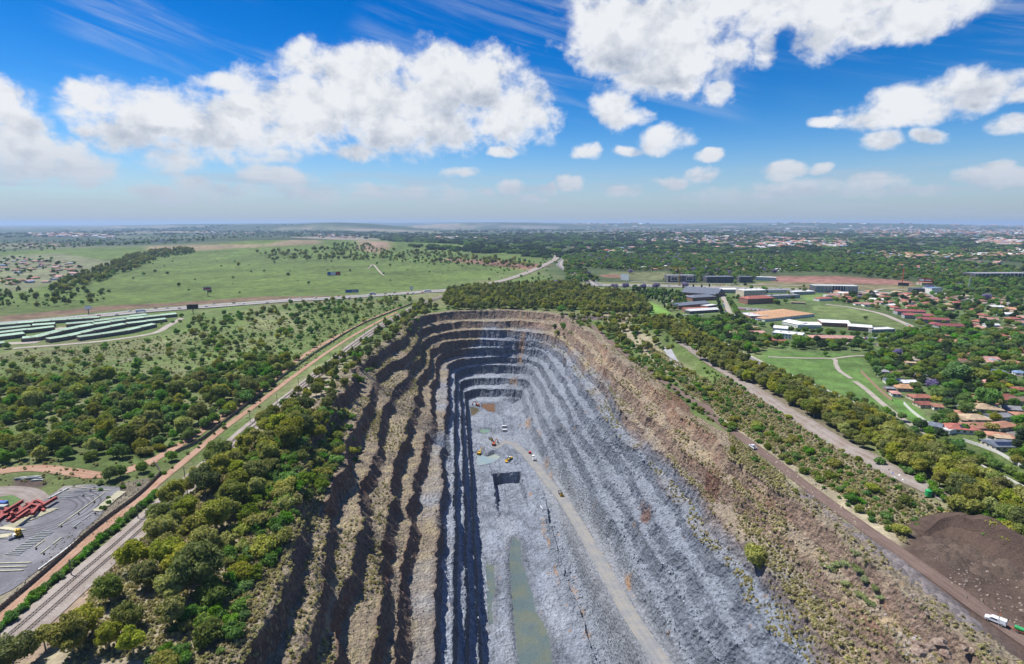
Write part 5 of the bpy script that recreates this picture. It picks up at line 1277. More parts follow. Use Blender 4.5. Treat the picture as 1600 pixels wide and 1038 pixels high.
for px, py, s, l in ((172, 752, 1.2, 'large dark bush at the end of the red dirt track'), (188, 745, 1.0, 'second dark bush beside the large one at the red dirt track'), (224, 738, .9, 'round dark bush at the corner of the concrete wall'), (268, 720, .9, 'dark bush in the gap of the concrete wall')):
    place_tree('woodland_tree', G(px, py), s, l, None, cat='bush', i=0)
HB = line([(-40, 1030), (0, 985), (50, 942), (100, 898), (150, 853), (187, 822), (215, 798), (245, 772)], 6)
for k, p in enumerate(HB): place_tree('shrub', p + np.array([random.uniform(-.8, .8), random.uniform(-.8, .8), 0]), random.uniform(.75, 1.05), 'bright green shrub in the row beside the railway tracks', 'bright shrubs in the row beside the railway', cat='bush', i=1)
for px, py in ((270, 645), (262, 652), (280, 648), (290, 640), (255, 660), (275, 662), (290, 655), (298, 648), (210, 690), (200, 694), (360, 580), (372, 584), (388, 590)):
    t = place_tree('shrub', G(px, py), random.uniform(.8, 1.2), 'pale grey green reed clump in the bushland', 'pale reed clumps in the bushland', cat='reeds', i=0)
    t.children[0].data = cached(('reedm',), lambda: crown_mesh('reed_crown', 9, 8, 4.6, 1.8, 0, .32, 700, 'reed', lobe_r=.26, flat=.6, up=1.0))
# 4 gum row beside the parkway
gr = [(1090, 560), (1150, 575), (1200, 585), (1260, 610), (1330, 645), (1385, 668), (1450, 706), (1530, 752), (1600, 790), (1650, 830), (1600, 835), (1530, 800), (1490, 775), (1430, 742), (1370, 712), (1290, 665), (1220, 624), (1150, 590)]
scatter(gr, 190, ['gum_tree'], .60, .95, 'in the row beside the parkway', 6, 20, adj='olive ')
scatter([(1380, 712), (1490, 775), (1560, 812), (1600, 835), (1600, 860), (1530, 840), (1490, 800)], 40, ['acacia', 'shrub', 'shrub'], .8, 1.3, 'below the end of the gum row', 5, 21, cat='bush')
scatter([(1000, 498), (1040, 500), (1110, 535), (1180, 572), (1170, 582), (1100, 558), (1060, 535)], 240, ['gum_tree', 'tall_gum_tree', 'acacia'], .55, .9, 'between quarry corner and school', 5, 22)
scatter([(1320, 626), (1330, 622), (1420, 660), (1500, 700), (1600, 750), (1600, 758), (1480, 702), (1400, 664)], 34, ['woodland_tree', 'garden_tree'], .4, .7, 'between the parkway and the greenway path', 7, 23)
# 5 slopes right of the pit
scatter([(985, 545), (1060, 570), (1130, 615), (1220, 680), (1300, 722), (1400, 775), (1460, 805), (1420, 840), (1380, 830), (1260, 745), (1180, 690), (1100, 625), (1030, 585)], 250, ['shrub', 'acacia'], .45, 1.05, 'on the dry slope between the two dirt roads', 4.5, 24, cat='bush', wts=[.75, .25])
scatter([(940, 520), (985, 565), (1040, 605), (1090, 645), (1140, 680), (1150, 675), (1100, 635), (1050, 598), (1000, 562), (960, 525)], 90, ['shrub', 'acacia'], .55, .95, 'in the dense green hedge along the rim road', 3.2, 25, cat='bush', wts=[.7, .3])
for px, py, s, l in ((1188, 800, 1.5, 'lone dark green tree on the brown right quarry slope'), (1243, 772, .9, 'small dark shrub at the start of the grey spoil'), (1327, 1000, 1.1, 'green shrub at the bottom edge beside a brown outcrop'), (1340, 990, 1.2, 'taller dark shrub at the bottom beside the brown outcrop'), (1413, 1000, 1.5, 'dark feathery bush beside the grey stone heap'), (1232, 903, .7, 'small shrub on the lower right quarry bench'), (1180, 722, 1.1, 'green bush below the parked white pickup'), (1194, 735, .9, 'lower green bush under the parked white pickup'), (1145, 708, 1.2, 'bright bush left of the parked white pickup'), (1288, 708, 1, 'bush on the crest of the dry slope'), (1375, 725, 1.4, 'green bush beside the rubbish strip on the upper dirt road'), (1505, 800, 1.6, 'wide bright green acacia at the end of the upper dirt road'), (1480, 1030, 1.2, 'yellow green bush at the bottom edge of the picture')):
    place_tree('acacia' if 'acacia' in l or 'lone' in l else 'shrub', GP(px, py), s, l, None, cat='bush', sz=1.5 if 'lone' in l or 'taller' in l or 'feathery' in l else 1)
RD = [(1294, 848), (1310, 855), (1325, 865), (1340, 876), (1355, 888), (1370, 900), (1380, 912), (1335, 868), (1318, 858), (1303, 856), (1350, 895), (1365, 908), (1345, 880), (1328, 878)]
for px, py in RD:
    t = place_tree('shrub', G(px, py), random.uniform(.8, 1.15), 'pale reed clump on the crest beside the rim road', 'pale reed clumps beside the rim road', cat='reeds', i=0)
    t.children[0].data = cached(('reedm',), lambda: None)
scatter([(1095, 572), (1140, 592), (1210, 640), (1290, 692), (1370, 738), (1440, 775), (1470, 800), (1440, 806), (1350, 752), (1270, 705), (1190, 655), (1120, 605)], 130, ['shrub', 'acacia'], .35, .8, 'along the verge of the upper dirt road', 4, 26, cat='bush', wts=[.85, .15])
# 6 suburb trees
LAWN = [[(1265, 474), (1310, 476), (1380, 490), (1430, 512), (1405, 518), (1340, 505), (1280, 494)], [(1185, 545), (1330, 550), (1352, 560), (1372, 600), (1398, 645), (1330, 625), (1240, 590), (1185, 575)], [(1385, 612), (1420, 625), (1478, 678), (1450, 682), (1400, 650)],
        [(1165, 482), (1280, 484), (1345, 500), (1405, 520), (1345, 524), (1200, 512)], [(1205, 520), (1262, 524), (1255, 536), (1205, 532)]]
HX = np.array([tuple(o.location)[:2] for o in bpy.data.objects if o.parent is None and o.get('category') in ('house', 'flats', 'school', 'office', 'building')] + [tuple(h[0]) for h in HQ[262:]])
def garden(poly, n, kds, wts, smin, smax, where, mind, seed, indiv=10 ** 9, ex=(), stuff='suburban_trees', parts=True, clear=9.0, sz=1.0):
    rng = np.random.default_rng(seed); P_ = sample(poly, n, rng, mind, list(ex) + LAWN); o = np.argsort(np.hypot(P_[:, 0], P_[:, 1])); P_ = P_[o]; c = 0
    for p in P_:
        # houses are anchored at a corner: leave their footprint (and the view onto it) open
        d = HX - p; big = 26 if p[1] > 1100 else 7; near = (d[:, 0] > -11) & (d[:, 0] < 5) & (d[:, 1] < big) & (d[:, 1] > -8)
        if near.any() and clear: continue
        kd = kds[int(rng.choice(len(kds), p=wts))]; s = float(rng.uniform(smin, smax)); nm = kd.replace('_', ' ')
        if c < indiv: QUEUE.append((kd, (p[0], p[1]), s, '', where, parts, 'tree', sz, stuff))
        else: SCAT.setdefault(stuff, []).append((p[0], p[1], float(gz(*p)), s, kd))
        c += 1
GK = ['garden_tree', 'yellow_tree', 'umbrella_tree', 'woodland_tree', 'jacaranda_tree', 'conifer']; GWt = [.60, .05, .06, .26, .01, .02]
garden([(1345, 560), (1450, 545), (1610, 545), (1640, 600), (1620, 760), (1560, 712), (1500, 690), (1440, 650), (1400, 615), (1370, 590)], 400, GK, GWt, .5, .95, 'in the near gardens below the curved street', 6.5, 31)
garden([(1240, 535), (1350, 540), (1440, 520), (1500, 520), (1610, 530), (1610, 560), (1440, 560), (1360, 552), (1250, 548)], 130, ['garden_tree', 'umbrella_tree', 'garden_tree'], [.8, .1, .1], .7, 1.15, 'in the dark green band above the curved street', 9, 32, clear=0)
garden([(1060, 500), (1140, 496), (1200, 530), (1250, 545), (1200, 560), (1120, 535)], 150, ['garden_tree', 'woodland_tree', 'acacia'], [.55, .3, .15], .65, 1.0, 'below the slate roofed school', 8.5, 33, clear=0)
garden([(1290, 462), (1600, 458), (1620, 530), (1520, 530), (1440, 520), (1430, 500), (1380, 486), (1310, 474)], 330, GK, GWt, .6, 1.05, 'in the gardens right of the sports field', 12, 34, indiv=120)
garden([(885, 445), (880, 400), (1000, 394), (1250, 396), (1420, 424), (1190, 427), (1180, 441), (1100, 441), (1085, 442), (1040, 441), (960, 422), (900, 418), (940, 440)], 4300, ['garden_tree', 'woodland_tree', 'yellow_tree', 'jacaranda_tree', 'umbrella_tree'], [.66, .18, .06, .03, .07], .7, 1.2, 'in the wooded suburb beyond the highway', 11, 35, indiv=160, ex=[[(930, 424), (1045, 423), (1060, 438), (960, 438)]], stuff='wooded_suburb_trees', clear=1, parts=False)
garden([(1250, 396), (1600, 392), (1640, 440), (1520, 445), (1430, 440), (1300, 428)], 1700, ['garden_tree', 'woodland_tree', 'umbrella_tree'], [.8, .15, .05], .9, 1.4, 'beyond the building site', 15, 36, indiv=60, stuff='wooded_suburb_trees', clear=1, parts=False, ex=[[(1480, 410), (1560, 416), (1600, 424), (1600, 412), (1500, 406)]])
garden([(1440, 440), (1620, 440), (1620, 462), (1500, 460)], 200, ['garden_tree', 'conifer'], [.8, .2], .9, 1.3, 'in the dark belt behind the highway', 12, 37, indiv=60, clear=0, parts=False)
garden([(1140, 444), (1260, 446), (1260, 470), (1200, 480), (1140, 476)], 30, ['garden_tree', 'woodland_tree'], [.7, .3], .6, .9, 'between the long sheds beside the highway', 14, 38)
scatter([(985, 452), (1060, 458), (1068, 466), (1075, 474), (1055, 486), (1040, 486), (1030, 474), (990, 466)], 120, ['conifer', 'garden_tree', 'conifer'], .65, .95, 'in the dark grove beside the school', 8.5, 39)
for nm_, L_, kd, s in (('street tree row below the white school halls', [(1205, 512), (1240, 520), (1290, 524), (1340, 527), (1395, 528), (1425, 520)], 'garden_tree', .75), ('street tree row behind the school lane', [(1138, 470), (1146, 482), (1155, 496), (1170, 505), (1195, 512)], 'garden_tree', .7), ('tree row along the school lane', [(1118, 462), (1122, 474), (1126, 488), (1132, 500)], 'conifer', .7), ('row of trees along the green lawn', [(1080, 503), (1110, 505), (1140, 506)], 'garden_tree', .7)):
    L = line(L_, 8); seg = np.linalg.norm(np.diff(L[:, :2], axis=0), axis=1); cum = np.concatenate([[0], np.cumsum(seg)])
    for a_ in np.arange(0, cum[-1], 8.5):
        place_tree(kd, (float(np.interp(a_, cum, L[:, 0])) + random.uniform(-2, 2), float(np.interp(a_, cum, L[:, 1])) + random.uniform(-3, 3)), s * random.uniform(.85, 1.15), f'{kd.replace("_", " ")} in the {nm_}', f'{kd.replace("_", " ")}s in the {nm_}', i=0 if random.random() < .6 else None if kd != 'conifer' else 0)
for px, py, s, kd, l in ((1495, 603, 2.0, 'garden_tree', 'giant spreading green tree in the middle of the near suburb'), (1522, 606, 1.7, 'umbrella_tree', 'giant lime topped tree beside the giant green one'), (1475, 592, 1.1, 'garden_tree', 'dark round tree left of the giant tree'), (1525, 574, 1.1, 'umbrella_tree', 'flat topped lime tree below the street'), (1461, 571, 1.0, 'umbrella_tree', 'flat topped green tree above the street bend'), (1436, 595, .8, 'yellow_tree', 'yellow flowering tree beside the white roofed house'), (1548, 676, .95, 'yellow_tree', 'yellow flowering bush right of the wide red roof'), (1540, 640, 1.7, 'garden_tree', 'tall dull green tree between the second street and the grey roofs'), (1592, 700, 1.2, 'conifer', 'dark conifer right of the cream solar house'), (1508, 650, 1.1, 'garden_tree', 'dark tree at the end of the second street'), (1402, 545, 1.0, 'garden_tree', 'round tree on the verge above the street bend'), (1290, 557, .55, 'garden_tree', 'small round bush on the park lawn'), (1352, 500, .6, 'garden_tree', 'dark tree at the foot of the sports field'), (1382, 562, 1.2, 'garden_tree', 'dark green tree left of the tan roofed house')):
    place_tree(kd, G(px, py), s, l, None, i=0)
for px, py in ((867, 447), (1025, 452), (1005, 453), (978, 452), (905, 396), (950, 404), (936, 408), (985, 428), (1003, 396), (1060, 405), (1100, 425), (1210, 428), (1452, 455), (1498, 452), (1540, 470), (960, 453), (1070, 450)):
    place_tree('jacaranda_tree', G(px, py), 1.35, 'purple flowering jacaranda tree beyond the quarry', 'purple flowering jacaranda trees', parts=False, i=0)
for px, py in ((1067, 452), (1083, 452), (1096, 452), (1108, 451)): place_tree('conifer', G(px, py), .75, 'thin dark cypress in the row beside the highway', 'thin dark cypresses beside the highway', i=0, sz=1.3)
# 7 left pasture: tree line, lone trees, scrub
scatter([(75, 455), (110, 440), (170, 415), (200, 402), (250, 392), (300, 390), (305, 397), (250, 404), (220, 418), (180, 432), (150, 444), (110, 455), (90, 470)], 420, ['tall_gum_tree', 'gum_tree', 'woodland_tree'], 1.0, 1.5, 'in the long tree line between settlement and pasture', 8, 41, indiv=110, parts=False, stuff='pasture_tree_line')
scatter([(-10, 455), (40, 458), (90, 460), (170, 455), (175, 470), (120, 480), (60, 480), (-10, 484)], 75, ['tall_gum_tree', 'woodland_tree', 'shrub'], .8, 1.25, 'in the loose grove below the left settlement', 13, 42)
scatter([(400, 395), (560, 388), (700, 396), (820, 408), (850, 420), (760, 418), (600, 408), (420, 408)], 480, ['woodland_tree', 'shrub', 'gum_tree'], .9, 1.6, 'in the scrub across the far green hillside', 14, 43, indiv=60, parts=False, stuff='hillside_scrub')
scatter([(520, 382), (580, 381), (585, 390), (525, 394)], 60, ['woodland_tree'], 1.0, 1.5, 'in the small wood on the hillside', 14, 44, parts=False, indiv=0, stuff='hillside_scrub')
scatter([(250, 400), (860, 415), (760, 440), (400, 462), (150, 480), (200, 430)], 60, ['shrub', 'woodland_tree'], .6, 1.1, 'alone on the open pasture', 40, 45, parts=False)
place_tree('tall_gum_tree', G(373, 418), 1.3, 'lone dark tree standing on the open pasture', None)
scatter([(760, 424), (880, 402), (905, 412), (900, 440), (780, 448)], 60, ['shrub', 'woodland_tree'], .7, 1.2, 'between the railway and the dual road', 14, 46, parts=False)
scatter([(-10, 403), (60, 402), (130, 412), (135, 425), (90, 438), (-10, 450)], 70, ['woodland_tree', 'garden_tree'], .7, 1.1, 'among the houses of the left settlement', 22, 47, parts=False)
scatter([(100, 376), (200, 374), (400, 362), (480, 366), (520, 372), (420, 374), (300, 380), (180, 386)], 420, ['woodland_tree', 'garden_tree'], 1.3, 2.2, 'on the wooded far ridge', 24, 48, indiv=0, stuff='far_ridge_trees')
scatter([(-10, 376), (140, 376), (150, 390), (-10, 398)], 160, ['garden_tree', 'woodland_tree'], .9, 1.5, 'x', 26, 49, indiv=0, stuff='left_settlement_trees')
# 8 far country woods and roofs
for poly, n, sd in (([(560, 372), (720, 368), (900, 366), (1250, 366), (1600, 368), (1640, 392), (1250, 396), (890, 398), (860, 396), (700, 382), (600, 376)], 2300, 51), ([(-20, 362), (300, 358), (560, 362), (900, 358), (1640, 358), (1640, 368), (900, 367), (560, 371), (300, 366), (-20, 374)], 2200, 52), ([(1000, 392), (1640, 384), (1640, 398), (1250, 400), (1000, 398)], 500, 53), ([(640, 384), (720, 388), (860, 396), (880, 402), (860, 404), (760, 396), (650, 388)], 200, 54)):
    rng = np.random.default_rng(sd); P_ = sample(poly, n * 2, rng, 45)
    k_ = fbm(P_[:, 0] / 900, P_[:, 1] / 420, oct=3, seed=88) + .35 * (sd in (53, 54)) + (.25 if sd == 51 else -.05)
    for p in P_[k_ > -.02][:n]: SCAT.setdefault('distant_woods', []).append((p[0], p[1], float(gz(*p)), float(rng.uniform(.55, 1.15)), 'far_tree_clump'))
FARH = [('far_house', bpy.data.meshes.new('tmp'))]
def far_houses(poly, n, mind, seed, s0=1.0):
    rng = np.random.default_rng(seed)
    for p in sample(poly, n, rng, mind): SCAT.setdefault('distant_settlement', []).append((p[0], p[1], float(gz(*p)), float(rng.uniform(1, 1.9)) * s0, 'house%d' % rng.integers(0, 8)))
far_houses([(1090, 370), (1200, 371), (1330, 374), (1340, 382), (1280, 386), (1130, 384), (990, 376)], 900, 24, 61, 1.5)
far_houses([(1190, 376), (1320, 378), (1320, 387), (1200, 386)], 260, 34, 62, 1.7)
far_houses([(1520, 374), (1610, 372), (1610, 386), (1530, 384)], 420, 30, 63, 1.5)
far_houses([(1380, 392), (1610, 386), (1610, 402), (1380, 406)], 420, 34, 64, 1.4)
far_houses([(880, 388), (1250, 386), (1400, 388), (1400, 398), (1000, 400)], 260, 50, 72, 1.3)
far_houses([(1150, 352.5), (1600, 353), (1600, 358), (1200, 359)], 900, 80, 65, 3.4)
far_houses([(1330, 358), (1610, 359), (1610, 372), (1350, 370)], 700, 60, 73, 2.0)
far_houses([(900, 358), (1330, 360), (1300, 368), (1000, 368)], 260, 80, 74, 2.0)
far_houses([(900, 354), (1020, 353.5), (1020, 357), (900, 357)], 120, 90, 66, 3.6)
far_houses([(40, 365), (110, 364), (180, 370), (180, 373), (60, 370)], 160, 40, 67, 1.8)
far_houses([(300, 362), (400, 360), (400, 366), (320, 368)], 40, 60, 68, 1.6)
far_houses([(480, 366), (560, 369), (560, 373), (500, 372)], 30, 60, 69, 1.5)
far_houses([(680, 370), (760, 372), (760, 376), (690, 375)], 50, 60, 70, 1.7)
far_houses([(1000, 373), (1100, 371), (1200, 376), (1100, 380)], 120, 40, 71, 1.3)
# grass tufts and low scrub on rock benches near the viewer, as stuff
rng = np.random.default_rng(9)
zz = PITV; msk = (BK <= 3) & (KN != 1) & (V > 120) & (V < 820); cand = np.argwhere(msk)
sel = cand[rng.integers(0, len(cand), 11000)]
for i, j in sel:
    x_, y_, z_ = PITV[i, j]; q = _v = fbm(np.array([x_ / 25]), np.array([y_ / 25]), oct=2, seed=90)[0]
    if q < -.12: continue
    SCAT.setdefault('bench_tufts', []).append((x_, y_, z_ - .1, float(rng.uniform(.4, 1.15)), 'dry_tuft'))
for poly, n, sd in (([(1000, 530), (1130, 612), (1300, 720), (1425, 805), (1415, 850), (1330, 785), (1200, 700), (1080, 620)], 3500, 91), ([(1130, 645), (1220, 725), (1235, 800), (1285, 855), (1390, 945), (1400, 980), (1440, 1040), (1360, 1040), (1250, 880), (1150, 740)], 2500, 92), ([(1130, 590), (1210, 640), (1290, 692), (1370, 738), (1440, 775), (1490, 800), (1440, 810), (1350, 755), (1190, 655), (1110, 605)], 1500, 95), ([(150, 900), (330, 730), (480, 640), (540, 640), (500, 760), (440, 900), (390, 1040), (100, 1040)], 4500, 93), ([(-20, 560), (300, 520), (640, 470), (500, 560), (330, 690), (200, 760), (-20, 760)], 3500, 94)):
    TP = sample(poly, n, np.random.default_rng(sd), 1.5); dd_ = np.minimum(near_line(TP[:, 0], TP[:, 1], LR)[0] - 1.5, near_line(TP[:, 0], TP[:, 1], RL)[0] - 6)
    dd_ = np.minimum(dd_, near_line(TP[:, 0], TP[:, 1], offset_line(RL, -16))[0] - 2)
    for p in TP[dd_ > 4]: SCAT.setdefault('dry_grass_tufts', []).append((p[0], p[1], float(gz(*p)), float(rng.uniform(.5, 1.4)), 'dry_tuft'))

# the 300 of each kind that show largest become things of their own, the rest join the scattered vegetation
bykind = {}
for q in QUEUE: bykind.setdefault(q[0], []).append(q)
for kd, L_ in bykind.items():
    L_.sort(key=lambda q: math.hypot(*q[1]) / q[2]); room = max(0, 298 - TREES.get(kd, 0))
    for q in L_[room:]: SCAT.setdefault(q[8], []).append((q[1][0], q[1][1], float(gz(*q[1])), q[2], kd))
    L2 = sorted(L_[:room], key=lambda q: math.hypot(*q[1])); nm = kd.replace('_', ' ')
    for q in L2:
        k_ = (kd, q[4]); r_ = CNT.get(k_, 0); CNT[k_] = r_ + 1
        far_ = math.hypot(*q[1]) > 900
        vi = random.randrange(len(KINDS[kd])); mn_ = KINDS[kd][vi][0].materials[0].name
        tone = {'gum_leaves': 'olive', 'gum_leaves_dark': 'dark olive', 'bushland_leaves': 'mid green', 'bright_leaves': 'bright green', 'garden_leaves': 'deep green', 'lime_leaves': 'lime green', 'dark_leaves': 'very dark', 'jacaranda_blossom': 'purple', 'yellow_blossom': 'yellow'}.get(mn_, 'dull')
        size = 'large' if q[2] > 1.12 else 'small' if q[2] < .72 else ''
        lab_ = art(nm, r_, q[4], '') if r_ < 20 else ' '.join(f'{size} {tone} {nm} {q[4]}, near the {near_lm(q[1])}'.split())
        if len(lab_.replace(',', '').split()) > 16: lab_ = ' '.join(f'{tone} {nm} {q[4]}'.split())
        place_tree(kd, q[1], q[2], lab_, f'{nm}s {q[4]}', q[5] and not far_, q[6], sz=q[7], i=vi)

# loose rocks on benches and floor, real stones joined into one mesh
def rocks(name, P_, smin, smax, seed, colf):
    r = np.random.default_rng(seed); n = len(P_)
    base = np.array([(1, 0, 0), (-1, 0, 0), (0, 1, 0), (0, -1, 0), (0, 0, 1), (0, 0, -1)], float); f = np.array([(0, 2, 4), (2, 1, 4), (1, 3, 4), (3, 0, 4), (2, 0, 5), (1, 2, 5), (3, 1, 5), (0, 3, 5)])
    s = (smin + (smax - smin) * r.random(n) ** 3)[:, None, None]
    v = base[None] * s * r.uniform(.5, 1.2, (n, 6, 3)); a = r.uniform(0, 6.28, n); c, d = np.cos(a)[:, None], np.sin(a)[:, None]
    v = np.stack([v[..., 0] * c - v[..., 1] * d + v[..., 2] * .3, v[..., 0] * d + v[..., 1] * c, v[..., 2] * .8], -1) + P_[:, None, :]
    fc = (f[None] + (np.arange(n) * 6)[:, None, None]).reshape(-1, 3); col = np.repeat(colf(P_) * r.uniform(.7, 1.6, (n, 1)), 6, axis=0)
    o = obj(name, mesh_np(name, v.reshape(-1, 3), fc, [M_STONE], cols=col)); tag(o, kind='stuff')
def stone_mat(N, b):
    h = N.noise(geo_pos(N), 1.3, 8, .72); N.put(b.inputs['Base Color'], N.vm('SCALE', N.attr('Col'), N.lin(h, .3, .7, .6, 1.4))); bump(N, b, h, .8, 1.0)
M_STONE = mat('loose_stone', rough=.92, fn=stone_mat)
msk = (KN == 2) & (V > 120) & (dr > 10); cand = np.argwhere(msk); wgt = (.3 + 1.6 * is_right[cand[:, 1]] + .3 * is_left[cand[:, 1]]); wgt /= wgt.sum()
sel = cand[rng.choice(len(cand), 30000, p=wgt)]; P_ = PITV[sel[:, 0], sel[:, 1]] + rng.normal(size=(len(sel), 3)) * np.array([.8, .8, .05]); CC = C[sel[:, 0], sel[:, 1]]
rocks('bench_rubble', P_, .18, 1.1, 5, lambda p: CC)
fi = rng.integers(0, FX.size, 9000); fi = fi[(FY.ravel()[fi] > 200) & (dr2.ravel()[fi] > 8)]; P_ = np.stack([FX.ravel()[fi], FY.ravel()[fi], FZ.ravel()[fi]], 1); CF = FC.reshape(-1, 3)[fi]
rocks('floor_rubble', P_, .15, .8, 6, lambda p: CF)
P_ = np.concatenate([sample(p, n, np.random.default_rng(7), 1) for p, n in (([(1140, 640), (1250, 730), (1400, 870), (1390, 935), (1400, 1040), (1300, 900), (1200, 780)], 1800), ([(1440, 850), (1560, 870), (1600, 900), (1600, 1000), (1500, 930)], 260), ([(190, 755), (245, 748), (200, 800), (100, 870), (0, 950), (90, 850)], 1200), ([(100, 925), (200, 850), (420, 690), (380, 800), (250, 950)], 900), ([(0, 560), (300, 530), (500, 500), (400, 560), (0, 600)], 700), ([(1395, 925), (1430, 930), (1480, 970), (1530, 1038), (1430, 1038)], 1200))])
P_ = np.concatenate([P_, surf_zs(P_)[:, None] + .1], 1)
def gcol(p):
    c, _ = ground_colour(p[:, 0], p[:, 1]); return .4 * c * 1.2 + .6 * np.array([.27, .225, .185])
rocks('ground_rubble', P_, .2, 1.0, 8, gcol)

# the stuff points become instances of real tree meshes through geometry nodes
PROTO = bpy.data.collections.new('prototypes')
def proto(me):
    o = bpy.data.objects.new('proto_' + me.name, me); PROTO.objects.link(o); return o
def gn_scatter(name, pts):
    by = {}
    for x, y, z, s, kd in pts: by.setdefault(kd, []).append((x, y, z, s))
    meshes = []; data = []; r = np.random.default_rng(len(pts))
    for kd, L in by.items():
        L = np.array(L)
        ms = [SH[int(kd[5:])][1]] if kd.startswith('house') else [v[0] for v in KINDS[kd]]
        k = r.integers(0, len(ms), len(L)) + len(meshes); meshes += ms; data.append(np.concatenate([L, k[:, None]], 1))
    D_ = np.concatenate(data); me = bpy.data.meshes.new(name); me.vertices.add(len(D_)); me.vertices.foreach_set('co', D_[:, :3].astype(np.float32).ravel())
    for nm, a in (('scl', D_[:, 3]), ('rz', r.uniform(0, 6.28, len(D_)))): at = me.attributes.new(nm, 'FLOAT', 'POINT'); at.data.foreach_set('value', a.astype(np.float32))
    at = me.attributes.new('idx', 'INT', 'POINT'); at.data.foreach_set('value', D_[:, 4].astype(np.int32))
    o = obj(name, me); tag(o, kind='stuff')
    g = bpy.data.node_groups.new(name, 'GeometryNodeTree'); g.interface.new_socket('Geometry', in_out='INPUT', socket_type='NodeSocketGeometry'); g.interface.new_socket('Geometry', in_out='OUTPUT', socket_type='NodeSocketGeometry')
    gi = g.nodes.new('NodeGroupInput'); go = g.nodes.new('NodeGroupOutput'); join = g.nodes.new('GeometryNodeJoinGeometry')
    def na(n, ty='FLOAT'): q = g.nodes.new('GeometryNodeInputNamedAttribute'); q.data_type = ty; q.inputs[0].default_value = n; return q.outputs[0]
    for i, m_ in enumerate(meshes):
        if not (D_[:, 4] == i).any(): continue
        iop = g.nodes.new('GeometryNodeInstanceOnPoints'); oi = g.nodes.new('GeometryNodeObjectInfo'); oi.inputs['Object'].default_value = proto(m_); oi.inputs['As Instance'].default_value = True
        cmp_ = g.nodes.new('FunctionNodeCompare'); cmp_.data_type = 'INT'; cmp_.operation = 'EQUAL'; g.links.new(na('idx', 'INT'), cmp_.inputs[2]); cmp_.inputs[3].default_value = i
        cx = g.nodes.new('ShaderNodeCombineXYZ'); g.links.new(na('rz'), cx.inputs[2])
        g.links.new(gi.outputs[0], iop.inputs['Points']); g.links.new(cmp_.outputs[0], iop.inputs['Selection']); g.links.new(oi.outputs['Geometry'], iop.inputs['Instance'])
        g.links.new(cx.outputs[0], iop.inputs['Rotation']); g.links.new(na('scl'), iop.inputs['Scale']); g.links.new(iop.outputs[0], join.inputs[0])
    g.links.new(join.outputs[0], go.inputs[0])
    md = o.modifiers.new('scatter', 'NODES'); md.node_group = g
for p, k, where, rz_, s_ in HQ[262:]: SCAT.setdefault('distant_settlement', []).append((p[0], p[1], float(gz(*p)), s_, f'house{k}'))
for nm, pts in SCAT.items():
    if nm in ('bench_tufts', 'distant_woods', 'distant_settlement'): gn_scatter(nm, pts)
    else: gn_scatter(nm, [(x, y, surf_z(x, y) if y < 1000 else z, s, k) for x, y, z, s, k in pts])
# ------------------------------------------------------------------ storage yard at the lower left
def sheet(name, pts, m, dz=.3, step=6.0, wobble=0.8, kind='structure'):
    wp = WP(pts); P_ = []
    for i in range(len(wp)):
        a, b = Vector(wp[i]), Vector(wp[(i + 1) % len(wp)]); n = max(1, int((b - a).length / step))
        for k in range(n): q = a.lerp(b, k / n); P_.append((q.x + wobble * float(fbm(np.array([q.x / 5]), np.array([q.y / 5]), oct=2, seed=3)[0]) * 2, q.y + wobble * float(fbm(np.array([q.x / 5 + 9]), np.array([q.y / 5]), oct=2, seed=4)[0]) * 2))
    nb = len(P_); A = np.array(P_); lo, hi = A.min(0), A.max(0); gx, gy = np.meshgrid(np.arange(lo[0], hi[0], step), np.arange(lo[1], hi[1], step))
    ins = inpoly(gx.ravel(), gy.ravel(), P_); I = np.stack([gx.ravel()[ins], gy.ravel()[ins]], 1); I = I[polyd(I[:, 0], I[:, 1], P_) > 1.0] if len(I) else I
    allp = [Vector(p) for p in P_] + [Vector(p) for p in I]
    v, e_, f, *_ = delaunay_2d_cdt(allp, [], [list(range(nb))], 1, .001)
    vv_ = np.array([(p.x, p.y) for p in v]); z = gz(vv_[:, 0], vv_[:, 1]) + dz
    me = bpy.data.meshes.new(name); me.from_pydata([(x, y, c) for (x, y), c in zip(vv_, z)], [], [list(t) for t in f]); me.materials.append(m); me.update()
    bm = bmesh.new(); bm.from_mesh(me); bmesh.ops.recalc_face_normals(bm, faces=bm.faces)
    if sum(fc.normal.z for fc in bm.faces) < 0: bmesh.ops.reverse_faces(bm, faces=bm.faces)
    bm.to_mesh(me); bm.free()
    o = obj(name, me); tag(o, kind=kind); return o
def yard_fn(N, b):
    pos = geo_pos(N); f = N.noise(pos, .05, 7, .66); g = N.noise(pos, .6, 6, .7); c = N.mix(N.ss(f, .38, .64), (.115, .115, .13), (.185, .185, .20))
    c = N.mix(N.m('MULTIPLY', N.ss(N.noise(pos, .022, 3), .55, .66), .55), c, (.27, .235, .20))
    yc = G(62, 803); d = N.vm('LENGTH', N.vm('SUBTRACT', pos, (yc.x, yc.y, 0)), out=1)      # worn turning circle
    w = N.m('ABSOLUTE', N.m('SUBTRACT', N.m('ADD', d, N.m('MULTIPLY', N.noise(pos, .05, 2), 6)), 24)); w = N.m('MODULO', w, 2.6)
    ring = N.m('MULTIPLY', N.m('SUBTRACT', 1.0, N.ss(N.m('ABSOLUTE', N.m('SUBTRACT', w, 1.3)), .3, .7)), N.m('SUBTRACT', 1.0, N.ss(N.m('ABSOLUTE', N.m('SUBTRACT', d, 20)), 5, 8)))
    c = N.mix(N.m('MULTIPLY', ring, .85), c, (.07, .07, .078))
    N.put(b.inputs['Base Color'], N.vm('SCALE', c, N.lin(g, .3, .7, .8, 1.2))); bump(N, b, g, .1, .5)
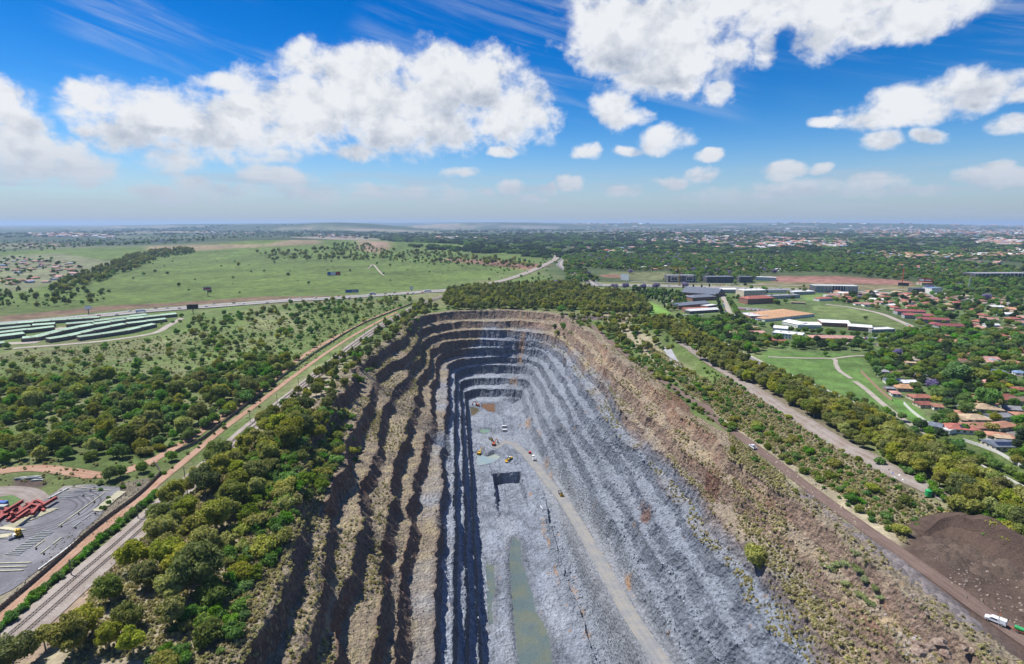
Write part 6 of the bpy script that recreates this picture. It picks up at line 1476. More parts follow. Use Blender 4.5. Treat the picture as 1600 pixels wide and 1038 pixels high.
sheet('yard_surface', [(60, 785), (100, 760), (140, 758), (190, 762), (185, 775), (160, 800), (130, 830), (95, 866), (60, 890), (20, 922), (-40, 950), (-60, 860), (0, 815), (30, 800)], mat('yard_asphalt', rough=.92, fn=yard_fn), .22, 6)
sheet('yard_approach', [(-40, 770), (0, 765), (30, 766), (62, 776), (60, 786), (36, 800), (0, 818), (-60, 840)], M_GREYD, .18, 6)
sheet('grass_island', [(-30, 778), (0, 776), (20, 774), (34, 782), (22, 796), (0, 806), (-30, 818)], mat('island_grass', rough=.95, fn=lambda N, b: N.put(b.inputs['Base Color'], N.vm('SCALE', N.comb(.085, .14, .045), N.lin(N.noise(geo_pos(N), .5, 6, .7), .3, .7, .6, 1.5)))), .3, 5)
M_PRE = mat('precast_yellow', (.50, .47, .33)); M_PREG = mat('precast_grey', (.36, .38, .36)); M_RST = mat('red_steel', (.30, .06, .05), .7); M_DK = mat('dark_metal', (.03, .03, .033), .6)
M_YEL = mat('machine_yellow', (.58, .37, .03), .5); M_ORA = mat('machine_orange', (.45, .12, .05), .5); M_WHT = mat('vehicle_white', (.72, .73, .74), .35); M_TYRE = mat('tyre', (.02, .02, .02), .9); M_REDP = mat('red_paint', (.42, .035, .03), .5); M_BLUP = mat('blue_paint', (.04, .12, .38), .5); M_GRNP = mat('green_paint', (.03, .32, .10), .5); M_SIL = mat('silver_paint', (.42, .43, .45), .35)
def beam(p, L, ang, m, name, label, cat, group, w=.6, h=.5, z=0.0, key=None):
    me = cached(('beam', key or m.name, round(w, 1), round(h, 1)), lambda: MB().box(-.5, .5, -w / 2, w / 2, 0, h * .35).box(-.5, .5, -w * .18, w * .18, h * .35, h * .7).box(-.5, .5, -w * .4, w * .4, h * .7, h).mesh(name, m))
    o = obj(name, me, None, (p[0], p[1], float(gz(p[0], p[1])) + .25 + z)); o.rotation_euler.z = ang; o.scale = (L, 1, 1); tag(o, label, cat, group); return o
rr = random.Random(4); D0 = G(95, 866) - G(160, 800); ya = math.atan2(D0.y, D0.x)
cx0 = G(34, 803)
for i in range(26):      # red steel beams dumped in a heap
    a = ya + rr.uniform(-.25, .25) + (.9 if i % 4 == 0 else 0); p = cx0 + Vector((rr.gauss(0, 9), rr.gauss(0, 5.5), 0))
    beam(p, rr.uniform(7, 12), a, M_RST, 'steel_girder', 'dark red steel beam in the heap on the storage yard', 'beam', 'dark red steel beams heaped on the yard', 1.5, 1.4, rr.choice([0, 0, 1.4, 1.4, 2.8]) if abs(p.x - cx0.x) < 9 else 0)
for i in range(3): beam(G(3, 806 + i * 3), 8, ya, M_RST, 'steel_girder', f'dark red steel beam lying apart at the left edge of the yard, {["upper", "middle", "lower"][i]} one', 'beam', None, 1.5, 1.4)
def lay(pa, pb, n, L, ang, m, name, label, cat, group, w=.5, h=.4):
    A, B = G(*pa), G(*pb)
    for i in range(n): beam(A.lerp(B, i / max(1, n - 1)), L * rr.uniform(.85, 1.1), ang + rr.uniform(-.05, .05), m, name, label, cat, group, w, h)
pg = ('precast_unit', 'beam')
lay((12, 826), (80, 797), 26, 7, ya + 1.5, M_PRE, pg[0], 'pale yellow precast beam in the row under the red steel heap', pg[1], 'pale yellow beams in the row under the red steel')
lay((2, 826), (30, 830), 16, 6, ya + 1.5, M_PRE, pg[0], 'pale yellow precast beam in the short row left of the yellow forklift', pg[1], 'pale yellow beams in the short row near the forklift')
lay((0, 842), (12, 836), 8, 6, ya + 1.5, M_PRE, pg[0], 'pale yellow precast beam at the left frame edge above the forklift', pg[1], 'pale yellow beams at the left frame edge')
for k in range(3): lay((0, 882 + 6 * k), (38 - 6 * k, 881 + 6 * k), 16, 5.5, ya + 1.4, M_PRE, pg[0], f'pale yellow precast beam in the {["upper", "middle", "lower"][k]} row of the bottom block', pg[1], f'pale yellow beams in the {["upper", "middle", "lower"][k]} row of the bottom block')
lay((20, 868), (75, 832), 15, 6, ya + 1.3, M_PREG, pg[0], 'grey precast beam in the ladder like row beside the forklift', pg[1], 'grey beams in the ladder like row')
for k, (pa, pb) in enumerate((((90, 825), (165, 770)), ((112, 827), (185, 775)), ((62, 868), (98, 840)), ((90, 770), (160, 768)), ((110, 762), (175, 768)), ((75, 780), (150, 775)), ((50, 860), (75, 842)))):
    A, B = G(*pa), G(*pb); an = math.atan2((B - A).y, (B - A).x); n = int((B - A).length / 6)
    for i in range(n): beam(A.lerp(B, (i + .5) / n), 5.6, an, M_PREG if k % 2 else M_PRE, 'precast_unit', f'thin precast beam laid end to end in {["the long left", "the long right", "a short lower", "the far upper", "the farthest", "the third far", "the short middle"][k]} line of the yard', 'beam', f'precast beams in {["the long left", "the long right", "a short lower", "the far upper", "the farthest", "the third far", "the short middle"][k]} line', .45, .35)
    for i in range(0, n, 2): q = A.lerp(B, i / n); beam(q + Vector((1.5, .5, 0)), 1.1, an + .6, M_DK, 'spacer_block', 'small dark spacer block beside the laid out beams', 'block', 'small dark spacer blocks in the yard', .7, .7)
lay((152, 800), (190, 770), 26, 5, ya + 1.2, M_PRE, pg[0], 'cast off precast beam lying along the rubble edge of the yard', pg[1], 'cast off beams along the rubble edge', .7, .5)
KB = line([(60, 892), (100, 862), (125, 842), (152, 822)], 8); v, f = strip_mesh(KB, .5, .45, .25); o = obj('concrete_kerb', mesh_np('concrete_kerb', v, f, [M_TRIM])); tag(o, 'long pale concrete kerb between the yard and the rubble strip', 'kerb')
for i in range(10): q = G(32 + rr.uniform(-3, 30), 749 + rr.uniform(-3, 3)); beam(q, 6, rr.uniform(-.3, .3), M_PREG, 'concrete_plank', 'grey concrete plank on the pile behind the yard', 'plank', 'grey concrete planks piled behind the yard', .8, .5, rr.choice([0, .5]))
beam(G(92, 772), 12, math.atan2((G(108, 760) - G(78, 776)).y, (G(108, 760) - G(78, 776)).x), M_PREG, 'concrete_plank', 'long pale slab lying alone at the top of the yard', 'slab', None, 1.5, .5)
for px, py, m, l in ((2, 791, M_BLUP, 'blue sheet metal container at the left frame edge'), (2, 797, M_PREG, 'grey container under the blue one at the left frame edge')):
    t = MB().box(-3, 3, -1.2, 1.2, 0, 2.2).box(-3.05, 3.05, -1.25, 1.25, 2.2, 2.35).build('container', m); t.location = G(px, py, .2); tag(t, l, 'container')

# ------------------------------------------------------------------ vehicles and machines
def wheel_mesh(r, w):
    return cached(('wh', r, w), lambda: (lambda q: (q.tube((0, -w / 2, 0), (0, w / 2, 0), r, r, 14, 0), q.tube((0, -w / 2 - .02, 0), (0, w / 2 + .02, 0), r * .5, r * .5, 10, 1), q.mesh('wheel', M_TYRE, M_SIL))[-1])(MB()))
def body_profile(pts, w, m, name='body'):
    q = MB(); q.prism(pts, -w / 2, w / 2); return q.mesh(name, m)
def car(kind_, m, label=None, cat='car', group=None, loc=(0, 0, 0), rz=0, s=1.0):
    t = empty({'car': 'parked_car', 'pickup': 'pickup_truck', 'minibus': 'minibus'}[kind_], loc, rz, s); tag(t, label, cat, group)
    if kind_ == 'car': P_ = [(-2.1, .35), (2.1, .35), (2.15, .75), (1.3, .92), (.7, 1.42), (-1.1, 1.45), (-1.9, .98), (-2.15, .9)]; G_ = [(1.15, .95), (.66, 1.36), (-1.05, 1.38), (-1.7, 1.0)]
    elif kind_ == 'pickup': P_ = [(-2.6, .5), (2.6, .5), (2.65, 1.0), (1.6, 1.15), (1.0, 1.75), (-.5, 1.78), (-.7, 1.2), (-2.6, 1.2)]; G_ = [(1.45, 1.18), (.95, 1.68), (-.4, 1.7), (-.55, 1.22)]
    else: P_ = [(-2.4, .4), (2.4, .4), (2.45, 1.1), (1.9, 1.9), (-2.4, 1.95)]; G_ = [(2.1, 1.2), (1.75, 1.75), (-2.2, 1.8), (-2.2, 1.2)]
    w = 1.72 if kind_ == 'car' else 1.85
    obj('body', cached(('b', kind_, m.name), lambda: body_profile(P_, w, m)), t)
    obj('windows', cached(('g', kind_), lambda: body_profile(G_, w + .03, M_GLASS, 'windows')), t)
    if kind_ == 'pickup': obj('load_bed', cached('bed', lambda: MB().box(-2.5, -.8, -.78, .78, 1.1, 1.22).mesh('load_bed', M_DK)), t)
    for sx in (-1, 1):
        for sy in (-1, 1): obj('wheel', wheel_mesh(.36, .24), t, (sx * (1.35 if kind_ != 'pickup' else 1.7), sy * w / 2, .36))
        obj('headlight' if sx > 0 else 'tail_light', cached(('hl', sx), lambda: MB().box(-.04, .04, -.7, -.45, 0, .14).box(-.04, .04, .45, .7, 0, .14).mesh('lamp', M_TRIM if sx > 0 else M_REDP)), t, (sx * (P_[1][0] + .03), 0, .68 if kind_ == 'car' else .85))
    return t
def truck(label, cat, group, loc, rz, cabm, boxm, L=9.0, H=3.6, dump=False):
    t = empty('dump_truck' if dump else 'lorry', loc, rz); tag(t, label, cat, group)
    MB().box(L / 2 - 2.1, L / 2, -1.2, 1.2, .8, 2.9).box(L / 2 - .2, L / 2 + .15, -1.1, 1.1, .6, 1.4).build('cab', cabm, t)
    MB().box(L / 2 - .6, L / 2 + .03, -1.05, 1.05, 1.8, 2.6).box(L / 2 - 1.7, L / 2 - .8, -1.23, 1.23, 1.8, 2.6).build('windscreen', M_GLASS, t)
    MB().box(-L / 2, L / 2 - 2.0, -.5, .5, .6, .95).build('chassis', M_DK, t)
    if dump:
        q = MB(); a, b = -L / 2, L / 2 - 2.4; q.prism([(a - .3, 1.9), (a, 1.0), (b, 1.0), (b, H - .4), (b + 1.8, H), (b + 1.8, H + .15), (b - .2, H - .2), (b - .25, 1.3), (a + .3, 1.3), (a - .2, 2.2)], -1.4, 1.4)
        q.box(a, b, -1.45, -1.3, 1.0, H - .9); q.box(a, b, 1.3, 1.45, 1.0, H - .9); q.build('dump_body', boxm, t)
        r = MB(); r.add([(a, -1.3, 1.5), (b, -1.3, 1.9), (b, 1.3, 1.9), (a, 1.3, 1.5), ((a + b) / 2 + .5, 0, H - .3)], [(0, 1, 4), (1, 2, 4), (2, 3, 4), (3, 0, 4)]); r.build('load', mat('load_rock', (.24, .26, .30)), t)
    else: MB().box(-L / 2, L / 2 - 2.3, -1.25, 1.25, 1.0, H).build('cargo_box', boxm, t)
    for x in (-L / 2 + 1.0, -L / 2 + 2.3, L / 2 - 1.2):
        for sy in (-1, 1): obj('wheel', wheel_mesh(.62, .5), t, (x, sy * 1.15, .62))
    return t
def face_px(a, b, z=None):
    A, B = (G(*a), G(*b)) if z is None else (Vector((*P0(*a, z), z)), Vector((*P0(*b, z), z)))
    return math.atan2((B - A).y, (B - A).x)
def floor_z(x, y):
    d = (FX - x) ** 2 + (FY - y) ** 2; return float(FZ.ravel()[int(np.argmin(d))])
def PF(px, py, z=-110.0, up=0.0):
    x, y = P0(px, py, z)
    return Vector((x, y, max(z if z > -109 else -200, floor_z(x, y) if z <= -109 else z) + up))
def excavator(loc, rz, m, label, s=1.0, reach=1.0, boom_m=None):
    t = empty('excavator', loc, rz, s); tag(t, label, 'excavator')
    for sy in (-1, 1):
        q = MB(); q.prism([(-2.1, .15), (-1.7, 0), (1.7, 0), (2.1, .3), (2.1, .8), (1.7, 1.0), (-1.7, 1.0), (-2.1, .8)], sy * 1.3 - .35, sy * 1.3 + .35); q.build('track', M_DK, t)
    q = MB(); q.box(-2.5, 1.0, -1.4, 1.4, 1.2, 2.5); q.box(-2.7, -1.6, -1.35, 1.35, 1.3, 2.9); q.build('body', m, t)
    c = MB(); c.box(.2, 1.9, .3, 1.4, 1.2, 3.2); cab_ = c.build('cab', m, t); MB().box(.35, 1.94, .26, 1.44, 2.0, 3.05).build('window', M_GLASS, cab_)
    b = MB(); b.bar((1.0, -.3, 1.9), (3.6 * reach, -.3, 5.2), .55, .8); b.bar((3.6 * reach, -.3, 5.2), (6.6 * reach, -.3, 4.6), .5, .65); b.build('boom', boom_m or m, t)
    b = MB(); b.bar((6.5 * reach, -.3, 4.9), (7.6 * reach, -.3, 1.6), .4, .5); b.build('arm', boom_m or m, t)
    b = MB(); b.prism([(7.6 * reach, 1.8), (8.3 * reach, 1.2), (8.0 * reach, .3), (7.0 * reach, .2), (6.8 * reach, .9)], -.95, .35); b.build('bucket', M_DK, t)
    return t
def loader(loc, rz, label):
    t = empty('wheel_loader', loc, rz, 1.25); tag(t, label, 'loader')
    MB().box(-3.2, -.4, -1.0, 1.0, 1.0, 2.3).box(-.4, 1.6, -.8, .8, .9, 1.6).build('body', M_YEL, t); c = MB().box(-1.0, .4, -.8, .8, 1.8, 3.3).build('cab', M_WHT, t); MB().box(-.9, .45, -.84, .84, 2.2, 3.1).build('window', M_GLASS, c)
    MB().bar((1.2, -.7, 1.4), (3.3, -.7, .9), .3).bar((1.2, .7, 1.4), (3.3, .7, .9), .3).build('lift_arms', M_YEL, t)
    MB().prism([(3.2, .1), (4.5, .1), (4.4, .3), (3.5, .5), (3.5, 1.5), (3.2, 1.5)], -1.5, 1.5).build('bucket', M_YEL, t)
    for x in (-2.1, 1.3):
        for sy in (-1, 1): obj('wheel', wheel_mesh(.9, .7), t, (x, sy * 1.15, .9))
    return t
ramp_a = math.atan2(RS[60][1] - RS[80][1], RS[60][0] - RS[80][0])
def on_ramp(px, py, z): x, y = P0(px, py, z); d = np.hypot(RS[:, 0] - x, RS[:, 1] - y); return Vector((x, y, float(RS[int(np.argmin(d)), 2]) + .15))
excavator(PF(749, 709), face_px((749, 709), (757, 703), -110), M_YEL, 'yellow excavator digging beside the milky pond', 1.2)
excavator(PF(772, 696), face_px((772, 696), (782, 689), -110), M_ORA, 'orange excavator on the rubble heap beside the ramp', 1.1)
excavator(PF(746, 635), 2.6, M_ORA, 'small orange excavator beside the olive pond at the end of the pit', 1.1)
loader(PF(796, 723), 3.9, 'yellow wheel loader with white cab above the square cut')
truck('black dump truck with yellow cab behind the yellow excavator', 'truck', None, PF(767, 688), -1.2, M_YEL, M_DK, 8.5, 3.4, True)
truck('white and yellow dump truck at the foot of the haul ramp', 'truck', None, on_ramp(834, 717, -108.3), ramp_a, M_YEL, M_WHT, 9.5, 3.4, True)
truck('dump truck with orange cab climbing the middle of the haul ramp', 'truck', None, on_ramp(876, 774, -105), ramp_a + math.pi, M_YEL, M_DK, 8.5, 3.4, True)
t = MB().box(-1.6, 1.6, -1, 1, 0, 1.8).box(-1.0, 1.0, -1.1, 1.1, 1.8, 2.2).build('generator', M_REDP); t.location = on_ramp(828, 708, -109); tag(t, 'small red generator beside the ramp above the white truck', 'generator')
car('minibus', M_WHT, 'upper white van parked on the pit floor', 'van', None, PF(788, 668), .1, 1.25); car('minibus', M_WHT, 'lower white van parked on the pit floor', 'van', None, PF(789, 674), .05, 1.25)
t = MB().tube((-3, 0, 0), (3, 0, 0), .3, .3, 8).build('pipe_length', M_WHT); t.location = PF(846, 800, -110, .6); t.rotation_euler.z = 1.9; tag(t, 'white length of pipe lying on the rubble right of the square cut', 'pipe')
# the pickups on the rim road
rd = face_px((1200, 714), (1150, 678)); car('pickup', M_WHT, 'white pickup parked on the rim road above the green bushes', 'pickup', None, G(1176, 701, .35), rd, 1.15)
rd2 = face_px((1600, 990), (1540, 965)); p1 = G(1555, 974, .4)
pk = car('pickup', M_WHT, 'white double cab pickup towing a green tank on the dark haul road', 'pickup', None, p1, rd2, 1.15)
MB().box(-2.55, -.75, -.9, .9, 1.2, 1.95).build('canopy', M_WHT, pk)
bk = Vector((math.cos(rd2), math.sin(rd2), 0)); t = empty('water_trailer', p1 - bk * 6.2, rd2, 1.1); tag(t, 'green water tank trailer behind the white pickup', 'trailer')
MB().tube((-1.3, 0, 1.3), (1.0, 0, 1.3), .62, .62, 14).build('tank', M_GRNP, t); MB().bar((-1.9, 0, .6), (2.9, 0, .55), .25, .15).bar((-1.5, -.6, .6), (1.2, -.6, .6), .12).bar((-1.5, .6, .6), (1.2, .6, .6), .12).build('chassis', M_ORA, t)
MB().box(-2.3, -1.6, -.5, .5, .6, 1.2).build('pump_box', mat('pump_pink', (.5, .22, .18)), t)
for sy in (-1, 1): obj('wheel', wheel_mesh(.36, .24), t, (0, sy * .8, .36))
t = empty('lighting_mast', p1 + Vector((bk.y, -bk.x, 0)) * -1.9 - bk * 1.2, 0); tag(t, 'thin mast with an orange lamp beside the white pickup', 'mast'); MB().bar((0, 0, 0), (0, 0, 4.4), .09).build('pole', M_SIL, t); MB().box(-.18, .18, -.18, .18, 4.4, 4.9).build('lamp_head', M_ORA, t)
t = empty('water_tank', G(1450, 776, .3), 0); tag(t, 'round green water tank standing at the end of the upper dirt road', 'tank'); MB().tube((0, 0, 0), (0, 0, 3.0), 1.5, 1.5, 18).build('tank', M_GRNP, t); MB().tube((0, 0, 3.0), (0, 0, 3.5), 1.5, .5, 18).tube((0, 0, 3.5), (0, 0, 3.7), .4, .4, 10).build('lid', M_GRNP, t)
for i, (px, py) in enumerate(((1292, 690), (1405, 745), (1394, 742), (1388, 737), (1410, 752), (1398, 748))): # dumped rubbish
    q = MB(); q.add([(0, 0, 0), (1.6, .3, .1), (2.0, 1.4, 0), (.5, 1.8, .1), (.9, .8, .7)], [(0, 1, 4), (1, 2, 4), (2, 3, 4), (3, 0, 4)]); o = q.build('rubbish_heap', [M_GRNP, M_TRIM, M_BLUP, M_DK, M_TRIM, M_PREG][i]); o.location = G(px, py, .3)
    tag(o, ['green plastic sheet dumped on the upper dirt road', 'white rubbish in the dumped strip, nearest the tank', 'blue rubbish in the middle of the dumped strip', 'black rubbish at the far end of the dumped strip', 'white rubbish heap just before the green tank', 'grey rubbish in the dumped strip beside the blue one'][i], 'rubbish')
# forklift in the yard
t = empty('yard_forklift', G(30, 839, .3), ya + .6, 1.5); tag(t, 'yellow forklift truck parked in the storage yard', 'forklift'); MB().box(-1.6, 1.0, -.75, .75, .5, 1.2).box(-1.7, -.7, -.75, .75, 1.2, 1.7).build('body', M_YEL, t); MB().box(-.9, .5, -.7, .7, 2.2, 2.3).bar((.4, .6, 1.2), (.3, .6, 2.2), .09).bar((.4, -.6, 1.2), (.3, -.6, 2.2), .09).build('canopy', M_YEL, t); MB().box(1.0, 1.15, -.5, -.35, .1, 3.0).box(1.0, 1.15, .35, .5, .1, 3.0).box(1.0, 2.2, -.5, -.35, .1, .2).box(1.0, 2.2, .35, .5, .1, .2).build('mast', M_DK, t)
for x in (-1.1, .7):
    for sy in (-1, 1): obj('wheel', wheel_mesh(.42, .3), t, (x, sy * .72, .42))
car('pickup', M_WHT, 'white pickup behind the yellow forklift in the yard', 'pickup', None, G(24, 841, .3), ya + 2.4, 1.0)
# traffic on the highway: one car each
cm = [M_WHT, M_SIL, M_BLUP, M_REDP, M_DK, M_WHT, M_WHT]; cn_ = ['white', 'silver', 'blue', 'red', 'black', 'white', 'white']
seg = np.linalg.norm(np.diff(HW[:, :2], axis=0), axis=1); hc = np.concatenate([[0], np.cumsum(seg)]); first = {}
def hw_at(s_, off):
    L = offset_line(HW, off); p = [float(np.interp(s_, hc, L[:, k])) for k in range(2)]; q = [float(np.interp(s_ + 3, hc, L[:, k])) for k in range(2)]
    return Vector((p[0], p[1], float(gz(*p)) + 1.25)), math.atan2(q[1] - p[1], q[0] - p[0])
rr = random.Random(12)
def s_at(px): xs = np.array([project(np.array([p[0]]), np.array([p[1]]), np.array([p[2]]))[0][0] for p in HW]); return float(np.interp(px, xs, hc))
for i, px in enumerate([30, 58, 90, 120, 152, 178, 205, 245, 262, 280, 322, 335, 366, 380, 415, 455, 472, 494, 505, 532, 543, 575, 582, 590, 605, 621, 632, 640, 655, 672, 940, 955, 975, 990, 1012, 1018, 1030, 1045, 1062, 1078, 1100, 1125, 1150, 1170, 1195, 1220, 1262]):
    k = rr.randrange(7); lane = rr.choice([-15.5, -9.5, 9.5, 15.5]); p, a = hw_at(s_at(px), lane); a += math.pi * (lane < 0)
    wh = 'left of the dark billboard' if px < 300 else 'between the dark billboard and the railway bridge' if px < 692 else 'right of the grove'
    lab = f'{cn_[k]} car driving on the highway {wh}'
    if cm[k].name not in first: t = car('car', cm[k], lab, 'car', 'cars driving on the highway', p, a, 1.25); t.name = 'driving_car'; first[cm[k].name] = t
    else: dup(first[cm[k].name], p, a, 1.25, lab, 'car', 'cars driving on the highway')
for px, lane, cabm, bm_, L, lab in ((218, 10, M_WHT, M_WHT, 14, 'white lorry on the highway near the storage blocks'), (665, 10, M_WHT, M_WHT, 16, 'long white lorry on the highway before the grove'), (585, -10, M_WHT, M_SIL, 12, 'silver lorry on the far lanes near the blue hoarding'), (1026, 10, M_WHT, M_WHT, 11, 'white lorry on the highway in front of the crane')):
    p, a = hw_at(s_at(px), lane); truck(lab, 'lorry', None, p, a, cabm, bm_, L, 4.2)
# parked cars
def parked(pts, n, where, s=1.0):
    L = line(pts, 6); seg = np.linalg.norm(np.diff(L[:, :2], axis=0), axis=1); cum = np.concatenate([[0], np.cumsum(seg)])
    for i in range(n):
        if n > 4 and rr.random() < .15: continue
        s_ = cum[-1] * (i + .5) / n; p = [float(np.interp(s_, cum, L[:, k])) for k in range(2)]; q = [float(np.interp(s_ + 1, cum, L[:, k])) for k in range(2)]; a = math.atan2(q[1] - p[1], q[0] - p[0]) + (math.pi / 2 if n > 8 else 0); k = rr.choice([0, 1, 4, 0, 2, 3, 1])
        z = float(gz(*p)) + .75; lab = f'{cn_[k]} car {where}'
        if cm[k].name not in first: first[cm[k].name] = car('car', cm[k], lab, 'car', f'{cn_[k]} cars {where}', (*p, z), a, s)
        else: dup(first[cm[k].name], (*p, z), a, s, lab, 'car', f'{cn_[k]} cars {where}').name = 'parked_car'
parked([(1345, 530), (1395, 531)], 22, 'parked in the row under the trees below the school'); parked([(1150, 484), (1195, 487)], 14, 'in the school car park'); parked([(1155, 498), (1190, 502)], 10, 'behind the white roofed buildings')
parked([(1068, 494), (1100, 494)], 8, 'in front of the curved brick school'); parked([(1129, 470), (1134, 490)], 8, 'along the school lane'); parked([(1104, 446), (1180, 447)], 16, 'in front of the dark glass offices')
parked([(1415, 507), (1428, 516)], 3, 'at the kerb beside the town houses'); parked([(1398, 556), (1406, 558)], 2, 'parked on the verge of the curved street'); parked([(1494, 620), (1502, 626)], 2, 'parked on the second street by the hedge'); parked([(1270, 458), (1345, 460)], 12, 'in front of the finned glass office')
parked([(1465, 574), (1472, 576)], 1, 'at the street bend below the umbrella trees'); parked([(1512, 645), (1516, 649)], 1, 'at the end of the second street')

# ------------------------------------------------------------------ billboards, cranes, masts
def board(px, py, W_, H_b, z0, m, label, legs=1, back=None, rz=None, cat='billboard', sides=1, stripes=None):
    p = G(px, py, -.2); t = empty('billboard', p, math.atan2(p.y, p.x) - math.pi / 2 if rz is None else rz); tag(t, label, cat)
    for k in range(sides):
        a = k * 2 * math.pi / 3; q = MB(); off = W_ * .29 if sides == 3 else 0
        q.box(-W_ / 2, W_ / 2, -off - .2, -off + .2, z0, z0 + H_b); o = q.build('panel', m if k != 1 else (back or m), t); o.rotation_euler.z = a
        MB().box(-W_ / 2 - .3, W_ / 2 + .3, -off - .05, -off + .35, z0 - .35, z0).box(-W_ / 2 - .3, W_ / 2 + .3, -off - .05, -off + .35, z0 + H_b, z0 + H_b + .35).build('frame', M_DK, t).rotation_euler.z = a
        if stripes:
            for x0, x1, y0, y1, mm_ in stripes:
                MB().box(W_ * (x0 - .5), W_ * (x1 - .5), -off - .26, -off - .21, z0 + H_b * y0, z0 + H_b * y1).build('print', mm_, t).rotation_euler.z = a
    for i in range(legs):
        x = 0 if legs == 1 else -W_ * .4 + W_ * .8 * i / (legs - 1); MB().tube((x, .15, 0), (x, .15, z0 + .5), .55 if legs == 1 else .22, None, 10).build('pole', M_DK, t)
    return t
board(325, 463, 14, 6, 12, M_SIL, 'three sided billboard on a tall dark pole in the pasture, red panel to the front', 1, M_REDP, None, 'billboard', 3, ((.08, .92, .3, .8, M_REDP),))
board(302, 491, 16, 6, 9, M_DK, 'dark billboard seen from behind beside the end of the storage blocks', 1, M_DK, .6, 'billboard', 2)
board(139, 492, 9, 5, 9, M_WHT, 'white figure like billboard on a thin pole beside the highway', 1, None, 1.0)
board(522, 431, 34, 9, 1.5, M_BLUP, 'long hoarding in the pasture, blue, white and red from left to right', 5, None, None, 'billboard', 1, ((.25, .62, 0.02, .98, M_WHT), (.62, .99, .02, .98, M_REDP)))
board(550, 458, 26, 5, 1.5, M_BLUP, 'long blue hoarding standing at the highway edge', 5, None, None, 'billboard', 1, ((.5, .85, .2, .7, M_SIL),))
board(643, 455, 7, 5, 4, M_WHT, 'small white sign at the highway near the long white lorry', 1)
board(976, 440, 22, 15, 3, M_WHT, 'large blank white billboard on the corner by the wooded suburb', 2, None, -.75)
board(1445, 446, 26, 8, 8, M_REDP, 'red hoarding with white print above the terracotta building', 2, None, None, 'billboard', 1, ((.05, .4, .2, .8, M_WHT), (.5, .9, .35, .65, M_WHT)))
board(1411, 450, 20, 6, 5, M_DK, 'black billboard at the edge of the building site', 3)
def crane(px, py, H, jib, rz, m, label, k=1.0, cj=12):
    p = G(px, py); t = empty('tower_crane', p, rz); tag(t, label, 'crane'); w = 1.1 * k
    q = MB()
    for sx in (-w, w):
        for sy in (-w, w): q.bar((sx, sy, 0), (sx, sy, H), .4 * k)
    n = int(H / 4)
    for i in range(n):
        z0, z1 = H * i / n, H * (i + 1) / n
        for (a, b) in (((-w, -w), (w, -w)), ((w, -w), (w, w)), ((w, w), (-w, w)), ((-w, w), (-w, -w))): q.bar((*a, z0), (*b, z1), .25 * k)
    q.build('mast', m, t)
    if jib:
        q = MB()
        for (y, z) in ((-w * .7, H), (w * .7, H), (0, H + 2.2 * k)): q.bar((-cj, y, z), (jib, y, z), .38 * k)
        for i in range(int((jib + cj) / 3)): x = -cj + i * 3; q.bar((x, -w * .7, H), (x + 1.5, 0, H + 2.2 * k), .22 * k); q.bar((x + 1.5, 0, H + 2.2 * k), (x + 3, w * .7, H), .22 * k)
        q.build('jib', m, t); MB().box(-cj, -cj + 4, -1.6, 1.6, H - 3, H).build('counterweight', M_TRIM, t); MB().box(-1, 1.4, w, w + 2, H - 2.4, H).build('cab', M_TRIM, t)
    return t
crane(1061, 444, 36, 52, math.pi - .2, M_YEL, 'yellow tower crane beside the office under construction', 1.3, 16)
crane(1409, 446, 40, 0, 0, M_ORA, 'orange crane mast standing on the red building site', .8)
q = MB(); t = empty('lattice_pylon', G(1513, 456), .4); tag(t, 'thin lattice pylon in front of the dark tree belt at the right', 'pylon')
for i in range(4): a = i * math.pi / 2; q.bar((3 * math.cos(a), 3 * math.sin(a), 0), (.5 * math.cos(a), .5 * math.sin(a), 30), .35)
q.bar((-6, 0, 24), (6, 0, 24), .3).bar((-4.5, 0, 28), (4.5, 0, 28), .3).build('mast', M_SIL, t)
# street lights along the highway and the right dirt road
pm = MB(); pm.tube((0, 0, 0), (0, 0, 11), .14, .09, 6).bar((0, 0, 11), (2, 0, 11.3), .12); lm = pm.mesh('pole', M_SIL); l0 = None
for px in (232, 300, 430, 495, 560, 610, 1000, 1060, 1120, 1180, 1240):
    p, a = hw_at(s_at(px), 0)
    if l0 is None: l0 = empty('street_lamp', p, a + 1.57, 1.4); tag(l0, 'tall lamp post on the highway median', 'lamp post', 'lamp posts on the highway median'); obj('pole', lm, l0); MB().box(1.9, 2.9, -.15, .15, 11.25, 11.4).build('lamp_head', M_TRIM, l0)
    else: dup(l0, p, a + 1.57, 1.4)
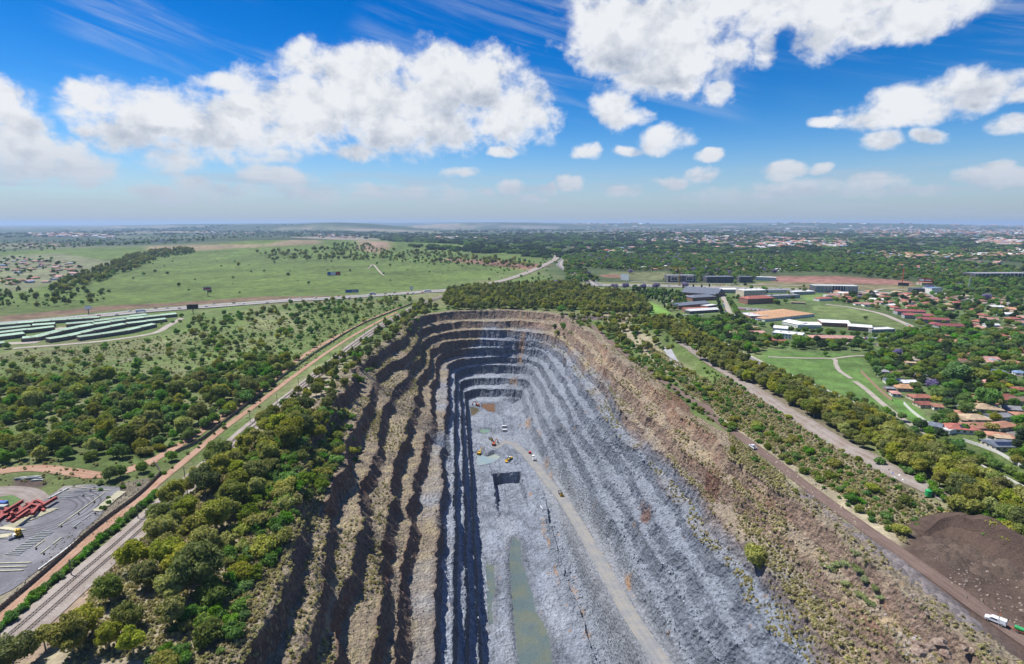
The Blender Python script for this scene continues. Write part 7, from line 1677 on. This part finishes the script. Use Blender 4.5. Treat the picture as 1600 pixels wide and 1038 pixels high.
# shopfront, shade nets, boulders on the right crest
t = MB().box(-9, 9, -4, 4, 2.6, 2.8).bar((-9, -4, 0), (-9, -4, 2.6), .2).bar((9, -4, 0), (9, -4, 2.6), .2).bar((-9, 4, 0), (-9, 4, 2.6), .2).bar((9, 4, 0), (9, 4, 2.6), .2).build('shade_roof', M_DK); t.location = G(1440, 569); tag(t, 'flat dark shade roof beside the curved street', 'carport')
for i, (px, py, s_) in enumerate(((1467, 1006, 2.6), (1450, 1012, 1.9), (1432, 1005, 1.5), (1436, 1018, 2.2), (1478, 1022, 1.7), (1506, 1012, 1.2), (1520, 1016, 1.1))):
    bm = bmesh.new(); bmesh.ops.create_icosphere(bm, subdivisions=2, radius=s_)
    for v_ in bm.verts: n_ = v_.co.normalized(); k = 1 + .35 * float(fbm(np.array([n_.x * 1.7 + i * 5]), np.array([n_.y * 1.7]), np.array([n_.z * 1.7]), oct=3, seed=i)[0]) * 2; v_.co = Vector((round(n_.x * 2.2) * .12 + n_.x * .8, n_.y, n_.z * .75)) * s_ * k
    me = bpy.data.meshes.new('boulder'); bm.to_mesh(me); bm.free(); me.materials.append(mat('boulder_rock', rough=.95, fn=lambda N, b: (N.put(b.inputs['Base Color'], N.mix(N.ss(N.noise(geo_pos(N), .9, 6, .65), .4, .6), (.19, .125, .095), (.30, .24, .19))), bump(N, b, N.noise(geo_pos(N), 1.5, 7, .7), .4, 1))))
    o = obj('boulder', me, None, GP(px, py)); tag(o, ['largest brown boulder of the cluster at the bottom right crest', 'brown boulder just left of the largest one', 'smaller brown boulder at the left end of the cluster', 'brown boulder in front of the left end of the cluster', 'brown boulder right of the largest one', 'small pale boulder beside the grey gravel, nearer the cluster', 'smallest boulder beside the grey gravel, farthest right'][i], 'boulder', 'large brown boulders along the right crest')
# spoil heaps: rounded tipped loads along the rim road and the grey stone heap
def heap_field(name, pts, n, rmin, rmax, colr, seed, hmul=.35):
    rg = np.random.default_rng(seed); P_ = sample(pts, n, rg, rmin * .8); u_, v_ = xy2uv(P_[:, 0], P_[:, 1]); P_ = P_[(u_ > 177) & (near_line(P_[:, 0], P_[:, 1], LR)[0] > 5.5)]; V_ = []; F_ = []; off = 0; T = []
    for p in P_:
        r_ = rg.uniform(rmin, rmax); k = 14; rings = 6
        rad = np.linspace(0, 1, rings)[:, None]; th = np.linspace(0, 2 * np.pi, k, endpoint=False)[None]; x = p[0] + rad * r_ * np.cos(th); y = p[1] + rad * r_ * np.sin(th) * 1.2
        h = (1 - rad) ** 1.1 * r_ * hmul * 1.1 + .25 * fbm(x / 1.2, y / 1.2, oct=2, seed=seed) * (1 - rad); z = gz(x, y) + h - .15
        V_.append(np.stack([x, y, z + 0 * th], -1).reshape(-1, 3)); ix = np.arange(k * rings).reshape(rings, k) + off; j = np.roll(ix, -1, 1); F_.append(np.stack([ix[:-1], j[:-1], j[1:], ix[1:]], -1).reshape(-1, 4)); off += k * rings
        T.append(np.tile(np.array(colr) * rg.uniform(.8, 1.3), (k * rings, 1)))
    o = obj(name, mesh_np(name, np.concatenate(V_), np.concatenate(F_), [M_STONE], cols=np.concatenate(T), smooth=True)); tag(o, kind='stuff')
heap_field('tipped_gravel_heaps', [(1238, 772), (1262, 775), (1300, 808), (1350, 840), (1400, 874), (1450, 912), (1500, 955), (1540, 1000), (1500, 1000), (1460, 968), (1420, 935), (1395, 912), (1300, 850), (1250, 800)], 300, 2.2, 4.2, (.175, .155, .155), 3)
heap_field('dark_spoil_heaps', [(1450, 830), (1500, 830), (1560, 850), (1590, 900), (1520, 900), (1460, 870)], 70, 1.6, 4.0, (.095, .068, .053), 4, .4)

CUT = spline([tuple(G(a, b)) for a, b in ((1452, 842), (1475, 832), (1500, 836), (1530, 842), (1560, 858), (1590, 872), (1615, 890))], 10)
rg = np.arange(len(CUT)); nrow = 7; T_ = np.gradient(CUT[:, :2], axis=0); T_ /= np.linalg.norm(T_, axis=1)[:, None]; N_ = np.stack([-T_[:, 1], T_[:, 0]], 1); V_ = []; env = np.sin(np.pi * rg / (len(CUT) - 1)) ** .5
for k, (o_, h_) in enumerate(((-7, 0), (-3.5, .25), (0, .45), (1.5, .75), (2.4, 1.0), (6, .95), (14, -.05))):
    w_ = 1.4 * fbm(CUT[:, 0] / 5 + k * .3, CUT[:, 1] / 5, oct=3, seed=21); p = CUT[:, :2] + N_ * (o_ + w_)[:, None]
    V_.append(np.concatenate([p, (gz(p[:, 0], p[:, 1]) - .3 + 6.5 * h_ * env * (1 + .3 * w_))[:, None]], 1))
V_ = np.stack(V_, 1); ix = np.arange(V_.shape[0] * nrow).reshape(-1, nrow); F_ = np.stack([ix[:-1, :-1], ix[1:, :-1], ix[1:, 1:], ix[:-1, 1:]], -1).reshape(-1, 4)
cc_ = np.tile(np.array([.088, .058, .045]), (V_.shape[0] * nrow, 1)) * (1 + .5 * fbm(V_[..., 0].ravel() / 2, V_[..., 1].ravel() / 2, V_[..., 2].ravel(), oct=3, seed=5))[:, None]
o = obj('spoil_bank', mesh_np('spoil_bank', V_.reshape(-1, 3), F_, [M_STONE], cols=cc_)); tag(o, kind='structure')
# ------------------------------------------------------------------ haze over the whole country
hm = bpy.data.materials.new('haze'); hm.use_nodes = True; HN = NT(hm.node_tree); HN.n.clear()
ho = HN.new('ShaderNodeOutputMaterial'); pv = HN.new('ShaderNodeVolumePrincipled')
pv.inputs['Color'].default_value = (.52, .72, 1.0, 1); pv.inputs['Density'].default_value = 4.6e-5; pv.inputs['Anisotropy'].default_value = 0.1
HN.l.new(pv.outputs[0], ho.inputs['Volume'])
hb = MB(); hb.box(-50000, 50000, -50000, 50000, -160, 240)
hz = hb.build('haze', hm); tag(hz, kind='stuff')
